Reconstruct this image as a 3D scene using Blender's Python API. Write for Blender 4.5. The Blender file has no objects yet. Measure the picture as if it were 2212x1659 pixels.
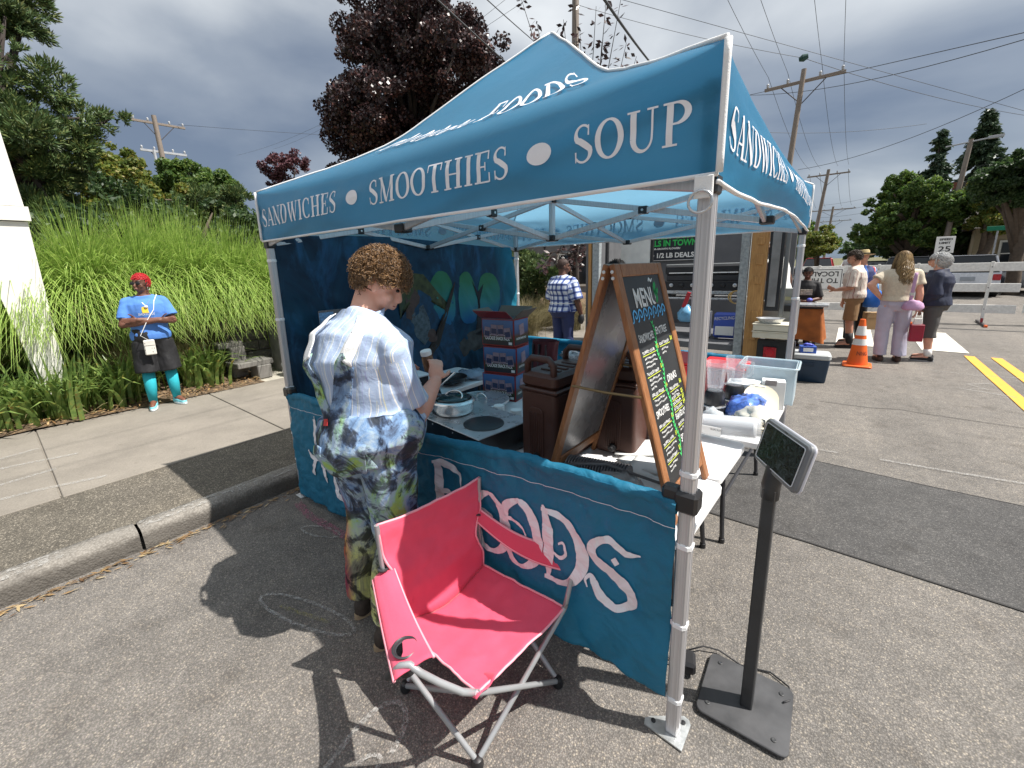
import bpy, math, random
import numpy as np
from mathutils import Vector, Matrix, noise
random.seed(7); rng = np.random.default_rng(7)
scene = bpy.context.scene
COL = scene.collection
R = math.radians
# ---------------------------------------------------------------- camera
cd = bpy.data.cameras.new('camera'); cam = bpy.data.objects.new('camera', cd); COL.objects.link(cam)
yaw, pit, roll = 0.6893, 0.2078, -0.0313
_f = Vector((-math.sin(yaw)*math.cos(pit), math.cos(yaw)*math.cos(pit), -math.sin(pit)))
_r = Vector((math.cos(yaw), math.sin(yaw), 0)); _u = _r.cross(_f)
_r2 = math.cos(roll)*_r + math.sin(roll)*_u; _u2 = -math.sin(roll)*_r + math.cos(roll)*_u
m = Matrix((_r2, _u2, -_f)).transposed().to_4x4(); m.translation = (0.3506, -1.3902, 1.7799)
cam.matrix_world = m
cd.sensor_width = 36; cd.lens = 910.8246/2212*36; cd.shift_x = 0.00942; cd.shift_y = -0.0267
cd.clip_start = 0.05; cd.clip_end = 6000
scene.camera = cam
# ---------------------------------------------------------------- sky and sun
SUN_AZ, SUN_EL = R(24), R(57)
SUN = Vector((math.cos(SUN_EL)*math.cos(SUN_AZ), math.cos(SUN_EL)*math.sin(SUN_AZ), math.sin(SUN_EL)))
w = bpy.data.worlds.new('World'); scene.world = w; w.use_nodes = True
nt = w.node_tree; nt.nodes.clear()
def N(t, **k):
    n = nt.nodes.new(t)
    for a, b in k.items(): setattr(n, a, b)
    return n
out = N('ShaderNodeOutputWorld'); bg = N('ShaderNodeBackground'); bg.inputs[1].default_value = 0.1
sky = N('ShaderNodeTexSky', sky_type='NISHITA', sun_disc=False); sky.sun_elevation = SUN_EL; sky.sun_rotation = math.pi/2-SUN_AZ
tc = N('ShaderNodeTexCoord'); sep = N('ShaderNodeSeparateXYZ')
mp = N('ShaderNodeMapping'); mp.inputs['Scale'].default_value = (1.0, 1.0, 2.7); mp.inputs['Location'].default_value = (9.9, 8.1, 0.7); mp.inputs['Rotation'].default_value = (0.1, -.12, .4)
n1 = N('ShaderNodeTexNoise'); n1.inputs['Scale'].default_value = 1.45; n1.inputs['Detail'].default_value = 7; n1.inputs['Roughness'].default_value = .45; n1.inputs['Distortion'].default_value = .25
L = nt.links.new
L(tc.outputs['Generated'], mp.inputs[0]); L(mp.outputs[0], n1.inputs[0]); L(tc.outputs['Generated'], sep.inputs[0])
mr = N('ShaderNodeMapRange'); mr.inputs[1].default_value = 0.08; mr.inputs[2].default_value = 0.75; mr.inputs[3].default_value = -0.11; mr.inputs[4].default_value = 0.17
L(sep.outputs[2], mr.inputs[0])
ad = N('ShaderNodeMath', operation='ADD'); L(n1.outputs[0], ad.inputs[0]); L(mr.outputs[0], ad.inputs[1])
cr = N('ShaderNodeValToRGB'); e = cr.color_ramp.elements
e[0].position = .36; e[0].color = (1.1, 1.4, 1.95, 1); e[1].position = .69; e[1].color = (5.9, 6.1, 6.2, 1)
x = e.new(.47); x.color = (2.1, 2.4, 2.85, 1); x = e.new(.58); x.color = (3.9, 4.15, 4.4, 1)
L(ad.outputs[0], cr.inputs[0])
mx = N('ShaderNodeMixRGB'); mx.inputs[0].default_value = .9; L(sky.outputs[0], mx.inputs[1]); L(cr.outputs[0], mx.inputs[2])
L(mx.outputs[0], bg.inputs[0]); L(bg.outputs[0], out.inputs[0])
sl = bpy.data.lights.new('sun', 'SUN'); so = bpy.data.objects.new('sun', sl); COL.objects.link(so)
sl.energy = 4.6; sl.angle = R(0.55); sl.color = (1, .955, .89)
so.rotation_euler = (-SUN).to_track_quat('-Z', 'Y').to_euler(); so.location = (5, 5, 20)
vs = scene.view_settings; vs.view_transform = 'Standard'; vs.look = 'None'; vs.gamma = 1; vs.use_curve_mapping = False; vs.exposure = 0.70
# ---------------------------------------------------------------- helpers
class MB:
    def __init__(s): s.v = []; s.f = []; s.m = []
    def add(s, vs, fs, mi=0):
        o = len(s.v); s.v += [tuple(p) for p in vs]; s.f += [tuple(i+o for i in f) for f in fs]; s.m += [mi]*len(fs); return s
    def box(s, c, d, rot=None, b=None, mi=0):
        """chamfered box: centre, full size, rotation (z angle or Matrix)"""
        hx, hy, hz = d[0]/2, d[1]/2, d[2]/2
        if b is None: b = min(0.006, 0.18*min(d))
        M3 = Matrix.Rotation(rot, 3, 'Z') if isinstance(rot, (int, float)) else rot
        V = []; idx = {}
        for sx in (-1, 1):
            for sy in (-1, 1):
                for sz in (-1, 1):
                    for a in range(3):
                        p = [sx*(hx-b), sy*(hy-b), sz*(hz-b)]; h = (hx, hy, hz)[a]; p[a] = (sx, sy, sz)[a]*h
                        idx[sx, sy, sz, a] = len(V); V.append(p)
        F = []
        for a in range(3):
            u, w_ = (a+1) % 3, (a+2) % 3
            for sg in (-1, 1):
                q = []
                for (p1, p2) in ((-1, -1), (1, -1), (1, 1), (-1, 1)):
                    k = [0, 0, 0]; k[a] = sg; k[u] = p1; k[w_] = p2; q.append(idx[k[0], k[1], k[2], a])
                F.append(q if sg > 0 else q[::-1])
        for a in range(3):
            u, w_ = (a+1) % 3, (a+2) % 3
            for p1 in (-1, 1):
                for p2 in (-1, 1):
                    k0 = [0, 0, 0]; k0[a] = -1; k0[u] = p1; k0[w_] = p2; k1 = k0[:]; k1[a] = 1
                    q = [idx[*k0, u], idx[*k1, u], idx[*k1, w_], idx[*k0, w_]]
                    F.append(q if p1*p2 < 0 else q[::-1])
        for sx in (-1, 1):
            for sy in (-1, 1):
                for sz in (-1, 1):
                    q = [idx[sx, sy, sz, 0], idx[sx, sy, sz, 1], idx[sx, sy, sz, 2]]
                    F.append(q if sx*sy*sz > 0 else q[::-1])
        C = Vector(c)
        if M3 is not None: V = [C + M3 @ Vector(p) for p in V]
        else: V = [C + Vector(p) for p in V]
        return s.add(V, F, mi)
    def tube(s, pts, r, n=8, caps=True, mi=0, sq=1.0, closed=False):
        pts = [Vector(p) for p in pts]; k = len(pts)
        rs = r if isinstance(r, (list, tuple)) else [r]*k
        V = []; F = []; nrm = None
        for i, p in enumerate(pts):
            if closed: t = pts[(i+1) % k]-pts[i-1]
            else: t = (pts[min(i+1, k-1)]-pts[max(i-1, 0)])
            if t.length < 1e-9: t = Vector((0, 0, 1))
            t.normalize()
            if nrm is None:
                a = Vector((0, 0, 1)) if abs(t.z) < .9 else Vector((1, 0, 0)); nrm = (a - t*a.dot(t)).normalized()
            else:
                nrm = nrm - t*nrm.dot(t)
                nrm = nrm.normalized() if nrm.length > 1e-6 else t.orthogonal().normalized()
            b = t.cross(nrm)
            for j in range(n):
                a = 2*math.pi*(j+.5)/n; V.append(p + (nrm*math.cos(a)*sq + b*math.sin(a))*rs[i])
        for i in range(k if closed else k-1):
            i2 = (i+1) % k
            for j in range(n):
                j2 = (j+1) % n; F.append((i*n+j, i*n+j2, i2*n+j2, i2*n+j))
        if caps and not closed: F.append(tuple(range(n))[::-1]); F.append(tuple((k-1)*n+j for j in range(n)))
        return s.add(V, F, mi)
    def bar(s, a, b, w_, h=None, mi=0):
        """square tube between two points"""
        h = h or w_; a = Vector(a); b = Vector(b); t = (b-a).normalized()
        up = Vector((0, 0, 1)) if abs(t.z) < .95 else Vector((0, 1, 0))
        x_ = t.cross(up).normalized(); z_ = x_.cross(t)
        M3 = Matrix((x_, t, z_)).transposed()
        return s.box((a+b)/2, (w_, (b-a).length, h), M3, mi=mi)
    def lathe(s, prof, c=(0, 0, 0), n=20, rot=None, mi=0, sc=(1, 1)):
        V = []; F = []; k = len(prof); C = Vector(c)
        for (r, z) in prof:
            for j in range(n):
                a = 2*math.pi*j/n; p = Vector((r*math.cos(a)*sc[0], r*math.sin(a)*sc[1], z))
                V.append(C + (rot @ p if rot is not None else p))
        for i in range(k-1):
            for j in range(n):
                j2 = (j+1) % n; F.append((i*n+j, i*n+j2, (i+1)*n+j2, (i+1)*n+j))
        if prof[0][0] > 1e-6: F.append(tuple(range(n))[::-1])
        if prof[-1][0] > 1e-6: F.append(tuple((k-1)*n+j for j in range(n)))
        return s.add(V, F, mi)
    def grid(s, fn, nu, nv, mi=0, flip=False):
        V = [fn(i/nu, j/nv) for j in range(nv+1) for i in range(nu+1)]; F = []
        for j in range(nv):
            for i in range(nu):
                a = j*(nu+1)+i; q = (a, a+1, a+nu+2, a+nu+1); F.append(q[::-1] if flip else q)
        return s.add(V, F, mi)
    def sheet(s, fn, nu, nv, th, mi=0):
        """surface with thickness: fn(u,v)->Vector"""
        P = [[Vector(fn(i/nu, j/nv)) for i in range(nu+1)] for j in range(nv+1)]
        Q = []
        for j in range(nv+1):
            row = []
            for i in range(nu+1):
                du = P[j][min(i+1, nu)]-P[j][max(i-1, 0)]; dv = P[min(j+1, nv)][i]-P[max(j-1, 0)][i]
                n = du.cross(dv); n = n.normalized() if n.length > 1e-9 else Vector((0, 0, 1)); row.append(P[j][i]-n*th)
            Q.append(row)
        V = [p for r_ in P for p in r_]+[p for r_ in Q for p in r_]; o = (nu+1)*(nv+1); F = []
        for j in range(nv):
            for i in range(nu):
                a = j*(nu+1)+i; F.append((a, a+1, a+nu+2, a+nu+1)); F.append((o+a, o+a+nu+1, o+a+nu+2, o+a+1))
        ed = [(i, i+1) for i in range(nu)]+[(j*(nu+1)+nu, (j+1)*(nu+1)+nu) for j in range(nv)]+[(nv*(nu+1)+i+1, nv*(nu+1)+i) for i in range(nu)]+[((j+1)*(nu+1), j*(nu+1)) for j in range(nv)]
        for a, b in ed: F.append((b, a, o+a, o+b))
        return s.add(V, F, mi)
    def prism(s, poly, z0, z1, M4=None, mi=0):
        """2D polygon extruded z0..z1, optional 4x4 placing"""
        n = len(poly); V = [Vector((p[0], p[1], z0)) for p in poly]+[Vector((p[0], p[1], z1)) for p in poly]
        if M4 is not None: V = [M4 @ p for p in V]
        F = [tuple(range(n))[::-1], tuple(range(n, 2*n))]+[(i, (i+1) % n, n+(i+1) % n, n+i) for i in range(n)]
        return s.add(V, F, mi)
    def ell(s, c, r, rot=None, nu=14, nv=9, mi=0):
        C = Vector(c); V = [C+(rot @ Vector((0, 0, -r[2])) if rot is not None else Vector((0, 0, -r[2])))]
        for j in range(1, nv):
            a = -math.pi/2+math.pi*j/nv
            for i in range(nu):
                b = 2*math.pi*i/nu; p = Vector((r[0]*math.cos(a)*math.cos(b), r[1]*math.cos(a)*math.sin(b), r[2]*math.sin(a)))
                V.append(C+(rot @ p if rot is not None else p))
        V.append(C+(rot @ Vector((0, 0, r[2])) if rot is not None else Vector((0, 0, r[2])))); F = []
        for i in range(nu):
            F.append((0, 1+(i+1) % nu, 1+i)); F.append((len(V)-1, 1+(nv-2)*nu+i, 1+(nv-2)*nu+(i+1) % nu))
        for j in range(nv-2):
            for i in range(nu):
                a = 1+j*nu+i; b = 1+j*nu+(i+1) % nu; F.append((a, b, b+nu, a+nu))
        return s.add(V, F, mi)
    def cap(s, a, b, ra, rb, n=12, mi=0):
        """closed tapered capsule"""
        a = Vector(a); b = Vector(b); t = (b-a); L_ = t.length; t = t.normalized() if L_ > 1e-6 else Vector((0, 0, 1))
        pts = []; rs = []
        for q in (-.98, -.8, -.45, 0): pts.append(a+t*ra*q); rs.append(ra*math.sqrt(max(0, 1-q*q))+1e-4)
        for q in (0, .45, .8, .98): pts.append(b+t*rb*q); rs.append(rb*math.sqrt(max(0, 1-q*q))+1e-4)
        return s.tube(pts, rs, n=n, mi=mi)
    def mesh(s, name, mats, off=None):
        me = bpy.data.meshes.new(name)
        V = s.v if off is None else [(p[0]-off[0], p[1]-off[1], p[2]-off[2]) for p in s.v]
        me.from_pydata([tuple(p) for p in V], [], s.f)
        for m_ in (mats if isinstance(mats, (list, tuple)) else [mats]): me.materials.append(m_)
        if any(s.m): me.polygons.foreach_set('material_index', s.m)
        return me
    def build(s, name, mats, parent=None, smooth=False, local=False):
        off = None if local else rootloc(parent)
        me = s.mesh(name, mats, off)
        if smooth:
            me.polygons.foreach_set('use_smooth', [True]*len(me.polygons))
            if isinstance(smooth, (float, int)) and smooth is not True: me.set_sharp_from_angle(angle=R(smooth))
        return link(name, me, parent)
def rootloc(p):
    if p is None: return None
    while p.parent: p = p.parent
    return p.location if (p.location.length > 0) else None
def link(name, me, parent=None):
    o = bpy.data.objects.new(name, me); COL.objects.link(o)
    if parent is not None: o.parent = parent
    return o
def tag(o, label=None, cat=None, group=None, kind=None):
    for k, v in (('label', label), ('category', cat), ('group', group), ('kind', kind)):
        if v: o[k] = v
    return o
def thing(name, label, cat, loc=(0, 0, 0), rz=0, group=None):
    o = bpy.data.objects.new(name, None); COL.objects.link(o); o.location = loc; o.rotation_euler = (0, 0, rz); o.empty_display_size = .1
    return tag(o, label, cat, group)
def copy_tree(o, parent=None):
    c = o.copy(); COL.objects.link(c); c.parent = parent
    for ch in list(o.children): copy_tree(ch, c)
    return c
def npmesh(name, V, nper, mat, parent=None, smooth=False):
    """V: (k,nper,3) array of separate polygons"""
    V = np.asarray(V, dtype=np.float32); k = V.shape[0]
    off = rootloc(parent)
    if off is not None: V = V-np.array(off, dtype=np.float32)
    me = bpy.data.meshes.new(name); me.vertices.add(k*nper); me.vertices.foreach_set('co', V.ravel())
    me.loops.add(k*nper); me.loops.foreach_set('vertex_index', np.arange(k*nper, dtype=np.int32))
    me.polygons.add(k); me.polygons.foreach_set('loop_start', np.arange(0, k*nper, nper, dtype=np.int32))
    me.polygons.foreach_set('loop_total', np.full(k, nper, dtype=np.int32)); me.update(calc_edges=True)
    me.materials.append(mat); return link(name, me, parent)
def gridmesh(name, V, F, mat, parent=None, smooth=True):
    """V (n,3) array, F (m,4) array"""
    V = np.asarray(V, dtype=np.float32); F = np.asarray(F, dtype=np.int32); off = rootloc(parent)
    if off is not None: V = V-np.array(off, dtype=np.float32)
    me = bpy.data.meshes.new(name); me.vertices.add(len(V)); me.vertices.foreach_set('co', V.ravel())
    q = F.shape[1]; me.loops.add(F.size); me.loops.foreach_set('vertex_index', F.ravel()); me.polygons.add(len(F))
    me.polygons.foreach_set('loop_start', np.arange(0, F.size, q, dtype=np.int32)); me.polygons.foreach_set('loop_total', np.full(len(F), q, dtype=np.int32))
    me.update(calc_edges=True)
    if smooth: me.polygons.foreach_set('use_smooth', np.ones(len(F), dtype=bool))
    me.materials.append(mat); return link(name, me, parent)
# ---- materials
class NT:
    def __init__(s, name):
        s.m = bpy.data.materials.new(name); s.m.use_nodes = True; s.t = s.m.node_tree
        s.p = s.t.nodes['Principled BSDF']; s.o = s.t.nodes['Material Output']; s.tc = None
    def n(s, t, ins=None, **k):
        nd = s.t.nodes.new(t)
        for a, b in k.items(): setattr(nd, a, b)
        for a, b in (ins or {}).items():
            if isinstance(b, bpy.types.NodeSocket): s.t.links.new(b, nd.inputs[a])
            else: nd.inputs[a].default_value = b
        return nd
    def l(s, a, b): s.t.links.new(a, b)
    def obj(s):
        if s.tc is None: s.tc = s.t.nodes.new('ShaderNodeTexCoord')
        return s.tc.outputs['Object']
    def noise(s, scale, detail=4, rough=.55, vec=None, dist=0, sc3=None):
        v = vec or s.obj()
        if sc3: v = s.n('ShaderNodeMapping', {0: v, 'Scale': sc3}).outputs[0]
        return s.n('ShaderNodeTexNoise', {'Vector': v, 'Scale': scale, 'Detail': detail, 'Roughness': rough, 'Distortion': dist}).outputs[0]
    def ramp(s, fac, stops, interp='LINEAR'):
        r = s.n('ShaderNodeValToRGB', {0: fac}); r.color_ramp.interpolation = interp; e_ = r.color_ramp.elements
        while len(e_) < len(stops): e_.new(.5)
        for q, (p, c) in zip(e_, stops): q.position = p; q.color = (*c, 1) if len(c) == 3 else c
        return r.outputs[0]
    def mix(s, f, a, b, bt='MIX'):
        n = s.n('ShaderNodeMixRGB', blend_type=bt)
        for i, q in enumerate((f, a, b)):
            if isinstance(q, bpy.types.NodeSocket): s.l(q, n.inputs[i])
            elif isinstance(q, (int, float)): n.inputs[i].default_value = q if i == 0 else (q, q, q, 1)
            else: n.inputs[i].default_value = (*q, 1)
        return n.outputs[0]
    def math(s, op, a, b=0.0, c=0.0):
        n = s.n('ShaderNodeMath', operation=op)
        for i, q in enumerate((a, b, c)):
            if isinstance(q, bpy.types.NodeSocket): s.l(q, n.inputs[i])
            else: n.inputs[i].default_value = q
        return n.outputs[0]
    def bump(s, h, strength=.3, dist=.01):
        b = s.n('ShaderNodeBump', {'Height': h, 'Strength': strength, 'Distance': dist}); s.l(b.outputs[0], s.p.inputs['Normal']); return b
def mat(name, col, rough=.6, metal=0., var=.12, scale=6., bump=0., bscale=40., spec=None, trans=0., alpha=None, emit=0., coat=0., translucent=0.):
    t = NT(name); p = t.p
    if var > 0:
        nz = t.noise(scale, 5)
        lo = tuple(c*(1-var) for c in col); hi = tuple(min(1, c*(1+var)) for c in col)
        c = t.ramp(nz, [(.3, lo), (.7, hi)]); t.l(c, p.inputs['Base Color'])
        rr = t.n('ShaderNodeMapRange', {0: nz, 1: .3, 2: .7, 3: max(0, rough-.08), 4: min(1, rough+.08)}).outputs[0]; t.l(rr, p.inputs['Roughness'])
    else: p.inputs['Base Color'].default_value = (*col, 1); p.inputs['Roughness'].default_value = rough
    p.inputs['Metallic'].default_value = metal
    if spec is not None: p.inputs['Specular IOR Level'].default_value = spec
    if trans: p.inputs['Transmission Weight'].default_value = trans
    if alpha is not None: p.inputs['Alpha'].default_value = alpha
    if coat: p.inputs['Coat Weight'].default_value = coat; p.inputs['Coat Roughness'].default_value = .1
    if emit: p.inputs['Emission Color'].default_value = (*col, 1); p.inputs['Emission Strength'].default_value = emit
    if bump: t.bump(t.noise(bscale, 3), bump, .01)
    if translucent:
        tr = t.n('ShaderNodeBsdfTranslucent', {0: (*[min(1, c*1.25+.02) for c in col], 1)})
        mxs = t.n('ShaderNodeMixShader', {0: translucent}); t.l(p.outputs[0], mxs.inputs[1]); t.l(tr.outputs[0], mxs.inputs[2]); t.l(mxs.outputs[0], t.o.inputs[0])
    return t.m
def fbm(p, s=1.0, o=3):
    return noise.fractal(Vector(p)*s, 1.0, 2.0, o, noise_basis='PERLIN_ORIGINAL')
# ---- lettering: own serif letters from strokes, (points, widths); unit cap height 1
def arc(cx, cy, rx, ry, a0, a1, n=14): return [(cx+rx*math.cos(R(a0+(a1-a0)*i/n)), cy+ry*math.sin(R(a0+(a1-a0)*i/n))) for i in range(n+1)]
def aw(a0, a1, thick, thin, n=14): return [thin+(thick-thin)*abs(math.cos(R(a0+(a1-a0)*i/n)))**1.3 for i in range(n+1)]
TK, TN = .165, .05
def bar_(x0, y0, x1, y1, w_=TK): return ([(x0, y0), (x1, y1)], [w_, w_])
def ser(x0, x1, y): return ([(x0, y), (x1, y)], [.05, .05])
def S_(x0=.30):
    up = arc(.31, .735, .235, .235, 35, 270, 14)+[(.36, .49)]
    lo = arc(.31, .27, .26, .245, 90, -145, 14)
    pts = arc(.31, .745, .22, .23, 40, 215, 12)+[(.22, .575), (.33, .50), (.44, .42)]+arc(.30, .265, .24, .24, 20, -150, 12)
    k = len(pts); wd = [TN+(TK*1.05-TN)*math.exp(-((i/(k-1)-.5)/.2)**2) for i in range(k)]
    wd = [max(q, .06) for q in wd]
    return (.62, [(pts, wd), ([(.485, .97), (.485, .70)], [.03, .05]), ([(.085, .03), (.085, .31)], [.03, .05])])
GL = {
 'S': S_(),
 'A': (.80, [([(.08, 0), (.40, 1)], [.05, .05]), ([(.70, 0), (.40, 1)], [TK, TK*.9]), bar_(.20, .33, .58, .33, .05), ser(0, .22, .025), ser(.55, .84, .025)]),
 'N': (.86, [bar_(.15, 0, .15, 1, .05), bar_(.71, 0, .71, 1, .05), ([(.13, 1), (.71, 0)], [TK, TK]), ser(.02, .28, .025), ser(0, .2, .975), ser(.58, .84, .975)]),
 'D': (.82, [bar_(.19, 0, .19, 1), (arc(.34, .5, .38, .475, 90, -90), aw(90, -90, TK, .05)), bar_(.1, .025, .36, .025, .05), bar_(.1, .975, .36, .975, .05), ser(.03, .2, .025), ser(.03, .2, .975)]),
 'W': (1.10, [([(.12, 1), (.36, 0)], [TK, TK*.8]), ([(.36, 0), (.56, 1)], [.05, .05]), ([(.52, 1), (.76, 0)], [TK, TK*.8]), ([(.76, 0), (1.0, 1)], [.05, .05]), ser(0, .28, .975), ser(.42, .66, .975), ser(.9, 1.1, .975)]),
 'I': (.40, [bar_(.2, 0, .2, 1), ser(.03, .37, .025), ser(.03, .37, .975)]),
 'C': (.76, [(arc(.42, .5, .34, .475, 48, 312, 22), aw(48, 312, TK, .05, 22)), ([(.66, .97), (.66, .66)], [.03, .06]), ([(.66, .04), (.66, .2)], [.03, .03])]),
 'H': (.90, [bar_(.2, 0, .2, 1), bar_(.70, 0, .70, 1), bar_(.2, .5, .7, .5, .05), ser(.03, .37, .025), ser(.03, .37, .975), ser(.53, .87, .025), ser(.53, .87, .975)]),
 'E': (.74, [bar_(.19, 0, .19, 1), bar_(.1, .975, .62, .975, .05), bar_(.1, .025, .64, .025, .05), bar_(.2, .51, .48, .51, .05), bar_(.62, .72, .62, .99, .05), bar_(.65, .01, .65, .3, .05), bar_(.48, .38, .48, .64, .045), ser(.03, .2, .025), ser(.03, .2, .975)]),
 'M': (1.06, [bar_(.17, 0, .17, 1, .05), ([(.17, 1), (.51, .04)], [TK*.9, TK*.8]), ([(.51, .02), (.87, 1)], [.05, .05]), bar_(.87, 0, .87, 1, TK), ser(.03, .3, .025), ser(.03, .22, .975), ser(.70, 1.04, .025), ser(.84, 1.04, .975)]),
 'O': (.84, [(arc(.42, .5, .335, .475, 0, 360, 28), aw(0, 360, TK, .055, 28))]),
 'T': (.76, [bar_(.38, 0, .38, 1), bar_(.05, .975, .71, .975, .05), bar_(.05, .72, .05, .99, .045), bar_(.71, .72, .71, .99, .045), ser(.2, .56, .025)]),
 'U': (.88, [([(.2, 1), (.2, .33)], [TK, TK]), (arc(.45, .33, .25, .31, 180, 360), [TK-(TK-.055)*min(1, i/9) for i in range(15)]), ([(.7, .33), (.7, 1)], [.055, .055]), ser(.03, .37, .975), ser(.56, .84, .975)]),
 'P': (.74, [bar_(.2, 0, .2, 1), (arc(.36, .735, .27, .24, 90, -90), aw(90, -90, TK, .05)), bar_(.1, .975, .38, .975, .05), bar_(.2, .495, .38, .495, .05), ser(.03, .4, .025), ser(.03, .2, .975)]),
 'F': (.70, [bar_(.19, 0, .19, 1), bar_(.1, .975, .62, .975, .05), bar_(.2, .51, .48, .51, .05), bar_(.62, .72, .62, .99, .05), bar_(.48, .38, .48, .64, .045), ser(.03, .4, .025)]),
 'L': (.70, [bar_(.19, 0, .19, 1), bar_(.1, .025, .64, .025, .05), bar_(.65, .01, .65, .3, .05), ser(.03, .35, .975), ser(.03, .2, .025)]),
 '*': (.7, [([(.35+.34*math.cos(R(q)), .5) for q in range(180, -1, -15)], [max(.01, .62*math.sin(R(q))) for q in range(180, -1, -15)])]),
 ' ': (.4, []),
}
def strokes_to(mb, strokes, fn, sx, sy, x0, y0, lift0, seg=.06, mi=0):
    """strokes in unit letter space -> quad strips mapped by fn(x,y,lift)"""
    for si, (pts, wd) in enumerate(strokes):
        P = []; W = []
        for i in range(len(pts)-1):
            a, b = Vector(pts[i]), Vector(pts[i+1]); k = max(1, int((b-a).length/seg))
            for j in range(k): P.append(a.lerp(b, j/k)); W.append(wd[i]+(wd[i+1]-wd[i])*j/k)
        P.append(Vector(pts[-1])); W.append(wd[-1]); V = []; F = []; k = len(P)
        closed = (P[0]-P[-1]).length < 1e-4
        for i in range(k):
            t = P[min(i+1, k-1)]-P[max(i-1, 0)]
            if closed and i in (0, k-1): t = P[1]-P[-2]
            t = t.normalized() if t.length > 1e-9 else Vector((1, 0)); n = Vector((-t.y, t.x))*W[i]/2
            for q in (-1, 0, 1):
                p = P[i]+n*q; V.append(fn(x0+p.x*sx, y0+p.y*sy, lift0+si*.00025))
        for i in range(k-1):
            for q in (0, 1): F.append((i*3+q, i*3+q+1, (i+1)*3+q+1, (i+1)*3+q))
        mb.add(V, F, mi)
def serif(mb, text, fn, height, x0, y0, lift=.002, condense=1.0, gap=.06, width=None, parent=None, m_=None):
    W = sum(GL[c][0]+gap for c in text)-gap
    sx = width/W if width else height*condense
    x = x0
    for c in text:
        wdt, st = GL[c]; q = MB() if mb is None else mb; strokes_to(q, st, fn, sx, height, x, y0, lift); x += (wdt+gap)*sx
        if mb is None and st: q.build('dot' if c == '*' else 'letter', m_, parent)
    return x
def textmesh(s_, size=1.0, bold=0.0, sx=1.0):
    """flat mesh (verts, faces) of a string in the built-in face, baseline left at origin"""
    cu = bpy.data.curves.new('t', 'FONT'); cu.body = s_; cu.size = size; cu.offset = bold; cu.resolution_u = 3
    o = bpy.data.objects.new('t', cu); COL.objects.link(o); dg = bpy.context.evaluated_depsgraph_get(); dg.update()
    me = bpy.data.meshes.new_from_object(o.evaluated_get(dg)); V = [(v.co.x*sx, v.co.y) for v in me.vertices]; F = [tuple(p.vertices) for p in me.polygons]
    bpy.data.objects.remove(o); bpy.data.curves.remove(cu); bpy.data.meshes.remove(me)
    return V, F
def sans(mb, s_, fn, size, x0, y0, lift=.002, bold=0., center=False, width=None, mi=0):
    V, F = textmesh(s_, size, bold)
    if not V: return
    mxx = max(p[0] for p in V); k = (width/mxx) if width else 1.0
    ox = x0-(mxx*k/2 if center else 0)
    mb.add([fn(ox+p[0]*k, y0+p[1], lift) for p in V], F, mi)
def plane_fn(o, ux, uy):
    """map x,y,lift -> o + ux*x + uy*y + n*lift"""
    o, ux, uy = Vector(o), Vector(ux).normalized(), Vector(uy).normalized(); n = ux.cross(uy)
    return lambda x_, y_, l_=0: o+ux*x_+uy*y_+n*l_
# ---------------------------------------------------------------- surfaces of the place
def asphalt_mat(name, dark, mid, light, sc=150):
    t = NT(name); v = t.n('ShaderNodeTexVoronoi', {'Vector': t.obj(), 'Scale': sc, 'Randomness': 1.}); col = v.outputs['Color']; hs = t.n('ShaderNodeSeparateColor', {0: col})
    st = t.ramp(hs.outputs[0], [(0, dark), (.55, mid), (.82, mid), (.97, light)])
    edge = t.n('ShaderNodeMapRange', {0: v.outputs['Distance'], 1: .25, 2: .6, 3: 1., 4: .6}).outputs[0]
    big = t.ramp(t.noise(.7, 7, .68), [(.3, (.80, .80, .80)), (.5, (1.0, 1.0, 1.0)), (.7, (1.14, 1.12, 1.09))]); fine = t.ramp(t.noise(9, 4, .6), [(.3, (.85, .85, .85)), (.7, (1.1, 1.1, 1.1))])
    c = t.mix(1., st, edge, 'MULTIPLY'); c = t.mix(1., c, big, 'MULTIPLY'); c = t.mix(1., c, fine, 'MULTIPLY')
    sp = t.ramp(t.noise(3.2, 2), [(.60, (1, 1, 1)), (.72, (.80, .79, .78))]); c = t.mix(1., c, sp, 'MULTIPLY')
    wear = t.ramp(t.noise(1.1, 5, .6, sc3=(1.6, .16, 1)), [(.35, (.88, .88, .88)), (.65, (1.10, 1.09, 1.07))]); c = t.mix(1., c, wear, 'MULTIPLY'); oil = t.ramp(t.noise(1.7, 3, .5, dist=.6), [(.66, (1, 1, 1)), (.76, (.70, .69, .68))]); c = t.mix(1., c, oil, 'MULTIPLY')
    t.l(c, t.p.inputs['Base Color']); t.p.inputs['Roughness'].default_value = .88; t.p.inputs['Specular IOR Level'].default_value = .3
    h = t.math('ADD', t.math('MULTIPLY', v.outputs['Distance'], -1.), t.noise(260, 2)); t.bump(h, .55, .006)
    return t.m
M_ROAD = asphalt_mat('asphalt', (.185, .174, .162), (.25, .230, .211), (.40, .355, .30))
M_PATCH = asphalt_mat('asphalt_patch', (.088, .086, .086), (.125, .121, .119), (.22, .21, .20), 160)
M_STRIP = asphalt_mat('gritty_strip', (.11, .10, .085), (.185, .165, .135), (.38, .34, .28), 130)
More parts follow.
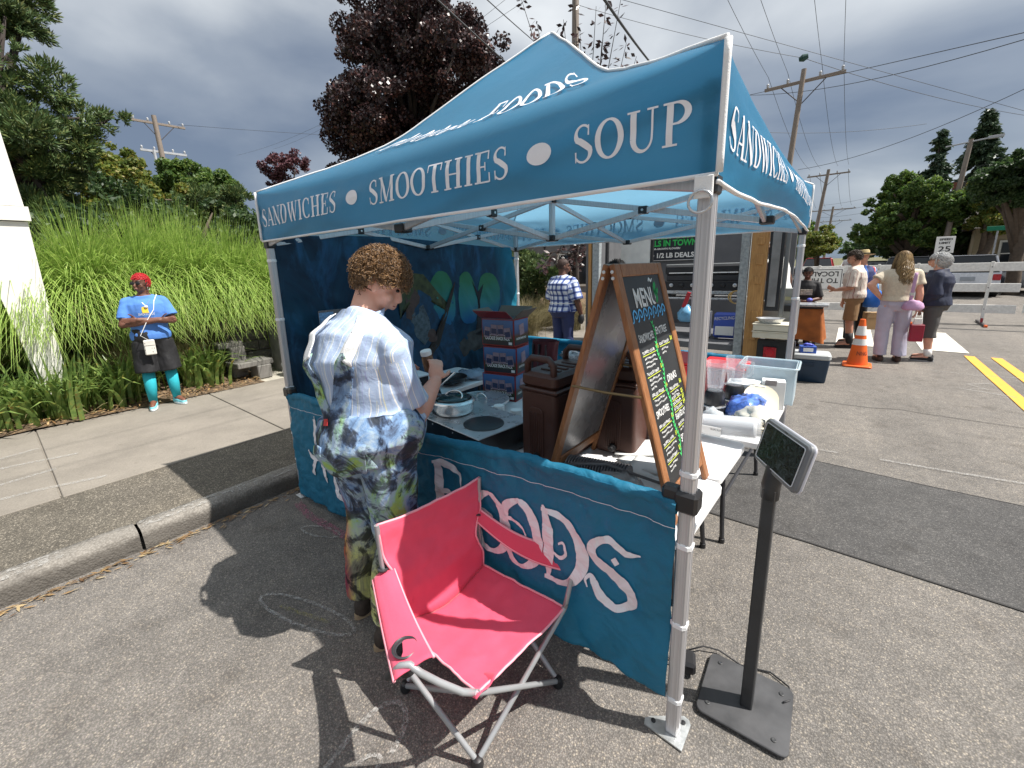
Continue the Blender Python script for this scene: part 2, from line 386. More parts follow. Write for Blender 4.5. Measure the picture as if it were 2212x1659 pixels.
def concrete_mat(name, col, sc=2.2):
    t = NT(name); a = t.ramp(t.noise(sc, 6, .65), [(.3, tuple(c*.80 for c in col)), (.7, tuple(c*1.1 for c in col))])
    b = t.ramp(t.noise(120, 3, .7), [(.3, (.80, .80, .80)), (.7, (1.15, 1.15, 1.15))]); s_ = t.ramp(t.noise(14, 4, .7), [(.62, (1, 1, 1)), (.75, (.72, .70, .66))])
    c = t.mix(1., t.mix(1., a, b, 'MULTIPLY'), s_, 'MULTIPLY'); t.l(c, t.p.inputs['Base Color']); t.p.inputs['Roughness'].default_value = .85
    t.bump(t.noise(180, 3), .4, .004); return t.m
M_WALK = concrete_mat('sidewalk_concrete', (.235, .210, .178)); M_NEWCON = concrete_mat('pale_concrete', (.46, .43, .36)); M_CURB = None
def kerb_mat():
    t = NT('kerb_stone'); a = t.ramp(t.noise(5, 6, .7), [(.3, (.19, .175, .155)), (.7, (.33, .305, .27))])
    v = t.n('ShaderNodeTexVoronoi', {'Vector': t.obj(), 'Scale': 80.}); b = t.ramp(v.outputs['Distance'], [(.2, (1.08, 1.08, 1.08)), (.7, (.74, .73, .72))])
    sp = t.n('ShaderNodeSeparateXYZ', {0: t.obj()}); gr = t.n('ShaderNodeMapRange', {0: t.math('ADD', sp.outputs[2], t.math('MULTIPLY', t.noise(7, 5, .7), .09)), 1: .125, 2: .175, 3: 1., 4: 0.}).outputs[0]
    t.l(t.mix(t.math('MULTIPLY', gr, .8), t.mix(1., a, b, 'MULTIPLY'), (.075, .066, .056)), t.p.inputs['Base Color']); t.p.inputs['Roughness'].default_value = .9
    t.bump(t.math('ADD', t.math('MULTIPLY', v.outputs['Distance'], .5), t.noise(30, 5, .7)), .6, .015); return t.m
M_CURB = kerb_mat()
def worn_paint(name, col, thr=.42, sc=26, amax=1.):
    t = NT(name); n = t.math('ADD', t.math('MULTIPLY', t.noise(sc, 5, .75), .7), t.math('MULTIPLY', t.noise(sc*7, 2), .3)); al = t.ramp(n, [(thr-.05, (0, 0, 0)), (thr+.10, (amax, amax, amax))])
    t.p.inputs['Base Color'].default_value = (*col, 1); t.p.inputs['Roughness'].default_value = .8; t.l(al, t.p.inputs['Alpha']); return t.m
M_WPAINT = worn_paint('white_paint', (.66, .63, .56), .34); M_YPAINT = worn_paint('yellow_paint', (.72, .36, .05), .30)
M_CHALK = worn_paint('white_chalk', (.46, .45, .43), .50, 75, .75); M_PINKCH = worn_paint('pink_chalk', (.42, .12, .20), .50, 60, .7); M_YCHALK = worn_paint('yellow_chalk', (.45, .40, .12), .53, 70, .6); M_KERBP = worn_paint('kerb_paint', (.42, .405, .38), .54, 22)
def sheet_flat(name, poly, z, m_, parent=None, kind=None):
    o = MB().add([(p[0], p[1], z) for p in poly], [tuple(range(len(poly)))]).build(name, m_, parent)
    if kind: o['kind'] = kind
    return o
def earth_mat(name, a, b, sc=6):
    t = NT(name); c = t.ramp(t.noise(sc, 8, .7), [(.3, a), (.7, b)]); v = t.n('ShaderNodeTexVoronoi', {'Vector': t.obj(), 'Scale': 38.}); d = t.ramp(t.n('ShaderNodeSeparateColor', {0: v.outputs['Color']}).outputs[0], [(0, (.45, .45, .45)), (.8, (1.1, 1.05, 1.)), (1, (2.0, 1.8, 1.5))])
    t.l(t.mix(1., c, d, 'MULTIPLY'), t.p.inputs['Base Color']); t.p.inputs['Roughness'].default_value = .95; t.bump(t.noise(70, 4), .8, .03); return t.m
M_EARTH = earth_mat('far_ground', (.10, .11, .05), (.16, .15, .08), .4); M_MULCH = earth_mat('bark_mulch', (.10, .065, .04), (.26, .19, .12), 9)
sheet_flat('ground', [(-2500, -2500), (2500, -2500), (2500, 2500), (-2500, 2500)], -.035, M_EARTH, kind='structure')
road = sheet_flat('road', [(-3.16, -14), (40, -14), (40, 120), (-3.16, 120)], 0, M_ROAD, kind='structure')
# the darker trench patch with wavering edges
pts = []
for i in range(61):
    x_ = -2.9+i*.32; pts.append((x_, 1.66+.06*fbm((x_*1.3, 3, 0), 1)+.025*fbm((x_*7, 9, 0), 1)))
top = []
for i in range(61):
    x_ = -2.9+i*.32; top.append((x_, 3.02+.012*x_+.05*fbm((x_*1.1, 13, 0), 1)+.02*fbm((x_*6, 19, 0), 1)))
mb = MB()
mb.add([(*p, .004) for p in pts]+[(*p, .004) for p in top], [(i, i+1, 62+i, 61+i) for i in range(60)])
mb.build('asphalt_patch', M_PATCH, road)
for x_ in (2.10, 2.42):
    mb = MB(); n_ = 40
    V = []
    for i in range(n_+1):
        y_ = -13+i*(22.4/n_); wv = .01*fbm((x_, y_*3, 0), 1); V += [(x_-.065+wv, y_, .0085), (x_+.065+wv*.5, y_, .0085)]
    mb.add(V, [(2*i, 2*i+1, 2*i+3, 2*i+2) for i in range(n_)]); mb.build('yellow_line', M_YPAINT, road)
for cx in (1.85, 0.55, -0.75, -2.0):
    sheet_flat('crosswalk_bar', [(cx-.32, 9.75), (cx+.30, 9.7), (cx+.30, 12.4), (cx-.32, 12.4)], .0082, M_WPAINT, road)
mb = MB(); mb.add([(-3.1, 13.2, .0045), (30, 13.5, .0045), (30, 13.62, .0045), (-3.1, 13.3, .0045)], [(0, 1, 2, 3)]); mb.build('seam_line', mat('tar_seam', (.03, .03, .03), .7), road)
def chalk(pts, wd, m_, z=.0095, name='chalk_line', close=False, parent=None):
    mb = MB(); V = []; P = [Vector((p[0], p[1])) for p in pts]; k = len(P)
    for i in range(k):
        t = (P[min(i+1, k-1)]-P[max(i-1, 0)]).normalized(); n = Vector((-t.y, t.x))*wd/2
        V += [(*(P[i]-n), z), (*(P[i]+n), z)]
    mb.add(V, [(2*i, 2*i+1, 2*i+3, 2*i+2) for i in range(k-1)]); return mb.build(name, m_, parent or road)
M_CRACK = mat('crack_dark', (.035, .033, .032), .9, var=.2)  # dark tone of the road cracks and patch edge lines
for P, w_ in ((pts, .014), (top, .010), ([(x_, 5.2+.25*fbm((x_*.9, 41, 0), 1)+.05*fbm((x_*6, 43, 0), 1)) for x_ in [.2+.25*i for i in range(40)]], .010)): chalk(P, w_, M_CRACK, .0062, 'crack')
chalk([(.72, 3.40), (1.1, 3.43), (1.7, 3.50), (2.6, 3.6)], .035, M_CHALK); chalk([(.1, 3.33), (.42, 3.36)], .03, M_CHALK)
def loop(c, a, b, ang, n=40): return [(c[0]+a*math.cos(t)*math.cos(ang)-b*math.sin(t)*math.sin(ang), c[1]+a*math.cos(t)*math.sin(ang)+b*math.sin(t)*math.cos(ang)) for t in [2*math.pi*i/n for i in range(n+1)]]
chalk(loop((-1.72, -.60), .33, .07, R(16)), .018, M_CHALK); chalk([(-1.88, -.66), (-1.56, -.55)], .022, M_YCHALK)
chalk(loop((-2.35, -.18), .16, .05, R(20)), .016, M_CHALK)
chalk([(-2.86, -.10), (-2.6, -.13), (-2.3, -.11), (-2.1, -.10)], .06, M_PINKCH)
chalk([(-.90, -1.06), (-.935, -.95), (-.965, -.84), (-.985, -.74), (-.985, -.66), (-.965, -.61), (-.93, -.585), (-.885, -.59), (-.845, -.62), (-.815, -.67), (-.80, -.73)], .022, M_CHALK); chalk(loop((-.835, -.80), .045, .03, R(60), 24), .016, M_CHALK)
chalk([(2.0, 7.2), (1.75, 7.0), (1.9, 6.8), (1.6, 6.7), (2.1, 6.5)], .04, M_CHALK); chalk([(1.3, 7.8), (1.9, 7.7), (2.5, 7.8)], .03, M_CHALK)
# kerb, strip and pavement left of the road
KZ = .135
kerb = MB().box((-3.22, 30, -.06), (.10, 88, .2), b=.01).build('kerb', M_CURB); kerb['kind'] = 'structure'
ys = [-14, -11.9, -9.9, -7.8, -5.9, -4.1, -2.75, -1.0, .95, 2.9, 4.85, 6.8, 8.75, 10.7, 12.6]
for i in range(len(ys)-1):
    a, b = ys[i]+.008, ys[i+1]-.008; mb = MB(); jx = random.uniform(-.012, .012); nn = 26
    def kf(u, v, a=a, b=b, jx=jx):
        y_ = a+(b-a)*u; prof = [(-3.13, -.02), (-3.135, .05), (-3.155, .115), (-3.185, KZ), (-3.31, KZ+.003), (-3.315, .05)]
        k = min(4, int(v*5)); f = v*5-k; p = [prof[k][j]+(prof[k+1][j]-prof[k][j])*f for j in (0, 1)]
        d = .012*fbm((y_*6, v*4, i), 1)+.007*fbm((y_*22, v*9, i), 1)
        if u < .03 or u > .97: d -= .012
        return (p[0]+jx-d*(1 if v < .6 else .2), y_, p[1]+(d*.4 if .4 < v < .95 else 0))
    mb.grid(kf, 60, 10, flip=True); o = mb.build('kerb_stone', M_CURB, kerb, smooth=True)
for (a, b, off) in ((-1.95, -1.35, .0), (-.98, .9, 0), (.97, 2.85, 0), (-5.4, -3.2, 0), (2.93, 4.8, 0)):
    MB().add([(-3.185-.0, a, KZ+.006), (-3.29, a, KZ+.010), (-3.29, b, KZ+.010), (-3.185, b, KZ+.006)], [(0, 3, 2, 1)]).build('kerb_paint_mark', M_KERBP, kerb)
st = sheet_flat('verge', [(-3.30, -14), (-4.30, -14), (-4.30, 60), (-3.30, 60)][::-1], .128, M_STRIP, kind='structure')
walk = MB().box((-5.55, 23, .02), (2.5, 74, .2), b=.01).build('pavement', M_WALK); walk['kind'] = 'structure'
yy = [-14, -10.2, -8.4, -6.6, -4.8, -3.05, -1.27, .43, 2.15, 3.9, 5.6, 7.4, 9.2, 11, 13]
for i in range(len(yy)-1):
    mm = M_NEWCON if i in (8,) else M_WALK
    MB().box((-5.45, (yy[i]+yy[i+1])/2, .123), (2.42, yy[i+1]-yy[i]-.012, .028+.002*(i % 2)), b=.005).build('pavement_slab', mm, walk)
MB().box((-7.2, 2.35, .118), (1.1, 2.5, .03), b=.005).build('pavement_slab', M_NEWCON, walk)
for P in ([(-5.9, -1.92), (-5.75, -1.6), (-5.83, -1.3)], [(-5.5, -1.95), (-5.4, -1.4), (-5.3, -1.06)], [(-5.1, -1.9), (-4.95, -1.6), (-5.0, -1.24)], [(-4.62, -1.86), (-4.56, -1.4), (-4.42, -.98)]): chalk(P, .05, M_CHALK, .142, parent=walk)
# planted bank on the left
bank = MB()
def bankf(u, v):
    x_ = -6.62-14*v; y_ = -13+31*u
    h = .15+min(1, max(0, (v-.03)/.25))*.75+.03*fbm((x_*2, y_*2, 0), 1)
    if 1.3 < y_ < 3.6 and v < .13: h = .10
    return (x_, y_, h)
bank.grid(bankf, 90, 40, flip=False); o = bank.build('planting_bed', M_MULCH, smooth=True); o['kind'] = 'structure'
# ---------------------------------------------------------------- the teal pop-up tent
def fabric_mat(name, refl, transl, fac, wr=.35, wsc=7., rough=.62):
    t = NT(name); nz = t.noise(1.6, 4); c = t.ramp(nz, [(.3, tuple(q*.86 for q in refl)), (.7, tuple(q*1.12 for q in refl))])
    t.l(c, t.p.inputs['Base Color']); t.p.inputs['Roughness'].default_value = rough; t.p.inputs['Specular IOR Level'].default_value = .5
    h = t.math('ADD', t.noise(wsc, 5, .6, dist=1.2), t.math('MULTIPLY', t.noise(900, 1), .04)); bp = t.bump(h, wr, .02)
    if fac:
        tr = t.n('ShaderNodeBsdfTranslucent', {0: (*transl, 1)}); t.l(bp.outputs[0], tr.inputs['Normal'])
        mxs = t.n('ShaderNodeMixShader', {0: fac}); t.l(t.p.outputs[0], mxs.inputs[1]); t.l(tr.outputs[0], mxs.inputs[2]); t.l(mxs.outputs[0], t.o.inputs[0])
    return t.m
M_TEAL = fabric_mat('teal_canopy', (.018, .185, .335), (.28, .58, .80), .36, .16, 5., .38)
M_BANNER = fabric_mat('teal_banner', (.015, .185, .31), (.05, .5, .75), .22, .5, 9.)
M_WTXT = mat('white_print', (.80, .79, .82), .6, var=.04); M_WTRIM = mat('white_binding', (.80, .80, .80), .7, var=.05, bump=.2, bscale=200)
M_GHOST = mat('show_through_print', (.46, .62, .72), .7, var=.05, translucent=.5)
def alu_mat():
    t = NT('aluminium'); n = t.noise(3, 3, sc3=(60, 60, .6)); c = t.ramp(n, [(.3, (.50, .49, .50)), (.7, (.62, .61, .62))]); t.l(c, t.p.inputs['Base Color'])
    t.p.inputs['Metallic'].default_value = .55; t.p.inputs['Roughness'].default_value = .42; return t.m
M_ALU = alu_mat(); M_BLACKP = mat('black_plastic', (.018, .018, .02), .42, var=.1); M_STEEL = mat('steel', (.60, .61, .62), .30, .65, var=.08, scale=14); M_GALV = mat('galvanised', (.60, .62, .62), .4, .8, var=.15, scale=30)
CX, CY, HF = -1.475, 1.475, 1.505
HIP_S = [0, .05, .12, .21, .30, .375, .49, .555, .665, .77, .9, 1.0]; HIP_Z = [3.385, 3.325, 3.23, 3.12, 3.0, 2.895, 2.735, 2.66, 2.57, 2.495, 2.415, 2.352]
def hipz(s): return float(np.interp(s, HIP_S, HIP_Z))
tent = thing('canopy_tent', 'teal pop-up canopy tent with white SANDWICHES SMOOTHIES SOUP lettering', 'tent', (CX, CY, 0))
def side_rot(k):
    """k=0 front(-y),1 right(+x),2 back(+y),3 left(-x): returns map from (along, out, z) to world"""
    a = k*math.pi/2; c, s_ = math.cos(a), math.sin(a)
    return lambda al, ou, z: Vector((CX+c*al+s_*ou, CY+s_*al-c*ou, z))
VTOP, VBOT = 2.352, 2.022
for k in range(4):
    W = side_rot(k); sg = .9 if k in (0,) else (1.0 if k == 1 else .6)
    def roofp(u, s, W=W, k=k):
        al = HF*s*(2*u-1); z = hipz(s)-.035*math.sin(math.pi*u)*math.sin(math.pi*min(1, s))*(1)
        ou = HF*s
        return (al, ou, z+.006*fbm((al*3, ou*3, k), 1))
    def roof(u, v, W=W, roofp=roofp): return W(*roofp(u, .90*(1-v)))
    def side(u, v, W=W, roofp=roofp, k=k):
        """0 hem .. 1 on the roof"""
        q = math.sin(math.pi*u)**.6; al = HF*(2*u-1)
        drop = .11*q
        e = min(1.0, 14*min(u, 1-u)); pucker = (1-e)*.006*math.sin(v*30+k*3)*math.sin(math.pi*min(1, v/.55))+(.010*fbm((al*2.2, v*2.5, k*7), 1))*e
        bow = .020*q*(1 if k != 1 else 2.2)*math.sin(math.pi*min(1, v/.6))
        if v < .6:
            z = VBOT-.012*math.sin(math.pi*u*2+k)*(k == 1)*2+(VTOP-drop-VBOT)*v/.6; ou = HF+pucker+bow
            return W(al, ou, z)
        t = (v-.6)/.4; a2, o2, z2 = roofp(u, .90); P0 = (al, HF+pucker*.5, VTOP-drop); P1 = (al*.995, HF-.01*q, VTOP+.0); P2 = (a2, o2, z2)
        return W(*[P0[i]*(1-t)**2+2*P1[i]*t*(1-t)+P2[i]*t*t for i in range(3)])
    pan = MB().grid(roof, 40, 26, flip=False).build('roof_panel', M_TEAL, tent, smooth=True)
    val = MB().grid(side, 90, 26, flip=False).build('valance', M_TEAL, tent, smooth=True)
    # white hem and hip binding
    hem = MB(); hem.tube([side(i/70, .0)+Vector((0, 0, -.004)) for i in range(71)], .009, n=6, sq=.8); hem.build('hem', M_WTRIM, val, smooth=True)
    hp = MB(); hp.tube([W(*roofp(1, 1-i/30*.995))+Vector((0, 0, .004)) for i in range(31)], [.0075]*31, n=6)
    hp.build('hip_binding', M_WTRIM, pan, smooth=True)
    ce = MB(); ce.tube([W(HF+.004, HF+.004, VBOT+(VTOP-VBOT)*i/8) for i in range(9)], .010, n=8); ce.build('corner_binding', M_WTRIM, val, smooth=True)
    # lettering on the outside, following the cloth
    def vfn(x_, y_, l_, side=side, W=W):
        u = x_/(2*HF); q = math.sin(math.pi*u)**.6; zt = VTOP-.11*q-VBOT; v = (y_-VBOT)/zt*.6
        v = min(v, .9); a = side(u, v); b = side(min(1, u+.01), v); c = side(u, min(1, v+.02)); n = (b-a).cross(c-a).normalized()
        return a+n*l_*1.0
    H = .118; B = 2.112
    WORDS = (('SANDWICHES', .06, 1.0), ('*', 1.165, .11), ('SMOOTHIES', 1.38, .90), ('*', 2.365, .11), ('SOUP', 2.56, .375))
    for wd_, x_, wl in WORDS: serif(None, wd_, vfn, H, x_, B, .003, width=wl, parent=val, m_=M_WTXT)
    if k in (2, 3):
        vin = lambda x_, y_, l_, vfn=vfn: vfn(x_, y_, -l_)
        for wd_, x_, wl in WORDS: serif(None, wd_, vin, H, x_, B, .004, width=wl, parent=val, m_=M_GHOST)
    if k == 0:
        def rfn(x_, y_, l_, roof=roof):
            a = roof(x_, y_); b = roof(x_+.01, y_); c = roof(x_, y_+.01); return a+(b-a).cross(c-a).normalized()*l_
        serif(None, 'FOODS', rfn, .20, .56, .27, .014, width=.37, gap=.03, parent=pan, m_=M_WTXT)
        for j in range(9):   # small script words before the big one, too slanted to read
            x_ = .10+j*.048; pts = arc(.5, .5, .36, .42, 20+40*(j % 3), 330-30*(j % 2), 14); wd = aw(20, 330, .20, .08)
            rm = MB(); strokes_to(rm, [(pts, wd), ([(.1, .0+.4*(j % 2)), (.55, .9), (.95, .2)], [.05, .12, .04])], rfn, .046, .12, x_, .27+.02*(j % 2), .014); rm.build('letter', M_WTXT, pan)
# frame
LEG = [(-2.95, 0), (0, 0), (0, 2.95), (-2.95, 2.95)]; ZL, ZH = 1.995, 2.245
foot_lab = {0: 'galvanised foot plate by the kerb', 1: 'galvanised foot plate on the asphalt'}
for i, (lx, ly) in enumerate(LEG):
    lg = MB(); lg.box((lx, ly, 1.13), (.046, .046, 2.24), b=.005)
    for q in (-.011, .011): lg.box((lx+q, ly-.0235, 1.1), (.006, .003, 2.1), b=.0008); lg.box((lx+.0235, ly+q, 1.1), (.003, .006, 2.1), b=.0008)
    lo = lg.build('leg', M_ALU, tent)
    ins = MB().box((lx, ly, .31), (.036, .036, .60), b=.003).build('inner_leg', M_ALU, lo) if i != 1 else None
    sx = 1 if lx < -1 else -1; sy = 1 if ly < 1 else -1
    fp = MB(); ang = [R(a) for a in range(0, 360, 20)]
    fp.prism([(-.05, -.05), (.045, -.05), (.045, .095), (.03, .10), (.018, .095), (-.045, .03)] if i != 1 else [(-.095, -.045), (.05, -.055), (.05, .06), (.04, .075), (.02, .08), (-.085, .0), (-.10, -.02)], .004, .010, Matrix.Translation((lx, ly, 0)))
    f_ = fp.build('foot_plate', M_GALV, lo)
    hb = MB(); hb.lathe([(.009, 0), (.009, .004), (.001, .005)], (lx-.07, ly-.012, .010), 10); hb.lathe([(.009, 0), (.009, .004), (.001, .005)], (lx+.025, ly+.05, .010), 10); hb.build('bolt_hole', M_BLACKP, f_)
    for z_ in (ZL, ZH):
        MB().box((lx, ly, z_), ((.062, .062, .055) if z_ == ZL else (.05, .05, .05)), b=.006).build('corner_bracket', M_BLACKP if z_ == ZL else M_ALU, tent)
    for z_ in ((.17, .50, .82, 1.09) if i == 1 else (.10, .33, .55, .92, 1.45, 1.88)):
        if i in (2, 3) and z_ < 1: continue
        MB().box((lx, ly, z_), (.056, .056, .038), b=.012).build('strap', M_WTRIM, lo)
ring = MB(); ring.tube([(-.004+.032*math.cos(t), -.062, 1.945+.03*math.sin(t)) for t in [2*math.pi*j/18 for j in range(18)]], .004, n=6, closed=True); ring.build('pull_ring', M_STEEL, tent, smooth=True)
MB().box((0, -.05, 1.985), (.05, .012, .06)).build('strap', M_WTRIM, tent)
def truss(a, b, za0, za1, zb0, zb1):
    A, B_ = Vector((*a, 0)), Vector((*b, 0)); off = (B_-A).normalized().cross(Vector((0, 0, 1)))*.011
    m_ = (A+B_)/2
    MB().bar(A+off+Vector((0, 0, za0)), B_+off+Vector((0, 0, zb1)), .019, .036).build('truss_bar', M_ALU, tent)
    MB().bar(A-off+Vector((0, 0, za1)), B_-off+Vector((0, 0, zb0)), .019, .036).build('truss_bar', M_ALU, tent)
    zz = (za0+zb1+za1+zb0)/4
    jb = MB().box(m_+Vector((0, 0, zz)), (.062, .05, .05), math.atan2(b[1]-a[1], b[0]-a[0]), b=.006).build('joint', M_BLACKP, tent)
    jn = MB(); d = (B_-A).normalized(); nrm = d.cross(Vector((0, 0, 1)))
    for q in (-1, 1): jn.tube([m_+Vector((0, 0, zz))+nrm*q*.024, m_+Vector((0, 0, zz))+nrm*q*.03], .008, n=10)
    jn.build('bolt', M_STEEL, jb)
MID = [(CX+((LEG[i][0]+LEG[(i+1) % 4][0])/2-CX)*.965, CY+((LEG[i][1]+LEG[(i+1) % 4][1])/2-CY)*.965) for i in range(4)]
for i in range(4):
    mxy = MID[i]
    for c in (LEG[i], LEG[(i+1) % 4]): truss(c, mxy, ZL, ZH, ZL, ZH)
    truss(mxy, (CX, CY), ZL, ZH, 1.985, 2.27)
    for z_ in (ZL, ZH): MB().box((*mxy, z_), (.07, .07, .045), b=.006).build('joint', M_BLACKP, tent)
MB().lathe([(.024, 1.965), (.024, 2.29), (.016, 2.29), (.016, 3.30), (.03, 3.31), (.045, 3.34), (.02, 3.36)], (CX, CY, 0), 14).build('centre_pole', M_ALU, tent, smooth=40)
for z_ in (1.99, 2.27): MB().box((CX, CY, z_), (.075, .075, .045), b=.006).build('hub', M_BLACKP, tent)
# ---------------------------------------------------------------- half wall banners
def clothy(x_, z_, k, amp=.016): 
    return amp*fbm((x_*2.2, z_*2.6, k*5.3), 1)+amp*.55*fbm((x_*7+z_*5, z_*4-x_*2, k*9.1), 1)+amp*.28*fbm((x_*17-z_*9, z_*15, k), 1)
ban = thing('banner', 'teal half-height front banner with white storybook FOODS lettering', 'banner', (-1.475, 0, 0))
def banf(u, v, l_=0):
    x_ = -2.93+2.905*u; zt = .875+.105*u+.018*math.sin(u*9); zb = .045+.135*max(0, (u-.2))/.8+.05*math.sin(u*math.pi)*.5
    z_ = zb+(zt-zb)*v
    d = clothy(x_, z_, 1, .022)+.004*fbm((x_*30+z_*18, z_*26-x_*9, 3), 1)+.010*math.sin((v*5+u*3)*3)*math.exp(-((1-u)*5)**2)
    d += -.03*math.exp(-(v/.10)**2)*fbm((x_*3, 0, 2), 1)
    return Vector((x_, -.030+d-l_, z_))
bo = MB().sheet(lambda u, v: banf(u, v), 220, 70, -.002).build('cloth', M_BANNER, ban, smooth=True)
sl_ = MB()
def sleeve(u, v):
    a = -2.6+5.2*v; p = banf(u, .965); x_ = p.x; r_ = .028+.005*fbm((x_*6, v*1.5, 3), 1)+.004*fbm((x_*26+v*4, v*2, 3), 1)
    return Vector((x_, p.y+.020-r_*math.cos(a), p.z+.012+r_*math.sin(a)))
sl_.grid(sleeve, 260, 14, flip=True); sl_.build('top_sleeve', M_BANNER, ban, smooth=True)
stt = MB(); stt.tube([banf(i/160, .88, .006) for i in range(161)], .0012, n=4); stt.build('seam', M_WTXT, ban)
MB().tube([banf(.0, .965)+Vector((-.03, .02, .01)), banf(1, .965)+Vector((.03, .02, .01))], .007, n=10).build('rail_bar', M_ALU, ban)
for (px, pz) in ((-.0, .99), (-2.95, .885)): 
    MB().box((px, 0, pz), (.078, .078, .075), b=.01).build('rail_clamp', M_BLACKP, ban); MB().box((px-.05*(1 if px > -1 else -1), -.01, pz+.02), (.06, .05, .05), b=.01).build('rail_clamp', M_BLACKP, ban)
def bfn(x_, y_, l_):
    u = (x_+2.93)/2.905; zt = .875+.105*u+.018*math.sin(u*9); zb = .045+.135*max(0, (u-.2))/.8+.05*math.sin(u*math.pi)*.5
    return banf(u, (y_-zb)/(zt-zb), l_)
def sw(pts, n=10):
    """smooth a coarse stroke (x,y,w) with Catmull-Rom"""
    P = [Vector(p) for p in pts]; Q = []; 
    for i in range(len(P)-1):
        a, b, c, d = P[max(i-1, 0)], P[i], P[i+1], P[min(i+2, len(P)-1)]
        for j in range(n):
            t = j/n; Q.append(.5*((2*b)+(c-a)*t+(2*a-5*b+4*c-d)*t*t+(3*b-a-3*c+d)*t**3))
    Q.append(P[-1]); return ([(q.x, q.y) for q in Q], [max(.006, q.z*1.32) for q in Q])
FG = {
 'F': [sw([(.16, -.05, .05), (.17, .3, .16), (.15, .7, .15), (.12, 1.0, .10)]), sw([(.02, .97, .03), (.3, 1.0, .10), (.62, .93, .06), (.70, .72, .01)]), sw([(.16, .52, .06), (.38, .55, .06), (.50, .42, .02)]), sw([(.0, .0, .03), (.2, .0, .07), (.36, .05, .02)])],
 'O': [sw([(.40, 1.0, .05), (.12, .82, .12), (.05, .45, .15), (.18, .1, .10), (.42, .02, .05), (.70, .2, .12), (.76, .55, .14), (.62, .9, .10), (.40, 1.0, .05)]), sw([(.0, .62, .02), (.2, .66, .05), (.42, .60, .04), (.50, .46, .03), (.42, .38, .03), (.36, .45, .02)])],
 'D': [sw([(.10, .02, .05), (.14, .4, .15), (.12, .8, .13), (.05, 1.04, .03)]), sw([(.02, .98, .04), (.4, .94, .07), (.70, .68, .14), (.70, .34, .14), (.45, .04, .08), (.04, .0, .04)]), sw([(.2, .45, .02), (.34, .38, .04), (.46, .48, .035), (.42, .62, .03), (.33, .58, .02)])],
 'S': [sw([(.80, .92, .01), (.60, .88, .07), (.35, .98, .07), (.12, .82, .10), (.14, .62, .13), (.42, .50, .15), (.66, .34, .14), (.66, .12, .10), (.44, -.02, .07), (.2, .08, .10), (.06, .28, .05), (-.02, .22, .03), (.02, .13, .015)]), ([(.40, .72), (.46, .72), (.52, .72)], [.01, .12, .01])],
 'A': [sw([(.06, .0, .06), (.2, .3, .06), (.34, .75, .05), (.42, 1.06, .02)]), sw([(.36, 1.0, .03), (.44, .6, .13), (.52, .2, .16), (.62, -.02, .05)]), sw([(.0, .42, .02), (.15, .3, .06), (.4, .34, .05), (.6, .38, .02)])],
 'L': [sw([(.10, 1.0, .03), (.14, .6, .13), (.12, .2, .14), (.2, .02, .08), (.5, .0, .09), (.72, .12, .01)])],
 'C': [sw([(.66, .82, .01), (.5, .96, .06), (.25, .9, .1), (.08, .55, .15), (.2, .15, .12), (.45, .02, .07), (.7, .16, .01)])],
 'E': [sw([(.66, .9, .01), (.4, .98, .07), (.12, .8, .13), (.1, .3, .14), (.35, .0, .08), (.7, .1, .01)]), sw([(.12, .5, .06), (.4, .54, .06), (.5, .45, .02)])],
}
for c, x_, z_, h_, w_ in (('A', -2.66, .30, .46, .36), ('L', -2.36, .22, .46, .28), ('C', -2.02, .48, .30, .26), ('E', -1.62, .46, .32, .26), ('F', -1.27, .46, .34, .30), ('O', -.985, .42, .32, .27), ('O', -.80, .43, .34, .27), ('D', -.575, .44, .34, .27), ('S', -.36, .45, .31, .28)):
    bm = MB(); strokes_to(bm, FG[c], bfn, w_, h_, x_, z_, .009, seg=.05); bm.build('letter', M_WTXT, ban)
bm = MB(); strokes_to(bm, [sw([(.1, .9, .03), (0, .5, .05), (.2, .1, .04), (.5, .3, .03), (.4, .6, .02)])], bfn, .16, .20, -2.25, .16, .009)
bm.build('letter', M_WTXT, ban)
ban2 = thing('banner', 'teal half-height banner along the back of the tent', 'banner', (-1.475, 2.95, 0))
def ban2f(u, v): x_ = -2.93+2.905*u; z_ = .1+.78*v; return Vector((x_, 2.95+clothy(x_, z_, 4, .02), z_))
MB().sheet(ban2f, 120, 30, .002).build('cloth', M_BANNER, ban2, smooth=True)
s2 = MB(); s2.grid(lambda u, v: Vector((-2.93+2.905*u, 2.95-(.032+.006*fbm((u*40, v*3, 3), 1))*math.cos(-2.6+5.2*v), .885+(.032+.006*fbm((u*40, v*3, 3), 1))*math.sin(-2.6+5.2*v))), 160, 12, flip=True); s2.build('top_sleeve', M_BANNER, ban2, smooth=True)
MB().tube([(-2.95, 2.95, .885), (0, 2.95, .885)], .014).build('rail_bar', M_ALU, ban2)
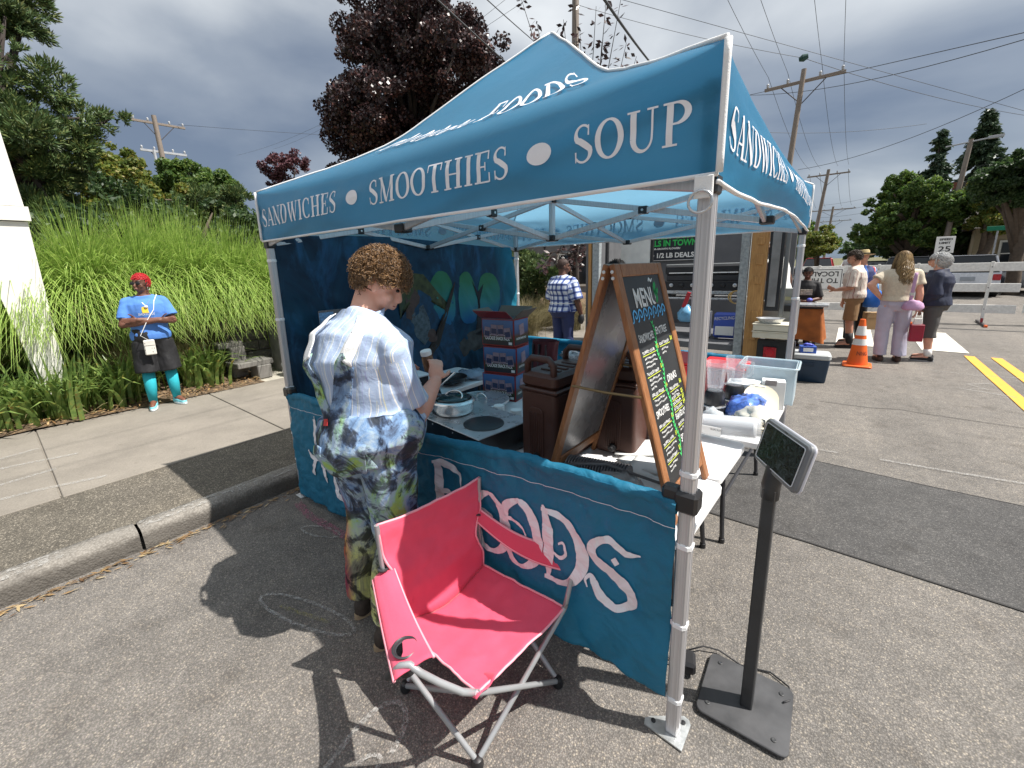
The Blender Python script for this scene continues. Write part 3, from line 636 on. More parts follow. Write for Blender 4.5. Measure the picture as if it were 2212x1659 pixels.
# ---------------------------------------------------------------- painted side wall
mur = thing('mural_wall', 'dark blue printed tent side wall with bearded staff holder and glowing arches', 'tent wall', (-2.95, 1.475, 0))
def murf(u, v, l_=0):
    y_ = .02+2.86*u; z_ = .12+1.93*v+.03*math.sin(u*5)*v
    d = .035*fbm((y_*1.6, z_*1.1, 7), 1)+.028*fbm((y_*3.4+z_*2.6, z_*1.5-y_*1.4, 17), 1)*(.5+.5*v)+.012*fbm((y_*9+z_*6, z_*3, 27), 1)
    d += .035*math.sin(u*60+v*7)*max(0, (u-.82)/.18)
    return Vector((-2.93+d+l_, y_, z_))
def mural_mat():
    t = NT('mural_cloth'); sp = t.n('ShaderNodeSeparateXYZ', {0: t.obj()}); 
    base = t.ramp(t.noise(1.5, 6, .62, dist=1.5), [(.25, (.004, .018, .045)), (.5, (.008, .06, .12)), (.75, (.012, .11, .19))])
    st = t.ramp(t.noise(2.2, 5, .6, sc3=(1, 1.5, .6), dist=2.0), [(.5, (0, 0, 0)), (.75, (.02, .10, .22))])
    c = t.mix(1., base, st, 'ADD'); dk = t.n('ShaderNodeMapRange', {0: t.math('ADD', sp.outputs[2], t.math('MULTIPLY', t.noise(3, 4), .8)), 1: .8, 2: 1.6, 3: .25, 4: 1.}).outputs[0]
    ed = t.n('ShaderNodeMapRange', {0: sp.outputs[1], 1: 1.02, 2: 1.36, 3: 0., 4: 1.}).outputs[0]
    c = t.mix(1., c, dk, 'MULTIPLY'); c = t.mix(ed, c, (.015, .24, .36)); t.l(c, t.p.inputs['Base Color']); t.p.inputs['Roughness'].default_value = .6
    bp = t.bump(t.noise(9, 4, .6, dist=1.), .25, .02)
    tr = t.n('ShaderNodeBsdfTranslucent'); t.l(c, tr.inputs[0]); ms = t.n('ShaderNodeMixShader', {0: .3}); t.l(t.p.outputs[0], ms.inputs[1]); t.l(tr.outputs[0], ms.inputs[2]); t.l(ms.outputs[0], t.o.inputs[0])
    return t.m
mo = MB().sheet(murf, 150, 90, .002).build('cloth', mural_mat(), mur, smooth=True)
def mfn(x_, y_, l_): return murf(x_, y_, l_)
def mural_shape(poly, m_, lift, name='print', n=5):
    """printed patch: fan of a 2D outline in (u,v)"""
    cx_ = sum(p[0] for p in poly)/len(poly); cy_ = sum(p[1] for p in poly)/len(poly); V = []; F = []; k = len(poly)
    for r_ in range(1, n+1):
        for p in poly: V.append(mfn(cx_+(p[0]-cx_)*r_/n, cy_+(p[1]-cy_)*r_/n, lift))
    V.append(mfn(cx_, cy_, lift)); c0 = len(V)-1
    for i in range(k): F.append((c0, i, (i+1) % k))
    for r_ in range(n-1):
        for i in range(k): a = r_*k+i; b = r_*k+(i+1) % k; F.append((a, a+k, b+k, b))
    return MB().add(V, F).build(name, m_, mo, smooth=True)
def egg(cx_, cy_, rx, ry, n=22): return [(cx_+rx*math.copysign(abs(math.cos(t))**.8, math.cos(t))*(1-.10*math.sin(t)), cy_+ry*math.copysign(abs(math.sin(t))**.8, math.sin(t))) for t in [2*math.pi*i/n for i in range(n)]]
def glow_mat():
    t = NT('arch_print'); sp = t.n('ShaderNodeSeparateXYZ', {0: t.obj()}); f = t.math('ADD', sp.outputs[2], t.math('MULTIPLY', t.noise(4, 4), .25))
    c = t.ramp(t.n('ShaderNodeMapRange', {0: f, 1: 1.05, 2: 1.85}).outputs[0], [(0, (.003, .035, .17)), (.35, (.005, .11, .27)), (.62, (.02, .20, .21)), (.9, (.02, .16, .075))]); t.l(c, t.p.inputs['Base Color']); t.p.inputs['Roughness'].default_value = .6; return t.m
MG = glow_mat()
for cx_, cy_ in ((.565, .70), (.70, .70), (.825, .695)): mural_shape(egg(cx_, cy_, .058, .15), MG, .004, n=7)
MK = mat('ink_dark', (.012, .014, .018), .7); MR = mat('robe_print', (.012, .05, .10), .7, var=.5, scale=14); MBE = mat('beard_print', (.085, .11, .125), .7, var=.5, scale=30); MSK = mat('face_print', (.09, .05, .04), .7, var=.3, scale=30); MGO = mat('hood_print', (.06, .065, .025), .7, var=.5, scale=18); MBR = mat('staff_print', (.035, .024, .018), .7, var=.3)
mural_shape([(.33, .30), (.36, .55), (.40, .70), (.46, .76), (.53, .70), (.60, .58), (.65, .40), (.64, .25), (.5, .22), (.4, .22)], MR, .006)
mural_shape([(.37, .62), (.375, .76), (.42, .84), (.49, .83), (.545, .74), (.60, .66), (.57, .64), (.50, .72), (.44, .75), (.405, .70)], MGO, .008)
mural_shape([(.40, .62), (.405, .74), (.44, .77), (.465, .72), (.46, .62), (.43, .60)], MSK, .010)
mural_shape([(.415, .62), (.45, .66), (.475, .68), (.50, .60), (.50, .52), (.47, .47), (.435, .52)], MBE, .012)
mural_shape([(.48, .44), (.505, .475), (.60, .74), (.625, .80), (.61, .72), (.53, .46), (.50, .42)], MBR, .014)
mural_shape(egg(.505, .515, .022, .035, 14), MSK, .016, n=3); mural_shape(egg(.475, .42, .024, .033, 14), MSK, .016, n=3)
mural_shape([(.735, .48), (.75, .60), (.755, .72), (.735, .80), (.765, .73), (.80, .78), (.772, .68), (.768, .58), (.80, .46)], MK, .007)
mural_shape([(.63, .44), (.70, .50), (.80, .52), (.84, .50), (.80, .40), (.66, .36)], mat('rock_print', (.05, .052, .05), .8, var=.5, scale=12), .005)
for q in range(4): MB().tube([Vector((-2.95, 2.90, 1.9-.35*q)), Vector((-2.93, 2.86, 1.88-.35*q)), Vector((-2.91, 2.82, 1.9-.35*q))], .012, n=5).build('tie', M_BANNER, mur)
# ---------------------------------------------------------------- tables and what stands on them
M_TABLE = mat('white_table_plastic', (.80, .80, .80), .5, var=.05, scale=10, bump=.1, bscale=250); M_DGREY = mat('dark_grey_tube', (.05, .05, .055), .4, .3, var=.1)
TZ = .74
def rrect(w_, h_, r_, n=5):
    P = []
    for cx_, cy_, a0 in ((w_/2-r_, h_/2-r_, 0), (-w_/2+r_, h_/2-r_, 90), (-w_/2+r_, -h_/2+r_, 180), (w_/2-r_, -h_/2+r_, 270)):
        for i in range(n+1): a = R(a0+90*i/n); P.append((cx_+r_*math.cos(a), cy_+r_*math.sin(a)))
    return P
def slab(mb, w_, h_, r_, z0, z1, M4=None, b=.006, mi=0, n=5):
    """rounded slab with a chamfered rim"""
    ring = [(rrect(w_-2*b, h_-2*b, max(.001, r_-b), n), z0), (rrect(w_, h_, r_, n), z0+b), (rrect(w_, h_, r_, n), z1-b), (rrect(w_-2*b, h_-2*b, max(.001, r_-b), n), z1)]
    V = []; F = []; k = len(ring[0][0])
    for P, z in ring: V += [Vector((p[0], p[1], z)) for p in P]
    for j in range(3): F += [(j*k+i, j*k+(i+1) % k, (j+1)*k+(i+1) % k, (j+1)*k+i) for i in range(k)]
    F += [tuple(range(k))[::-1], tuple(range(3*k, 4*k))]
    if M4 is not None: V = [M4 @ v for v in V]
    return mb.add(V, F, mi)
def table(name, label, cx_, cy_, lx, ly, rz, group='white folding tables'):
    t = thing(name, label, 'table', (cx_, cy_, 0), rz, group)
    slab(MB(), lx, ly, .05, TZ-.042, TZ).build('table_top', M_TABLE, t, smooth=40, local=True)
    for sx in (-1, 1):
        x_ = sx*(lx/2-.22); l_ = MB()
        l_.tube([(x_, -ly/2+.10, TZ-.05), (x_+.01*sx, -ly/2+.09, .45), (x_+.04*sx, -ly/2+.05, .03), (x_+.04*sx, -ly/2+.05, .012)], .014, n=8)
        l_.tube([(x_, ly/2-.10, TZ-.05), (x_+.01*sx, ly/2-.09, .45), (x_+.04*sx, ly/2-.05, .03), (x_+.04*sx, ly/2-.05, .012)], .014, n=8)
        l_.tube([(x_+.02*sx, -ly/2+.08, .30), (x_+.02*sx, ly/2-.08, .30)], .011, n=8); lo = l_.build('leg', M_DGREY, t, smooth=40, local=True)
        for sy in (-1, 1): MB().lathe([(.018, 0), (.018, .03), (.012, .032)], (x_+.04*sx, sy*(ly/2-.05), 0), 10).build('foot_cap', M_BLACKP, lo, local=True)
        MB().tube([(x_, 0, TZ-.06), (x_-.22*sx, 0, TZ-.07), (x_-.3*sx, 0, TZ-.05)], .01, n=6).build('brace', M_DGREY, t, local=True)
    return t
table('folding_table', 'white folding table carrying the menu board, nearest the front banner', -.94, .43, 1.83, .58, R(-2))
table('folding_table', 'white folding table with loose papers and blue snack boxes in the middle', -.945, 1.02, 1.83, .56, R(-2))
table('folding_table', 'white folding table with blenders and bins near the back', -.88, 1.92, 1.9, 1.22, R(-1))
table('folding_table', 'white folding table along the mural holding griddle and frying pan', -2.57, 1.02, 1.45, .62, R(90))
# menu board
def wood_mat(name, a, b, sc3=(9, 9, .9)):
    t = NT(name); n = t.noise(6, 6, .6, sc3=sc3, dist=.6); c = t.ramp(n, [(.3, a), (.7, b)]); t.l(c, t.p.inputs['Base Color']); t.p.inputs['Roughness'].default_value = .5; t.bump(t.noise(40, 3, sc3=sc3), .15, .004); return t.m
M_WOOD = wood_mat('frame_wood', (.20, .075, .025), (.36, .155, .06)); M_CHALKB = mat('chalkboard', (.018, .020, .022), .5, var=.35, scale=5); M_INNER = mat('board_back', (.15, .15, .16), .28, .3, var=.1)
board = thing('menu_board', 'wooden A-frame chalkboard menu standing on the front table', 'menu board', (-.40, .46, TZ))
AH = 1.04
def leaf(xb, name, front):
    """one leaf of the A-frame, foot at x=xb"""
    o = Vector((-.40+.012*(1 if front else -1), 0, TZ+AH)); foot = Vector((xb, 0, TZ)); d = (foot-o); L_ = d.length; d.normalize()
    ux = Vector((0, 1, 0)); up = -d; n = ux.cross(up)     # n faces out for the front leaf
    if not front: n = -n
    def P(y_, s, l_=0): return Vector((0, y_, 0))+o+d*s+n*l_
    M3 = Matrix((ux, up, n)).transposed() if front else Matrix((-ux, up, n)).transposed()
    lf = None
    st = []
    y0, y1, fw, th = .195, .725, .055, .022
    for (a, b, c, e_) in ((y0, y0+fw, 0, L_), (y1-fw, y1, 0, L_), (y0+fw+.001, y1-fw-.001, .0, fw), (y0+fw+.001, y1-fw-.001, .875*L_, .875*L_+fw)):
        st.append(((a+b)/2, (c+e_)/2, b-a, e_-c))
    par = board
    for i, (cy_, cs, wy, ws) in enumerate(st):
        MB().box(P(cy_, cs), (wy, ws, th), M3, b=.004).build('stile' if i < 2 else 'rail', M_WOOD, board)
    pn = MB().box(P((y0+y1)/2, (fw+.875*L_)/2), (y1-y0-2*fw, .875*L_-fw, .008), M3, b=.001).build('chalkboard_panel' if front else 'back_panel', M_CHALKB if front else M_INNER, board)
    return P, L_, n, pn, (y0+fw, y1-fw)
PB, LB, nB, pb, _ = leaf(-.70, 'back', False)
PF, LF, nF, pf, (ya, yb) = leaf(-.10, 'front', True)
for y_ in (.20, .70):
    mbx = MB(); mbx.tube([Vector((-.245, y_-.012, TZ+.52)), Vector((-.40, y_-.012, TZ+.515)), Vector((-.555, y_-.012, TZ+.52))], .006, n=6); mbx.build('spreader', mat('brass_strap', (.22, .15, .07), .45, .6), board)
for s_ in (.03, .055):
    for xq in (-.413, -.387): MB().lathe([(.007, 0), (.007, .003), (.001, .004)], (xq+(.008 if xq > -.4 else -.008)*s_*20, .195, TZ+AH-s_), 10, Matrix.Rotation(R(90), 3, 'X')).build('screw', M_STEEL, board)
def cfn(x_, y_, l_): return PF(ya+x_, y_, .0045+l_)         # x across panel from its left, y = distance down from the top
M_CHW = mat('chalk_white', (.72, .72, .70), .9, var=.2, scale=60); M_CHG = mat('chalk_green', (.06, .62, .16), .9, var=.1); M_CHY = mat('chalk_yellow', (.62, .70, .06), .9, var=.1); M_CHB = mat('chalk_blue', (.12, .42, .72), .9, var=.15)
PWID = yb-ya
def hand_text(s_, x_, y_, size, m_, wid=None, name='lettering', tilt=0.):
    mb = MB(); sans(mb, s_, lambda a, b, l_: cfn(x_+a, y_-b-tilt*a+.002*math.sin(a*90+y_*50), .0012), size, 0, 0, width=wid, bold=.0006*(size/.03)); o = mb.build(name, m_, pf); o['kind'] = 'stuff'; return o
hand_text('MENU', .075, .19, .115, M_CHW, .25)
mb = MB(); strokes_to(mb, [sw([(0, 0, .1), (.3, .25, .16), (.6, 0, .16), (1, .25, .08)])], lambda a, b, l_: cfn(.27+a, .085-b, .0015), .05, .05, 0, 0, 0); mb.build('tilde_mark', M_CHW, pf)
for i in range(7):
    mb = MB(); strokes_to(mb, [sw([(-.05, .1, .09), (.2, .25, .12), (.3, .8, .12), (.6, 1.0, .12), (.9, .75, .12), (.85, .45, .1), (.62, .42, .1), (.6, .62, .08)])], lambda a, b, l_, i=i: cfn(.012+i*.056+a, .255-b, .0015), .058, .055, 0, 0, 0); mb.build('wave', M_CHB, pf)
V_ = [(.335+.05*math.cos(t)*(1+.25*math.sin(3*t)), .14+.065*math.sin(t)*(1+.2*math.cos(4*t))) for t in [2*math.pi*i/26 for i in range(26)]]
MB().add([cfn(x_, y_, .0012) for x_, y_ in V_], [tuple(range(26))[::-1]]).build('drawing', M_BLACKP, pf)
mb = MB(); strokes_to(mb, [sw([(.2, 0, .1), (.5, .3, .3), (.3, .7, .35), (.7, 1, .15)]), sw([(.1, .6, .1), (.6, .5, .2), (1, .7, .1)])], lambda a, b, l_: cfn(.305+a, .185-b, .002), .06, .09, 0, 0, 0); mb.build('drawing', mat('chalk_dark_green', (.02, .28, .08), .9), pf)
for i in range(34):
    y_ = .275+i*.018; x_ = .205+.012*math.sin(i*.7)
    mb = MB()
    for sg in (-1, 1): strokes_to(mb, [([(0, 0), (.5*sg, .55), (.9*sg, .75)], [.25, .35, .05])], lambda a, b, l_: cfn(x_+a, y_-b, .0015), .014, .02, 0, 0, 0)
    strokes_to(mb, [([(0, -.6), (0, .6)], [.18, .18])], lambda a, b, l_: cfn(x_+a, y_-b, .0018), .014, .02, 0, 0, 0); mb.build('vine_leaf', M_CHG, pf)
LM = [('SANDWICHES', .03, .335, .046, .165), ('ENTREE', .225, .325, .046, .14), ('SMOOTHIES', .03, .655, .042, .15), ('DRINKS', .235, .545, .044, .12), ('SHAVED ICE', .23, .72, .036, .135), ('SIDES', .235, .825, .046, .08)]
for s_, x_, y_, z_, w__ in LM: hand_text(s_, x_, y_, z_, M_CHW, w__)
def item(x_, y_, txt, price, lines, w__):
    hand_text(txt, x_, y_, .017, M_CHW, w__*.72); hand_text(price, x_+w__*.85, y_-.004, .027, M_CHY, .028)
    MB().add([cfn(x_, y_+.006, .001), cfn(x_+w__*.8, y_+.004, .001), cfn(x_+w__*.8, y_+.007, .001), cfn(x_, y_+.009, .001)], [(3, 2, 1, 0)]).build('underline', M_CHY, pf)
    for j, l_ in enumerate(lines): hand_text(l_, x_+.012, y_+.024+.018*j, .013, M_CHW)
item(.03, .385, 'TURKEY CLUB', '$15', ['with roasted vegetables', 'smoked meat, provolone', 'through the bakery'], .19)
item(.03, .475, 'THE PULLED PORKER', '$17', ['BBQ pulled pork, slaw', 'pickled onion, sourdough', 'heavy glaze'], .19); item(.03, .565, 'GRILLED VEGGIE', '$14', ['green apple, brie, basil', 'sliced onion on sourdough'], .19)
item(.03, .70, 'BERRY GREEN MANGO', '$10', ['strawberry, banana, oat', 'mango, spinach, orange'], .18); item(.03, .775, 'TROPICAL SWIRL', '$10', ['strawberry, coconut milk', 'pineapple, banana'], .18); item(.03, .845, 'CHOCOLATE BERRY', '$10', ['banana, strawberry', 'cocoa & milk'], .18)
item(.235, .375, 'ROAST CHICKEN', '$18', ['with rice & peas', 'mixed veg'], .17); item(.235, .585, 'FRESH LEMONADE', '$6', ['mint, ginger, lime'], .16)
for j, (a, b) in enumerate((('ICED TEA', '$5'), ('SODA', '$3'), ('BOTTLED WATER', '$4'))): item(.235, .628+.026*j, a, b, [], .15)
item(.24, .75, 'ASK FOR FLAVOURS', '$5', ['lime  cherry  mango'], .14)
for j, (a, b) in enumerate((('POTATO SALAD', '$2'), ('COLE SLAW', '$3'), ('SIDE SALAD', '$3'))): item(.24, .855+.024*j, a, b, [], .14)
# drinks dispenser
M_BROWN = mat('brown_moulded', (.075, .030, .020), .5, var=.1, scale=12, bump=.15, bscale=120)
def dispenser(name, label, loc, rz, group=None):
    t = thing(name, label, 'drink dispenser', loc, rz, group); w_, d_ = .235, .42
    body = MB(); slab(body, w_, d_, .03, 0, .40, b=.012); body.build('body', M_BROWN, t, smooth=35, local=True)
    MB().box((0, 0, .408), (w_+.012, d_+.012, .022), b=.008).build('rim', M_BROWN, t, local=True)
    lid = MB(); slab(lid, w_-.004, d_-.004, .035, .416, .50, b=.02); lo = lid.build('lid', M_BROWN, t, smooth=35, local=True)
    for sy in (-1, 1):
        h = MB(); h.tube([(-.085, sy*(d_/2-.03), .46), (-.083, sy*(d_/2-.03), .545), (-.055, sy*(d_/2-.03), .572), (.055, sy*(d_/2-.03), .572), (.083, sy*(d_/2-.03), .545), (.085, sy*(d_/2-.03), .46)], .019, n=10); h.build('handle', M_BROWN, t, smooth=True, local=True)
    for q in (-.07, -.03, .01, .05): MB().box((.02, q*1.6, .503), (.12, .03, .012), b=.004).build('lid_rib', M_BROWN, lo, local=True)
    g_ = MB(); slab(g_, .10, .29, .03, 0, .006, Matrix.Translation((-.01, -d_/2-.001, .17)) @ Matrix.Rotation(R(90), 4, 'X'), b=.002); go = g_.build('front_plate', M_BROWN, t, local=True)
    for q in range(7): MB().box((-.046+q*.012, -d_/2-.008, .165), (.005, .005, .25), b=.001).build('flute', M_BROWN, go, local=True)
    MB().lathe([(.022, 0), (.022, .03), (.012, .035), (.012, .05)], (.0, -d_/2, .045), 12, Matrix.Rotation(R(90), 3, 'X')).build('tap_boss', M_BLACKP, t, smooth=40, local=True)
    return t
dispenser('drink_dispenser', 'brown insulated drink dispenser with moulded handle left of menu board', (-.845, .56, TZ), R(-3))
dispenser('drink_dispenser', 'second brown dispenser half hidden behind menu board', (-.60, .90, TZ), R(5))
# cooktop with round plate
stove = thing('cooktop', 'stainless counter cooktop with one round black plate beside front banner', 'cooktop', (-1.38, .37, TZ), R(-8))
MB().box((0, 0, .078), (.66, .40, .152), b=.004).build('casing', mat('smoked_steel', (.10, .10, .105), .3, .8, var=.2), stove, local=True)
MB().box((0, 0, .157), (.672, .412, .006), b=.002).build('steel_top', M_STEEL, stove, local=True)
MB().lathe([(.118, .160), (.118, .164), (.112, .166), (.001, .166)], (.175, -.03, 0), 40).build('plate', M_BLACKP, stove, smooth=40, local=True); MB().lathe([(.118, .160), (.118, .1635), (.112, .164), (.001, .164)], (-.16, -.02, 0), 40).build('plate', M_BLACKP, stove, smooth=40, local=True)
for x_ in (-.3, -.1, .1, .29): MB().lathe([(.006, 0), (.005, .003), (.001, .004)], (x_, -.2, .135), 8, Matrix.Rotation(R(90), 3, 'X')).build('rivet', M_STEEL, stove, local=True)
for x_ in (.24, .30): MB().box((x_, -.2015, .06), (.006, .003, .10), b=.001).build('edge_trim', M_STEEL, stove, local=True)
# pot
M_CHROME = mat('polished_steel', (.74, .73, .71), .16, .85, var=.05); M_GLASSD = mat('lid_glass', (.06, .13, .14), .04, var=0, trans=.75)
def pot(name, label, c, r_, h_, cat='pot'):
    t = thing(name, label, cat, c)
    MB().lathe([(r_*.86, 0), (r_*.93, .008), (r_*.98, .03), (r_, h_*.9), (r_+.008, h_), (r_+.004, h_+.004), (r_-.004, h_*.9), (r_*.9, .02), (.001, .015)], c, 40).build('bowl', M_CHROME, t, smooth=50)
    MB().lathe([(r_+.006, h_+.004), (r_, h_+.012), (r_*.9, h_+.014), (r_*.9, h_+.008), (r_, h_+.004)], c, 40).build('lid_rim', M_CHROME, t, smooth=50)
    MB().lathe([(r_*.92, h_+.012), (r_*.6, h_+.024), (.001, h_+.030)], c, 40).build('lid', M_GLASSD, t, smooth=True)
    MB().tube([Vector(c)+Vector((r_*.55*math.cos(a), r_*.30*math.sin(a), h_+.020+.032*math.sin(a))) for a in [math.pi*i/12 for i in range(13)]], .006, n=8).build('lid_handle', M_CHROME, t, smooth=True)
    return t
pot('covered_pan', 'shiny round steel pan with glass lid on the cooktop', (-1.50, .36, TZ+.164), .128, .075, 'pan')
t = thing('pan_lid', 'large flat steel lid with loop handle lying behind the cooktop', 'lid', (-1.72, .86, TZ))
MB().lathe([(.21, 0), (.212, .012), (.205, .018), (.19, .014), (.001, .02)], (-1.72, .86, TZ+.06), 44).build('disc', M_STEEL, t, smooth=40); MB().tube([(-1.72+.05*math.cos(a), .86, TZ+.075+.045*math.sin(a)) for a in [math.pi*i/10 for i in range(11)]], .006).build('loop', M_CHROME, t, smooth=True)
MB().lathe([(.17, 0), (.19, .05), (.2, .062)], (-1.72, .86, TZ), 30).build('stand', M_STEEL, t, smooth=40)
t = thing('saucepan', 'steel pan with blue glass lid by the standing cook', 'pan', (-1.86, .50, TZ)); MB().lathe([(.11, 0), (.125, .02), (.13, .09), (.135, .095), (.12, .1), (.06, .115), (.001, .12)], (-1.86, .50, TZ+.05), 30).build('bowl', M_CHROME, t, smooth=50)
MB().tube([(-1.86, .5, TZ+.17), (-1.80, .56, TZ+.26), (-1.74, .62, TZ+.33)], [.006, .005, .008]).build('ladle_handle', M_CHROME, t)
M_CUP = mat('white_paper', (.80, .80, .78), .6, var=.03)
for i, (x_, y_) in enumerate(((-1.42, .705), (-1.27, .70))):
    t = thing('paper_cup', ('white paper cup upside down, nearer the steel lid', 'white paper cup upside down, nearer the snack bags')[i], 'cup', (x_, y_, TZ), 0, 'paper cups')
    MB().lathe([(.046, 0), (.038, .10), (.036, .104), (.001, .102)], (x_, y_, TZ+.02), 24).build('cup_wall', M_CUP, t, smooth=40); MB().lathe([(.046, 0), (.049, .004), (.046, .008)], (x_, y_, TZ+.018), 24).build('rolled_rim', M_CUP, t, smooth=True)
# bags of snacks
def bagmat():
    t = NT('blue_snack_bag'); c = t.ramp(t.noise(22, 4, .6, dist=1), [(.35, (.05, .09, .22)), (.5, (.3, .36, .5)), (.6, (.62, .64, .70)), (.72, (.06, .10, .26))]); t.l(c, t.p.inputs['Base Color']); t.p.inputs['Roughness'].default_value = .18; t.bump(t.noise(40, 4), .5, .02); return t.m
M_BAG = bagmat()
def lump(mb, c, r_, k, amp=.25, nu=18, nv=12):
    o = len(mb.v); mb.ell((0, 0, 0), r_, nu=nu, nv=nv); C_ = Vector(c)
    for i in range(o, len(mb.v)):
        p = Vector(mb.v[i]); q = 1+amp*fbm((p.x/r_[0]*1.5, p.y/r_[1]*1.5, p.z/r_[2]*1.5+k*7), 1)+amp*.6*fbm((p.x/r_[0]*4, p.y/r_[1]*4, p.z/r_[2]*4+k*3), 1)
        p = p*q; p.z = max(p.z, -r_[2]*.6); mb.v[i] = tuple(C_+p+Vector((0, 0, r_[2]*.6)))
for i, (x_, y_) in enumerate(((-1.14, .74), (-1.02, .80), (-1.20, .90), (-1.05, .95))):
    t = thing('snack_bag', ('crinkled blue snack bag beside the white cups', 'crinkled blue snack bag against the brown dispenser', 'crinkled blue snack bag behind the white cups', 'crinkled blue snack bag under the dispenser handle')[i], 'bag', (x_, y_, TZ), 0, 'snack bags'); mb = MB(); lump(mb, (x_, y_, TZ), (.085, .07, .05), i); mb.build('pouch', M_BAG, t, smooth=True)
    MB().box((x_+.01, y_-.055, TZ+.05), (.06, .003, .022), R(20), b=.0005).build('label_patch', M_CUP, t)
# snack boxes
def boxprint(i):
    t = NT('box_print'); sp = t.n('ShaderNodeSeparateXYZ', {0: t.obj()}); f = t.math('ADD', sp.outputs[2], t.math('MULTIPLY', t.noise(20, 4), .04))
    c = t.ramp(t.n('ShaderNodeMapRange', {0: f, 1: 0., 2: .21}).outputs[0], [(0, (.012, .016, .02)), (.28, (.015, .02, .03)), (.36, (.03, .05, .02)), (.5, (.07, .035, .02)), (.62, (.03, .07, .17)), (1, (.06, .16, .36))]); t.l(c, t.p.inputs['Base Color']); t.p.inputs['Roughness'].default_value = .35; return t.m
M_BOXP = boxprint(0); M_BOXR = mat('red_card', (.26, .02, .018), .45, var=.1); M_POUCH = mat('pouch_print', (.28, .20, .24), .4, var=.25, scale=60); M_NAVY = mat('navy_print', (.015, .03, .09), .4)
for i in range(3):
    bx, by, bz = -1.76+.012*(i % 2), 1.20+.008*i, TZ+i*.218; rz = R(10-4*(i == 2))
    t = thing('snack_box', ('blue and red snack pack carton at the bottom of the stack', 'blue and red snack pack carton in the middle of the stack', 'open blue and red snack pack carton on top of the stack')[i], 'box', (bx, by, bz), rz, 'stacked snack cartons')
    MB().box((0, 0, .108), (.30, .22, .214), b=.002).build('carton', M_BOXR, t, local=True)
    fp = MB().box((0, -.1108, .110), (.285, .003, .195), b=.0008).build('front_print', M_BOXP, t, local=True); spn = MB().box((.1508, 0, .110), (.003, .205, .195), b=.0008).build('side_print', M_BOXP, t, local=True)
    for q in range(4):
        a = (q-1.5)*.10; M3 = Matrix.Rotation(-a, 3, 'Y'); MB().box(((q-1.5)*.064, -.1138, .138-.02*abs(q-1.5)), (.056, .003, .085), M3, b=.0008).build('pouch_picture', M_POUCH, fp, local=True); MB().box(((q-1.5)*.064, -.1162, .130-.02*abs(q-1.5)), (.046, .002, .04), M3, b=.0005).build('pouch_band', M_NAVY, fp, local=True)
    mb = MB(); sans(mb, 'CASCADE SNACK PACK', plane_fn((-.115, -.1132, .052), (1, 0, 0), (0, 0, 1)), .038, 0, 0, width=.23, bold=.0008); o = mb.build('lettering', M_CUP, fp, local=True); o['kind'] = 'stuff'
    MB().box((0, .045*0-.1128, .088), (.2, .002, .004), b=.0004).build('mountain_line', M_CUP, fp, local=True)
    MB().box((.118, -.1134, .03), (.03, .003, .02), b=.0004).build('barcode', M_CUP, fp, local=True)
    mb = MB(); sans(mb, 'CASCADE SNACK PACK', plane_fn((.1534, -.085, .056), (0, 1, 0), (0, 0, 1)), .022, 0, 0, width=.15, bold=.0005); o = mb.build('lettering', M_CUP, spn, local=True); o['kind'] = 'stuff'
    MB().box((.1534, 0, .13), (.003, .07, .085), Matrix.Rotation(.15, 3, 'X'), b=.0008).build('pouch_picture', M_POUCH, spn, local=True)
    if i == 2:
        MK2 = mat('card_inside', (.16, .12, .09), .8); 
        for (c, d, rx, ry) in (((0, -.17, .255), (.30, .005, .12), R(58), 0), ((0, .15, .25), (.30, .005, .11), R(-40), 0), ((-.19, 0, .25), (.11, .22, .005), 0, R(35)), ((.19, 0, .255), (.11, .22, .005), 0, R(-40))):
            MB().box(c, d, Matrix.Rotation(rx, 3, 'X') @ Matrix.Rotation(ry, 3, 'Y'), b=.001).build('flap', M_BOXR if rx > 0 else MK2, t, local=True)
        MB().box((0, 0, .2155), (.28, .20, .002), b=.0005).build('opening_shade', M_BLACKP, t, local=True)  # black sheet on the closed carton, painting the shade inside its opening
# folded maroon chair leaning
M_MAR = mat('maroon_cloth', (.085, .012, .018), .7, var=.3, bump=.4, bscale=14)
t = thing('folded_chair', 'folded maroon camp chair leaning beside the snack cartons', 'chair', (-1.34, 1.12, TZ))
def fold(u, v): a = u*2*math.pi; r_ = (.06+.045*v)*(1+.35*fbm((math.cos(a)*2, math.sin(a)*2, v*4), 1)); return Vector((-1.36+.05*v+r_*math.cos(a), 1.12+r_*math.sin(a)*.7, TZ+.05+.47*v))
MB().grid(fold, 30, 16).build('cloth', M_MAR, t, smooth=True)
for q in (-.05, 0, .06): MB().tube([(-1.36+q, 1.07, TZ), (-1.32+q, 1.05, TZ+.5)], .008).build('tube', M_DGREY, t)
MB().tube([(-1.42, .98, TZ+.09), (-1.38, .97, TZ+.17), (-1.33, .96, TZ+.20)], [.012, .007, .014]).build('white_tag', M_CUP, t)
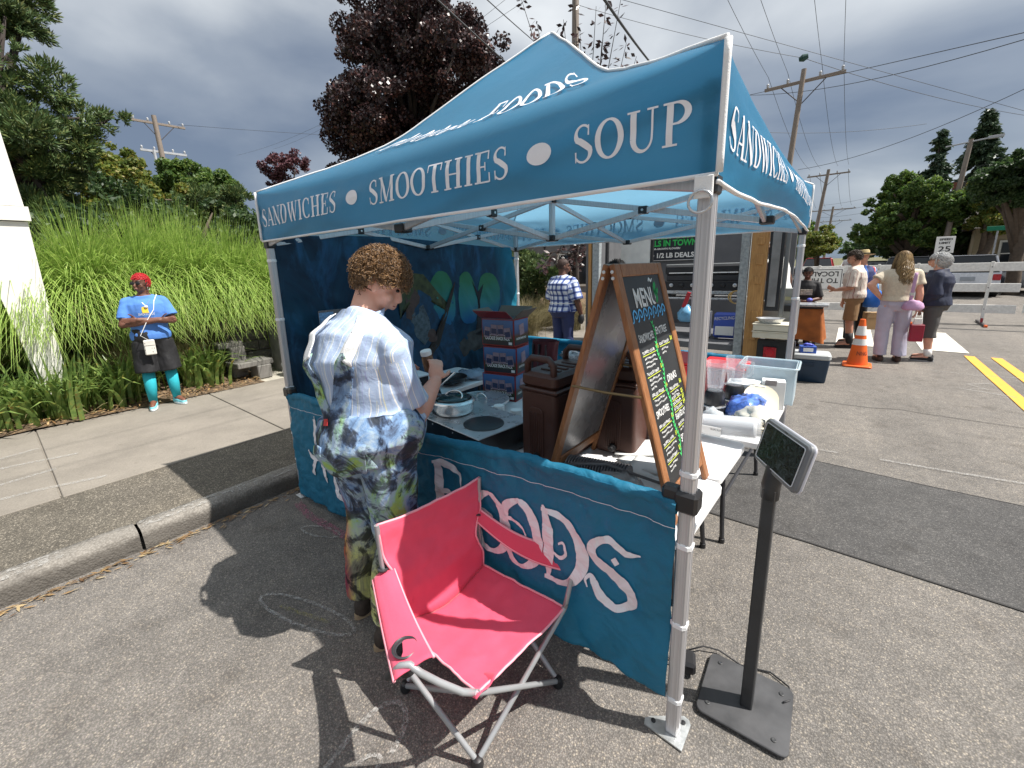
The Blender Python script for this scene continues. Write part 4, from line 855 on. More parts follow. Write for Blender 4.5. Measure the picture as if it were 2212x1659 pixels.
# griddle box and pan on the far left table
t = thing('sandwich_griddle', 'grey box griddle with white top and three knobs on mural table', 'griddle', (-2.45, .62, TZ), R(82))
MB().box((0, 0, .10), (.42, .36, .19), b=.006).build('casing', mat('graphite', (.045, .045, .05), .4, .3, var=.15), t, local=True); MB().box((0, 0, .205), (.45, .38, .016), b=.004).build('top', M_TABLE, t, local=True)
for q in range(3): MB().lathe([(.016, 0), (.014, .012), (.001, .014)], (.12, -.18, .15-.035*q), 14, Matrix.Rotation(R(90), 3, 'X')).build('knob', M_STEEL, t, smooth=40, local=True)
for q in (-.1, .03): MB().tube([(q, -.19, .16), (q-.01, -.25, .17), (q-.05, -.30, .03)], .007).build('handle', M_CHROME, t, smooth=True, local=True)
t = thing('frying_pan', 'black frying pan with long handle on the mural table', 'pan', (-2.42, 1.22, TZ)); MB().lathe([(.11, .005), (.125, .01), (.15, .05), (.147, .052), (.12, .014), (.001, .012)], (-2.42, 1.22, TZ+.02), 34).build('bowl', M_BLACKP, t, smooth=40)
MB().bar((-2.30, 1.10, TZ+.065), (-2.13, 1.0, TZ+.10), .028, .014).build('handle', M_BLACKP, t)
t = thing('griddle_tongs', 'black handled spatula hanging over mural table edge', 'spatula', (-2.3, .95, TZ)); MB().bar((-2.34, .98, TZ+.01), (-2.15, .86, TZ-.01), .03, .014).build('handle', M_BLACKP, t); MB().bar((-2.42, 1.03, TZ+.01), (-2.34, .98, TZ+.01), .05, .004).build('blade', M_STEEL, t)
M_CLEAR = mat('clear_film', (.75, .80, .85), .15, var=0, trans=.0, alpha=.35)
t = thing('plastic_bag', 'crumpled clear plastic bag at the end of the mural table', 'bag', (-2.4, 1.5, TZ)); mb = MB(); lump(mb, (-2.40, 1.52, TZ), (.16, .14, .05), 11, .4); mb.build('film', mat('bluish_film', (.30, .38, .48), .2, var=.3, alpha=.75), t, smooth=True)
t = thing('notice_sheet', 'white clipboard with printed notices hung on the mural', 'notice', (-2.86, .40, 1.1)); MB().box((-2.83, .42, 1.22), (.01, .36, .55), b=.002).build('backing', M_INNER, t)
MB().box((-2.822, .32, 1.30), (.004, .14, .24), b=.0005).build('sheet', M_CUP, t); MB().box((-2.822, .30, 1.43), (.0045, .12, .10), b=.0005).build('sheet', mat('blue_print', (.15, .30, .50), .5, var=.5, scale=60), t)
for q in range(6): MB().box((-2.819, .31, 1.36-.025*q), (.002, .09-.02*(q % 2), .005), b=.0003).build('text_line', M_BLACKP, t)
t = thing('work_lamp', 'black clip lamp with wire guard hanging on the tent wall', 'lamp', (-2.8, .75, 1.7))
for j in range(8): MB().tube([(-2.74, .80+.085*math.cos(math.pi*j/8)*math.sin(a), 1.88+.09*math.cos(a)) if True else 0 for a in [math.pi*i/10-math.pi/2 for i in range(11)]], .003, n=5).build('guard_wire', M_BLACKP, t)
MB().lathe([(.05, 0), (.06, .05), (.03, .10), (.02, .16)], (-2.76, .74, 1.66), 16).build('socket', M_BLACKP, t, smooth=40); MB().tube([(-2.78, .70, 1.66), (-2.8, .62, 1.45), (-2.8, .56, 1.30), (-2.82, .45, 1.22), (-2.82, .42, 1.05)], .008).build('cord', M_BLACKP, t, smooth=True)
# right-hand table load
t = thing('paper_stack', 'white printed sheets lying curled on the front table', 'paper', (-.42, .72, TZ))
for i, (x_, y_, a, cz) in enumerate(((-.46, .80, 20, .05), (-.36, .66, -15, .03), (-.28, .42, 30, .02), (-.30, .60, 5, .012))):
    c_, s_ = math.cos(R(a)), math.sin(R(a))
    MB().sheet(lambda u, v: Vector((x_+c_*(u-.5)*.28-s_*(v-.5)*.22, y_+s_*(u-.5)*.28+c_*(v-.5)*.22, TZ+.006+cz*(.3+.7*u*u)+.006*i)), 10, 6, .0012).build('sheet', M_CUP, t, smooth=True)
t = thing('wrapped_cups', 'grey plastic wrapped stack of lids lying under menu board', 'wrapped lids', (-.52, .40, TZ)); mb = MB()
for j in range(22): mb.lathe([(.05, 0), (.052, .003), (.05, .006)], (-.66+j*.0135, .34+j*.003, TZ+.055), 18, Matrix.Rotation(R(90), 3, 'Y'))
o = mb.build('lids', mat('smoke_plastic', (.20, .20, .215), .2, var=.3), t, smooth=40); o['kind'] = 'stuff'
mb = MB(); lump(mb, (-.40, .36, TZ), (.11, .08, .05), 5, .35); mb.build('wrap_end', mat('cling_wrap', (.45, .46, .47), .15, var=.2, alpha=.55), t, smooth=True)
MB().tube([(-.74, .30, TZ+.03), (-.6, .28, TZ+.10), (-.45, .33, TZ+.12), (-.34, .40, TZ+.07), (-.22, .46, TZ+.03), (-.12, .52, TZ+.05)], .007, n=8).build('power_cord', mat('grey_cable', (.12, .12, .125), .5), t, smooth=True)
t = thing('clear_tub', 'clear plastic tub with red lid behind the menu board', 'tub', (-.50, 1.10, TZ), R(4)); mb = MB(); slab(mb, .36, .26, .03, .0, .20, b=.01); mb.build('tub', mat('clear_tub_plastic', (.55, .50, .50), .12, var=.25, alpha=.5), t, smooth=40, local=True)
mb = MB(); slab(mb, .385, .285, .03, .205, .235, b=.006); mb.build('lid', mat('red_plastic', (.62, .015, .02), .35, var=.08), t, smooth=40, local=True); mb = MB(); lump(mb, (0, 0, .02), (.15, .10, .07), 21, .3); mb.build('contents', mat('packets', (.35, .12, .10), .4, var=.8, scale=20), t, smooth=True, local=True)
M_RED = bpy.data.materials['red_plastic']
M_GLASS = mat('jug_glass', (.80, .84, .88), .04, var=0, alpha=.20)
for i, (x_, y_) in enumerate(((-.30, 1.70), (-.22, 1.92))):
    t = thing('blender', ('nearer black blender with empty glass jug', 'farther black blender with empty glass jug')[i], 'blender', (x_, y_, TZ), R(20*i), 'blenders')
    MB().lathe([(.075, 0), (.078, .01), (.078, .06), (.068, .07), (.07, .075), (.062, .15), (.055, .165), (.001, .166)], n=24).build('motor_base', M_BLACKP, t, smooth=35, local=True)
    MB().lathe([(.079, .058), (.08, .062), (.079, .066)], n=24).build('chrome_band', M_STEEL, t, local=True)
    MB().lathe([(.045, .166), (.052, .19), (.066, .33), (.072, .37), (.069, .37), (.062, .33), (.048, .19), (.001, .18)], n=8).build('glass_jug', M_GLASS, t, local=True)
    MB().tube([(.06, .0, .34), (.105, 0, .33), (.105, 0, .25), (.058, 0, .22)], .009).build('jug_handle', M_GLASS, t, smooth=True, local=True)
def tub(name, label, cat, c, w_, d_, h_, m_, rz=0, lidm=None):
    t = thing(name, label, cat, c, rz); b = .004
    def wall(sx, sy): pass
    for (cx_, cy_, dx, dy) in ((0, -d_/2, w_, .006), (0, d_/2, w_, .006), (-w_/2, 0, .006, d_-.008), (w_/2, 0, .006, d_-.008)): MB().box((cx_, cy_, h_/2+.003), (dx, dy, h_), b=.002).build('wall', m_, t, local=True)
    MB().box((0, 0, .004), (w_-.01, d_-.01, .006), b=.001).build('floor', m_, t, local=True)
    r_ = MB(); P = rrect(w_+.03, d_+.03, .03); r_.tube([(p[0], p[1], h_) for p in P], .008, n=6, closed=True); r_.build('rim', m_, t, smooth=True, local=True)
    if lidm: mb = MB(); slab(mb, w_+.045, d_+.045, .03, h_+.008, h_+.03, b=.008); mb.build('lid', lidm, t, smooth=40, local=True)
    return t
M_BINC = mat('frosted_bin', (.62, .74, .80), .3, var=.05, alpha=.62)
tub('storage_bin', 'empty frosted clear bin at the road corner of the back table', 'bin', (-.06, 2.30, TZ), .34, .30, .27, M_BINC, R(2))
tub('storage_bin', 'clear bin with bright red lid beside the blenders', 'bin', (-.36, 2.30, TZ), .28, .34, .21, mat('reddish_bin', (.45, .10, .10), .3, var=.1, alpha=.7), R(3), M_RED)
tub('storage_bin', 'solid red bin behind the chalkboard edge', 'bin', (-.72, 2.22, TZ), .30, .40, .24, M_RED, R(-3), M_RED)
t = thing('napkin_box', 'low white cardboard box of napkins on the bin edge', 'box', (-.16, 2.02, TZ), R(4)); MB().box((0, 0, .125), (.24, .15, .09), b=.002).build('carton', M_CUP, t, local=True); MB().box((0, 0, .04), (.22, .14, .078), b=.002).build('riser', M_CUP, t, local=True)
mb = MB(); lump(mb, (0, 0, .16), (.10, .06, .018), 31, .3); mb.build('napkins', M_CUP, t, smooth=True, local=True)
for q in (-.06, .05): MB().box((q, -.0765, .12), (.07, .003, .004), b=.0004).build('print_line', M_DGREY, t, local=True)
t = thing('carton', 'tall narrow white carton standing in front of the clear bin', 'box', (.0, 2.06, TZ), R(10)); MB().box((0, 0, .10), (.14, .10, .20), b=.002).build('body', M_CUP, t, local=True); MB().box((-.02, -.06, .19), (.07, .004, .05), Matrix.Rotation(.5, 3, 'X'), b=.001).build('flap', mat('grey_card', (.25, .24, .25), .7), t, local=True)
M_PLATE = mat('cream_plates', (.74, .66, .50), .6, var=.06)
t = thing('plate_bag', 'bag of cream paper plates spilling over the table edge', 'plates', (-.04, 1.75, TZ))
for q in range(9):
    M3 = Matrix.Rotation(R(38-4*q), 3, 'X') @ Matrix.Rotation(R(12), 3, 'Y'); MB().lathe([(.001, 0), (.075, .002), (.105, .012), (.106, .015), (.075, .005), (.001, .003)], (-.05+.004*q, 1.90-.032*q, TZ+.10-.008*q), 24, M3).build('plate', M_PLATE, t, smooth=40)
for q in range(3): MB().lathe([(.001, 0), (.075, .002), (.105, .012), (.106, .015), (.075, .005), (.001, .003)], (.0+.01*q, 1.52+.02*q, TZ+.005+.007*q), 24).build('plate', M_PLATE, t, smooth=40)
mb = MB(); lump(mb, (-.12, 1.78, TZ), (.12, .15, .09), 41, .3); mb.build('blue_wrapper', mat('blue_wrapper', (.08, .16, .50), .25, var=1.0, scale=16), t, smooth=True)
mb = MB(); lump(mb, (-.03, 1.62, TZ), (.10, .11, .07), 43, .4); mb.build('film', mat('milky_film', (.70, .68, .60), .25, var=.1, alpha=.8), t, smooth=True)
t = thing('cup_sleeve', 'long clear sleeve of plastic cups lying across the table end', 'cup sleeve', (-.16, 1.30, TZ)); mb = MB()
pr = []
for j in range(60): z_ = j*.0085; pr += [(.055, z_), (.0505, z_+.004)]
mb.lathe(pr, (-.48, 1.23, TZ+.058), 22, Matrix.Rotation(R(84), 3, 'Y')); mb.build('cups', mat('clear_cups', (.66, .68, .70), .15, var=.08), t)
MB().lathe([(.06, -.02), (.061, .2), (.061, .5), (.05, .53)], (-.48, 1.23, TZ+.058), 22, Matrix.Rotation(R(84), 3, 'Y')).build('wrapper', mat('sleeve_film', (.8, .82, .85), .12, var=0, alpha=.4), t, smooth=True)
mb = MB(); mb.box((-.20, 1.168, TZ+.07), (.12, .004, .05), R(0), b=.001); mb.build('label', M_CUP, t)
mb = MB(); sans(mb, 'RUN FLAT', plane_fn((-.195, 1.1655, TZ+.075), (1, 0, 0), (0, 0, 1)), .014, 0, 0); o = mb.build('lettering', M_BLACKP, t); o['kind'] = 'stuff'
t = thing('cable_coil', 'loose black cable coiled on the table by the plates', 'cable', (-.08, 1.45, TZ)); P = [(-.06+(.09+.02*math.sin(a*1.7))*math.cos(a), 1.47+(.07+.02*math.cos(a*1.3))*math.sin(a), TZ+.012+.03*(1+math.sin(a*2.3))) for a in [i*.3 for i in range(64)]]; MB().tube(P, .004, n=6).build('cable', M_BLACKP, t, smooth=True)
t = thing('cling_film', 'crumpled clear film beside the blender base', 'film', (-.25, 1.48, TZ)); mb = MB(); lump(mb, (-.25, 1.47, TZ), (.08, .07, .06), 51, .5); mb.build('film', mat('shiny_film', (.62, .64, .66), .1, var=.3, alpha=.7), t, smooth=True)
# sauces near the back
t = thing('sauce_caddy', 'white caddy with wrapped snacks on the back left table', 'caddy', (-1.75, 2.3, TZ)); MB().box((-1.75, 2.3, TZ+.05), (.24, .2, .1), b=.004).build('box', M_CUP, t); mb = MB(); lump(mb, (-1.8, 2.35, TZ+.1), (.12, .08, .05), 61, .4); mb.build('packets', mat('mixed_packets', (.5, .42, .40), .3, var=.9, scale=25), t, smooth=True)
for i, (x_, y_, c, lb, h_) in enumerate(((-1.56, 2.16, (.50, .16, .05), 'jar of orange spice with red lid, left of the pair', .10), (-1.48, 2.14, (.48, .20, .07), 'jar of orange spice with red lid, right of the pair', .10), (-1.41, 2.16, (.42, .17, .08), 'amber squeeze bottle with white nozzle beside red lids', .10), (-1.33, 2.14, (.05, .09, .25), 'dark blue squeeze bottle with white nozzle', .11), (-1.27, 2.20, (.60, .52, .32), 'pale squeeze bottle with looped white nozzle', .14))):
    t = thing('jar' if i < 2 else 'squeeze_bottle', lb, 'jar' if i < 2 else 'bottle', (x_, y_, TZ), 0, 'sauce jars and bottles'); MB().lathe([(.03, 0), (.032, .006), (.032, h_*.85), (.026, h_)], n=16).build('body', mat('sauce', c, .3, var=.1), t, smooth=40, local=True)
    if i < 2: MB().lathe([(.034, h_), (.034, h_+.025), (.001, h_+.027)], n=16).build('lid', M_RED, t, smooth=40, local=True)
    else: MB().lathe([(.03, h_), (.028, h_+.012), (.008, h_+.02), (.004, h_+.055), (.001, h_+.056)], n=14).build('nozzle', M_CUP, t, smooth=40, local=True)
# bin bag and black bin by the kerb leg
t = thing('black_tub', 'ribbed black tub with blue rim behind the kerbside tent leg', 'tub', (-3.22, .62, .13)); MB().lathe([(.17, 0), (.20, .06), (.205, .10), (.20, .14), (.215, .18), (.21, .22), (.225, .26), (.22, .30), (.235, .34), (.235, .42)], (-3.26, .62, .13), 26).build('tub', M_BLACKP, t, smooth=50); MB().lathe([(.24, 0), (.245, .03), (.235, .06), (.20, .07), (.001, .075)], (-3.26, .62, .55), 26).build('liner', mat('blue_liner', (.02, .05, .30), .35), t, smooth=50)
# ---------------------------------------------------------------- pink camp chair
def pink_mat():
    t = NT('pink_canvas'); c = t.ramp(t.noise(3, 5, .6), [(.3, (.84, .10, .19)), (.7, (.93, .145, .25))]); s_ = t.ramp(t.noise(11, 4, .7), [(.66, (1, 1, 1)), (.8, (.78, .7, .72))])
    t.l(t.mix(1., c, s_, 'MULTIPLY'), t.p.inputs['Base Color']); t.p.inputs['Roughness'].default_value = .75; t.p.inputs['Sheen Weight'].default_value = .2
    bp = t.bump(t.math('ADD', t.noise(14, 5, .65), t.math('MULTIPLY', t.noise(500, 1), .1)), .3, .01)
    tr = t.n('ShaderNodeBsdfTranslucent', {0: (.95, .10, .20, 1)}); ms = t.n('ShaderNodeMixShader', {0: .30}); t.l(t.p.outputs[0], ms.inputs[1]); t.l(tr.outputs[0], ms.inputs[2]); t.l(ms.outputs[0], t.o.inputs[0]); return t.m
M_PINK = pink_mat(); M_PIPE = mat('pale_pink_piping', (.86, .36, .42), .6, var=.05); M_TUBE = mat('grey_enamel_tube', (.36, .37, .38), .35, .3, var=.08)
ch = thing('camp_chair', 'pink folding camp chair with cup holder standing before the banner', 'chair', (-.70, -.32, 0))
Ff, Lf, Rf, Bf = Vector((-.52, -.55, 0)), Vector((-.96, -.53, 0)), Vector((-.45, -.11, 0)), Vector((-.89, -.09, 0))
FC, RC, LC, BC = Vector((-.475, -.575, .385)), Vector((-.43, -.085, .385)), Vector((-.985, -.545, .37)), Vector((-.925, -.075, .37))
LT, BT = Vector((-1.0, -.565, .80)), Vector((-.925, -.045, .805)); LA, BA = Vector((-.995, -.56, .60)), Vector((-.925, -.06, .62)); FA, RA = Vector((-.59, -.735, .545)), Vector((-.425, -.0, .60))
z2 = Vector((0, 0, .02))
for a, b in ((Ff, RC), (Rf, FC), (Lf, FC), (Ff, Vector((-.80, -.66, .40))), (Bf, RC), (Rf, BC), (Lf, BC), (Bf, LC)):
    MB().tube([a+z2, a.lerp(b, .5)+z2*.5, b], .0105, n=10).build('cross_tube', M_TUBE, ch, smooth=40)
for a, b, t_ in ((Lf, LA, LT), (Bf, BA, BT)): MB().tube([Vector((b.x, b.y, .33)), b, t_], .0105, n=10).build('back_post', M_TUBE, ch, smooth=40)
MB().tube([FC+Vector((-.0, .02, -.02)), FC+Vector((-.03, -.04, .02)), FC+Vector((-.07, -.10, .085)), FA+Vector((.01, .015, -.02)), FA+Vector((-.015, -.005, .012)), FA+Vector((-.045, -.02, .0)), FA+Vector((-.07, -.035, -.03))], .0115, n=12).build('front_post', M_TUBE, ch, smooth=True)
MB().tube([RC, RC+Vector((.005, .02, .06)), RA+Vector((-.01, .0, -.06)), RA+Vector((.0, .005, .0)), RA+Vector((.03, .015, .035))], .0105, n=12).build('front_post', M_TUBE, ch, smooth=True)
MB().tube([FA+Vector((-.062, -.031, -.022)), FA+Vector((-.085, -.043, -.05))], .0135, n=10).build('rubber_tip', M_BLACKP, ch, smooth=40); MB().tube([RA+Vector((.025, .013, .03)), RA+Vector((.048, .024, .054))], .0125, n=10).build('rubber_tip', M_BLACKP, ch, smooth=40)
for p in (Ff, Lf, Rf, Bf): MB().lathe([(.022, 0), (.024, .012), (.018, .035), (.008, .04)], p, 12).build('foot', M_BLACKP, ch, smooth=40)
def cl(u, v, k): return .010*fbm((u*3, v*3, k), 1)+.005*fbm((u*9, v*8, k+3), 1)
def seatf(u, v):
    a = (LC+Vector((.03, .0, -.005))).lerp(FC, u); b = (BC+Vector((.03, 0, -.005))).lerp(RC, u); p = a.lerp(b, v)
    p.z -= .075*math.sin(math.pi*v)*(.35+.65*(1-u))+.01*math.sin(math.pi*u)*math.sin(math.pi*v); p.z += cl(u, v, 1); p.x += .018*math.sin(math.pi*v)*max(0, u-.8)*5*-.6; return p
def backf(u, v):
    if v < .14:
        w0 = v/.14; a_, b_ = seatf(0, u), backf0(u, .14); p = a_.lerp(b_, w0); p.x -= .012*math.sin(math.pi*w0)*math.sin(math.pi*u); return p
    return backf0(u, v)
def backf0(u, v):
    y0 = .0; a = (LC+Vector((.03, 0, -.005))).lerp(LT, v); b = (BC+Vector((.03, 0, -.005))).lerp(BT, v)
    ins = .075*math.exp(-((v-.40)/.16)**2); uu = ins+(1-2*ins)*u; p = a.lerp(b, uu); p.x -= .05*math.sin(math.pi*u)*(.35+.65*math.sin(math.pi*v)); p.z -= .03*math.sin(math.pi*u)*v; p.x += cl(u, v, 5)
    if v < .08: p.z -= .05*math.sin(math.pi*u)*(1-v/.08)
    return p
MB().sheet(seatf, 30, 30, .003).build('seat', M_PINK, ch, smooth=True); MB().sheet(lambda u, v: backf(u, v), 30, 34, -.003).build('backrest', M_PINK, ch, smooth=True)
pp = MB(); pp.tube([seatf(1, j/24) for j in range(25)], .005, n=6); pp.build('piping', M_PIPE, ch, smooth=True)
pp = MB(); pp.tube([seatf(1-i/24, 1) for i in range(25)], .005, n=6); pp.build('piping', M_PIPE, ch, smooth=True); pp = MB(); pp.tube([seatf(i/24, 0) for i in range(25)], .005, n=6); pp.build('piping', M_PIPE, ch, smooth=True)
for P in ([backf(0, j/24) for j in range(25)], [backf(1, j/24) for j in range(25)], [backf(j/24, 1) for j in range(25)]): q = MB(); q.tube(P, .0055, n=6); q.build('piping', M_PIPE, ch, smooth=True)
# pocket under the seat's front corner
MB().sheet(lambda u, v: FC+Vector((.012-.05*v, -.02+.11*u-.02*v*(u-.5), .004-.055*v*math.sin(math.pi*(.15+.7*u))+.006*math.sin(u*8))), 10, 6, .004).build('corner_pocket', M_PINK, ch, smooth=True)
def armf(A, B, w0, w1, dz, out):
    side = Vector((B-A)).cross(Vector((0, 0, 1))).normalized()*out
    def f(u, v):
        p = A.lerp(B, u)+side*(w0+(w1-w0)*u)*(v-.5)+Vector((0, 0, -dz*math.sin(math.pi*u)+.004*math.sin(v*9))); p.z -= .05*abs(v-.5)*(1-u)*.4
        if v > .5: p.z -= (v-.5)*.05
        return p
    return f
a1 = armf(LA+Vector((-.0, -.0, 0)), FA+Vector((.0, .0, .012)), .085, .13, .03, 1); a2 = lambda u, v: (BA+Vector((0, 0, .03))).lerp(RA+Vector((.012, .004, .02)), u)+Vector((-.004*math.sin(v*3), -.02*v-.012*math.sin(math.pi*u), -(.055+.05*u)*v-.045*math.sin(math.pi*u)))
for a_ in (a1, a2):
    MB().sheet(a_, 20, 8, .004).build('armrest', M_PINK, ch, smooth=True)
    for v in (0, 1): q = MB(); q.tube([a_(i/20, v) for i in range(21)], .0055, n=6); q.build('piping', M_PIPE, ch, smooth=True)
for p in (LA+Vector((.012, .0, -.002)), BA+Vector((.012, 0, -.002))): MB().lathe([(.013, -.004), (.022, -.002), (.022, .004), (.013, .006), (.013, -.004)], p+Vector((-.01, 0, .006)), 18).build('eyelet', M_DGREY, ch, smooth=40)
cp = a1(.80, .55); MB().lathe([(.030, .002), (.043, .006), (.045, .010), (.040, .013), (.034, .008), (.034, -.006), (.030, -.004)], cp, 26).build('cup_ring', M_DGREY, ch, smooth=50)
MB().lathe([(.034, .002), (.032, -.06), (.028, -.085), (.001, -.088)], cp, 20).build('cup_net', mat('dark_mesh', (.02, .02, .02), .8, alpha=.8), ch, smooth=True); MB().lathe([(.033, .0), (.001, -.002)], cp, 20).build('cup_hole', mat('net_brown', (.10, .06, .04), .8), ch)
# ---------------------------------------------------------------- tablet kiosk
M_KIOSK = mat('black_powder_coat', (.035, .036, .038), .5, var=.25, scale=14, bump=.1, bscale=300)
ks = thing('tablet_kiosk', 'black payment kiosk stand with tilted tablet beside the tent leg', 'kiosk', (.2, .27, 0))
MB().add([], []); mb = MB(); slab(mb, .315, .315, .03, .012, .024, Matrix.Translation((.197, .29, 0)) @ Matrix.Rotation(R(2), 4, 'Z') , b=.003); mb.build('base_plate', mat('base_coat', (.055, .055, .058), .55, var=.35, scale=9), ks, smooth=40)
for x_, y_ in ((.08, .18), (.31, .18), (.31, .40), (.08, .40)): MB().lathe([(.009, 0), (.009, .003), (.007, .004), (.001, .0035)], (x_, y_, .024), 14).build('screw', M_KIOSK, ks); MB().lathe([(.016, 0), (.014, .012)], (x_, y_, 0), 10).build('rubber_foot', M_BLACKP, ks)
po = MB(); po.box((.205, .275, .50), (.042, .052, .96), b=.004); po.build('post', M_KIOSK, ks)
nh = Vector((math.cos(R(-147)), math.sin(R(-147)), 0)); tl = R(13); nrm = nh*math.cos(tl)+Vector((0, 0, 1))*math.sin(tl); wx = Vector((-nh.y, nh.x, 0)); hy = nrm.cross(wx)
M4 = Matrix((wx, hy, nrm)).transposed().to_4x4(); tcn = Vector((.221, .248, 1.128)); M4.translation = tcn
neck = MB(); neck.tube([(.205, .275, .94), (.206, .276, .99), (.215, .27, 1.05), tcn-nrm*.05-hy*.03], [.03, .031, .032, .026], n=14); neck.build('neck', M_KIOSK, ks, smooth=True)
mb = MB(); slab(mb, .272, .168, .02, -.022, 0, M4, b=.006); mb.build('tablet_case', mat('grey_case', (.16, .165, .175), .45, var=.1), ks, smooth=40)
mb = MB(); slab(mb, .276, .172, .021, -.026, -.012, M4, b=.005); mb.build('case_edge', mat('light_case', (.55, .55, .60), .4, var=.05), ks, smooth=40)
def screen_mat():  # dark screen with reflected trees painted in as green and grey smudges
    t = NT('screen_painted_reflection'); n = t.noise(28, 5, .65, dist=2.5); c = t.ramp(n, [(.42, (.004, .006, .007)), (.56, (.02, .03, .032)), (.66, (.06, .075, .085)), (.8, (.02, .05, .02))]); t.l(c, t.p.inputs['Base Color']); t.p.inputs['Roughness'].default_value = .25; t.p.inputs['Specular IOR Level'].default_value = .12
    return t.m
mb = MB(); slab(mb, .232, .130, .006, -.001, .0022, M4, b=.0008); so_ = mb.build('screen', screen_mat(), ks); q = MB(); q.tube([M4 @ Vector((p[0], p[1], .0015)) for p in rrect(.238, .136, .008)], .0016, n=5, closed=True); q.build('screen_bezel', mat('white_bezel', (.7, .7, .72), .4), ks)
MB().box(M4 @ Vector((0, .0755, .0005)), (.014, .004, .002), M4.to_3x3(), b=.0004).build('logo', M_DGREY, ks)
t = thing('kiosk_cable', 'thin black cable running from tent leg to kiosk base', 'cable', (.1, .5, 0)); MB().tube([(-.08, .36, .012), (0, .44, .03), (.06, .47, .02), (.15, .46, .008), (.26, .50, .008), (.33, .47, .01), (.345, .40, .02), (.32, .36, .03)], .0035, n=6).build('cable', M_BLACKP, t, smooth=True)
MB().box((-.03, .30, .045), (.06, .09, .06), .3, b=.012).build('adapter', M_BLACKP, t); MB().tube([(-.05, .33, .012), (-.12, .26, .006), (-.2, .18, .006), (-.26, .24, .006), (-.2, .32, .006), (-.1, .30, .01)], .004, n=6).build('cable', M_BLACKP, t, smooth=True)
# ---------------------------------------------------------------- people
def remesh(mb, voxel, sm=3, disp=None):
    me = mb.mesh('tmp', []); o = bpy.data.objects.new('tmp', me); COL.objects.link(o)
    r_ = o.modifiers.new('r', 'REMESH'); r_.mode = 'VOXEL'; r_.voxel_size = voxel; r_.adaptivity = 0
    s_ = o.modifiers.new('s', 'SMOOTH'); s_.iterations = sm; s_.factor = .5
    dg = bpy.context.evaluated_depsgraph_get(); dg.update(); m2 = bpy.data.meshes.new_from_object(o.evaluated_get(dg))
    bpy.data.objects.remove(o); bpy.data.meshes.remove(me)
    if disp:
        amp, sc, st = disp
        co = np.empty(len(m2.vertices)*3, dtype=np.float32); nr = np.empty_like(co); m2.vertices.foreach_get('co', co); m2.vertices.foreach_get('normal', nr)
        co = co.reshape(-1, 3); nr = nr.reshape(-1, 3)
        d = np.array([noise.fractal(Vector((p[0]*sc, p[1]*sc, p[2]*sc*st)), 1., 2., 3) for p in co.tolist()], dtype=np.float32)
        co += nr*(d*amp)[:, None]; m2.vertices.foreach_set('co', co.ravel()); m2.update()
    return m2
def place(me, name, mat_, parent, off):
    co = np.empty(len(me.vertices)*3, dtype=np.float32); me.vertices.foreach_get('co', co); co = co.reshape(-1, 3)-np.array(off, dtype=np.float32); me.vertices.foreach_set('co', co.ravel())
    me.materials.clear(); me.materials.append(mat_); me.polygons.foreach_set('use_smooth', np.ones(len(me.polygons), dtype=bool)); me.update(); return link(name, me, parent)
def loft(mb, rings, n=22):
    V = []; F = []
    for c, ex, ey in rings:
        for j in range(n): a = 2*math.pi*j/n; V.append(c+ex*math.cos(a)+ey*math.sin(a))
    for i in range(len(rings)-1):
        for j in range(n): j2 = (j+1) % n; F.append((i*n+j, i*n+j2, (i+1)*n+j2, (i+1)*n+j))
    F.append(tuple(range(n))[::-1]); F.append(tuple((len(rings)-1)*n+j for j in range(n))); mb.add(V, F)
def pose(loc, rz, H, lean=0., hipw=.055, shw=.112, sway=0.):
    """standing joints in world space, facing local +y turned by rz"""
    M4 = Matrix.Translation(loc) @ Matrix.Rotation(rz, 4, 'Z'); P = lambda x_, y_, z_: M4 @ Vector((x_*H, y_*H, z_*H))
    l_ = math.tan(lean); J = dict(H=H, pel=P(sway, 0, .52), waist=P(sway*.6, l_*.06, .60), chest=P(0, l_*.18, .72), neck=P(0, l_*.32, .838), head=P(0, l_*.4+.012, .925))
    for s_, k in ((-1, 'L'), (1, 'R')):
        J['sh'+k] = P(s_*shw, l_*.29, .805); J['el'+k] = P(s_*(shw+.03), l_*.15-.015, .625); J['wr'+k] = P(s_*(shw+.025), l_*.1+.03, .475); J['hip'+k] = P(s_*hipw+sway, 0, .50); J['kn'+k] = P(s_*(hipw+.004)+sway*.5, .012, .275); J['an'+k] = P(s_*(hipw+.006), -.012, .045); J['toe'+k] = P(s_*(hipw+.015), .085, .02)
    J['M'] = M4; J['P'] = P; J['fw'] = (M4.to_3x3() @ Vector((0, 1, 0))); J['hf'] = J['fw'].copy(); J['ht'] = 0.
    return J
RW = [.066, .096, .100, .088, .098, .106, .104, .070, .036]; RD = [.058, .074, .076, .068, .072, .074, .064, .046, .034]
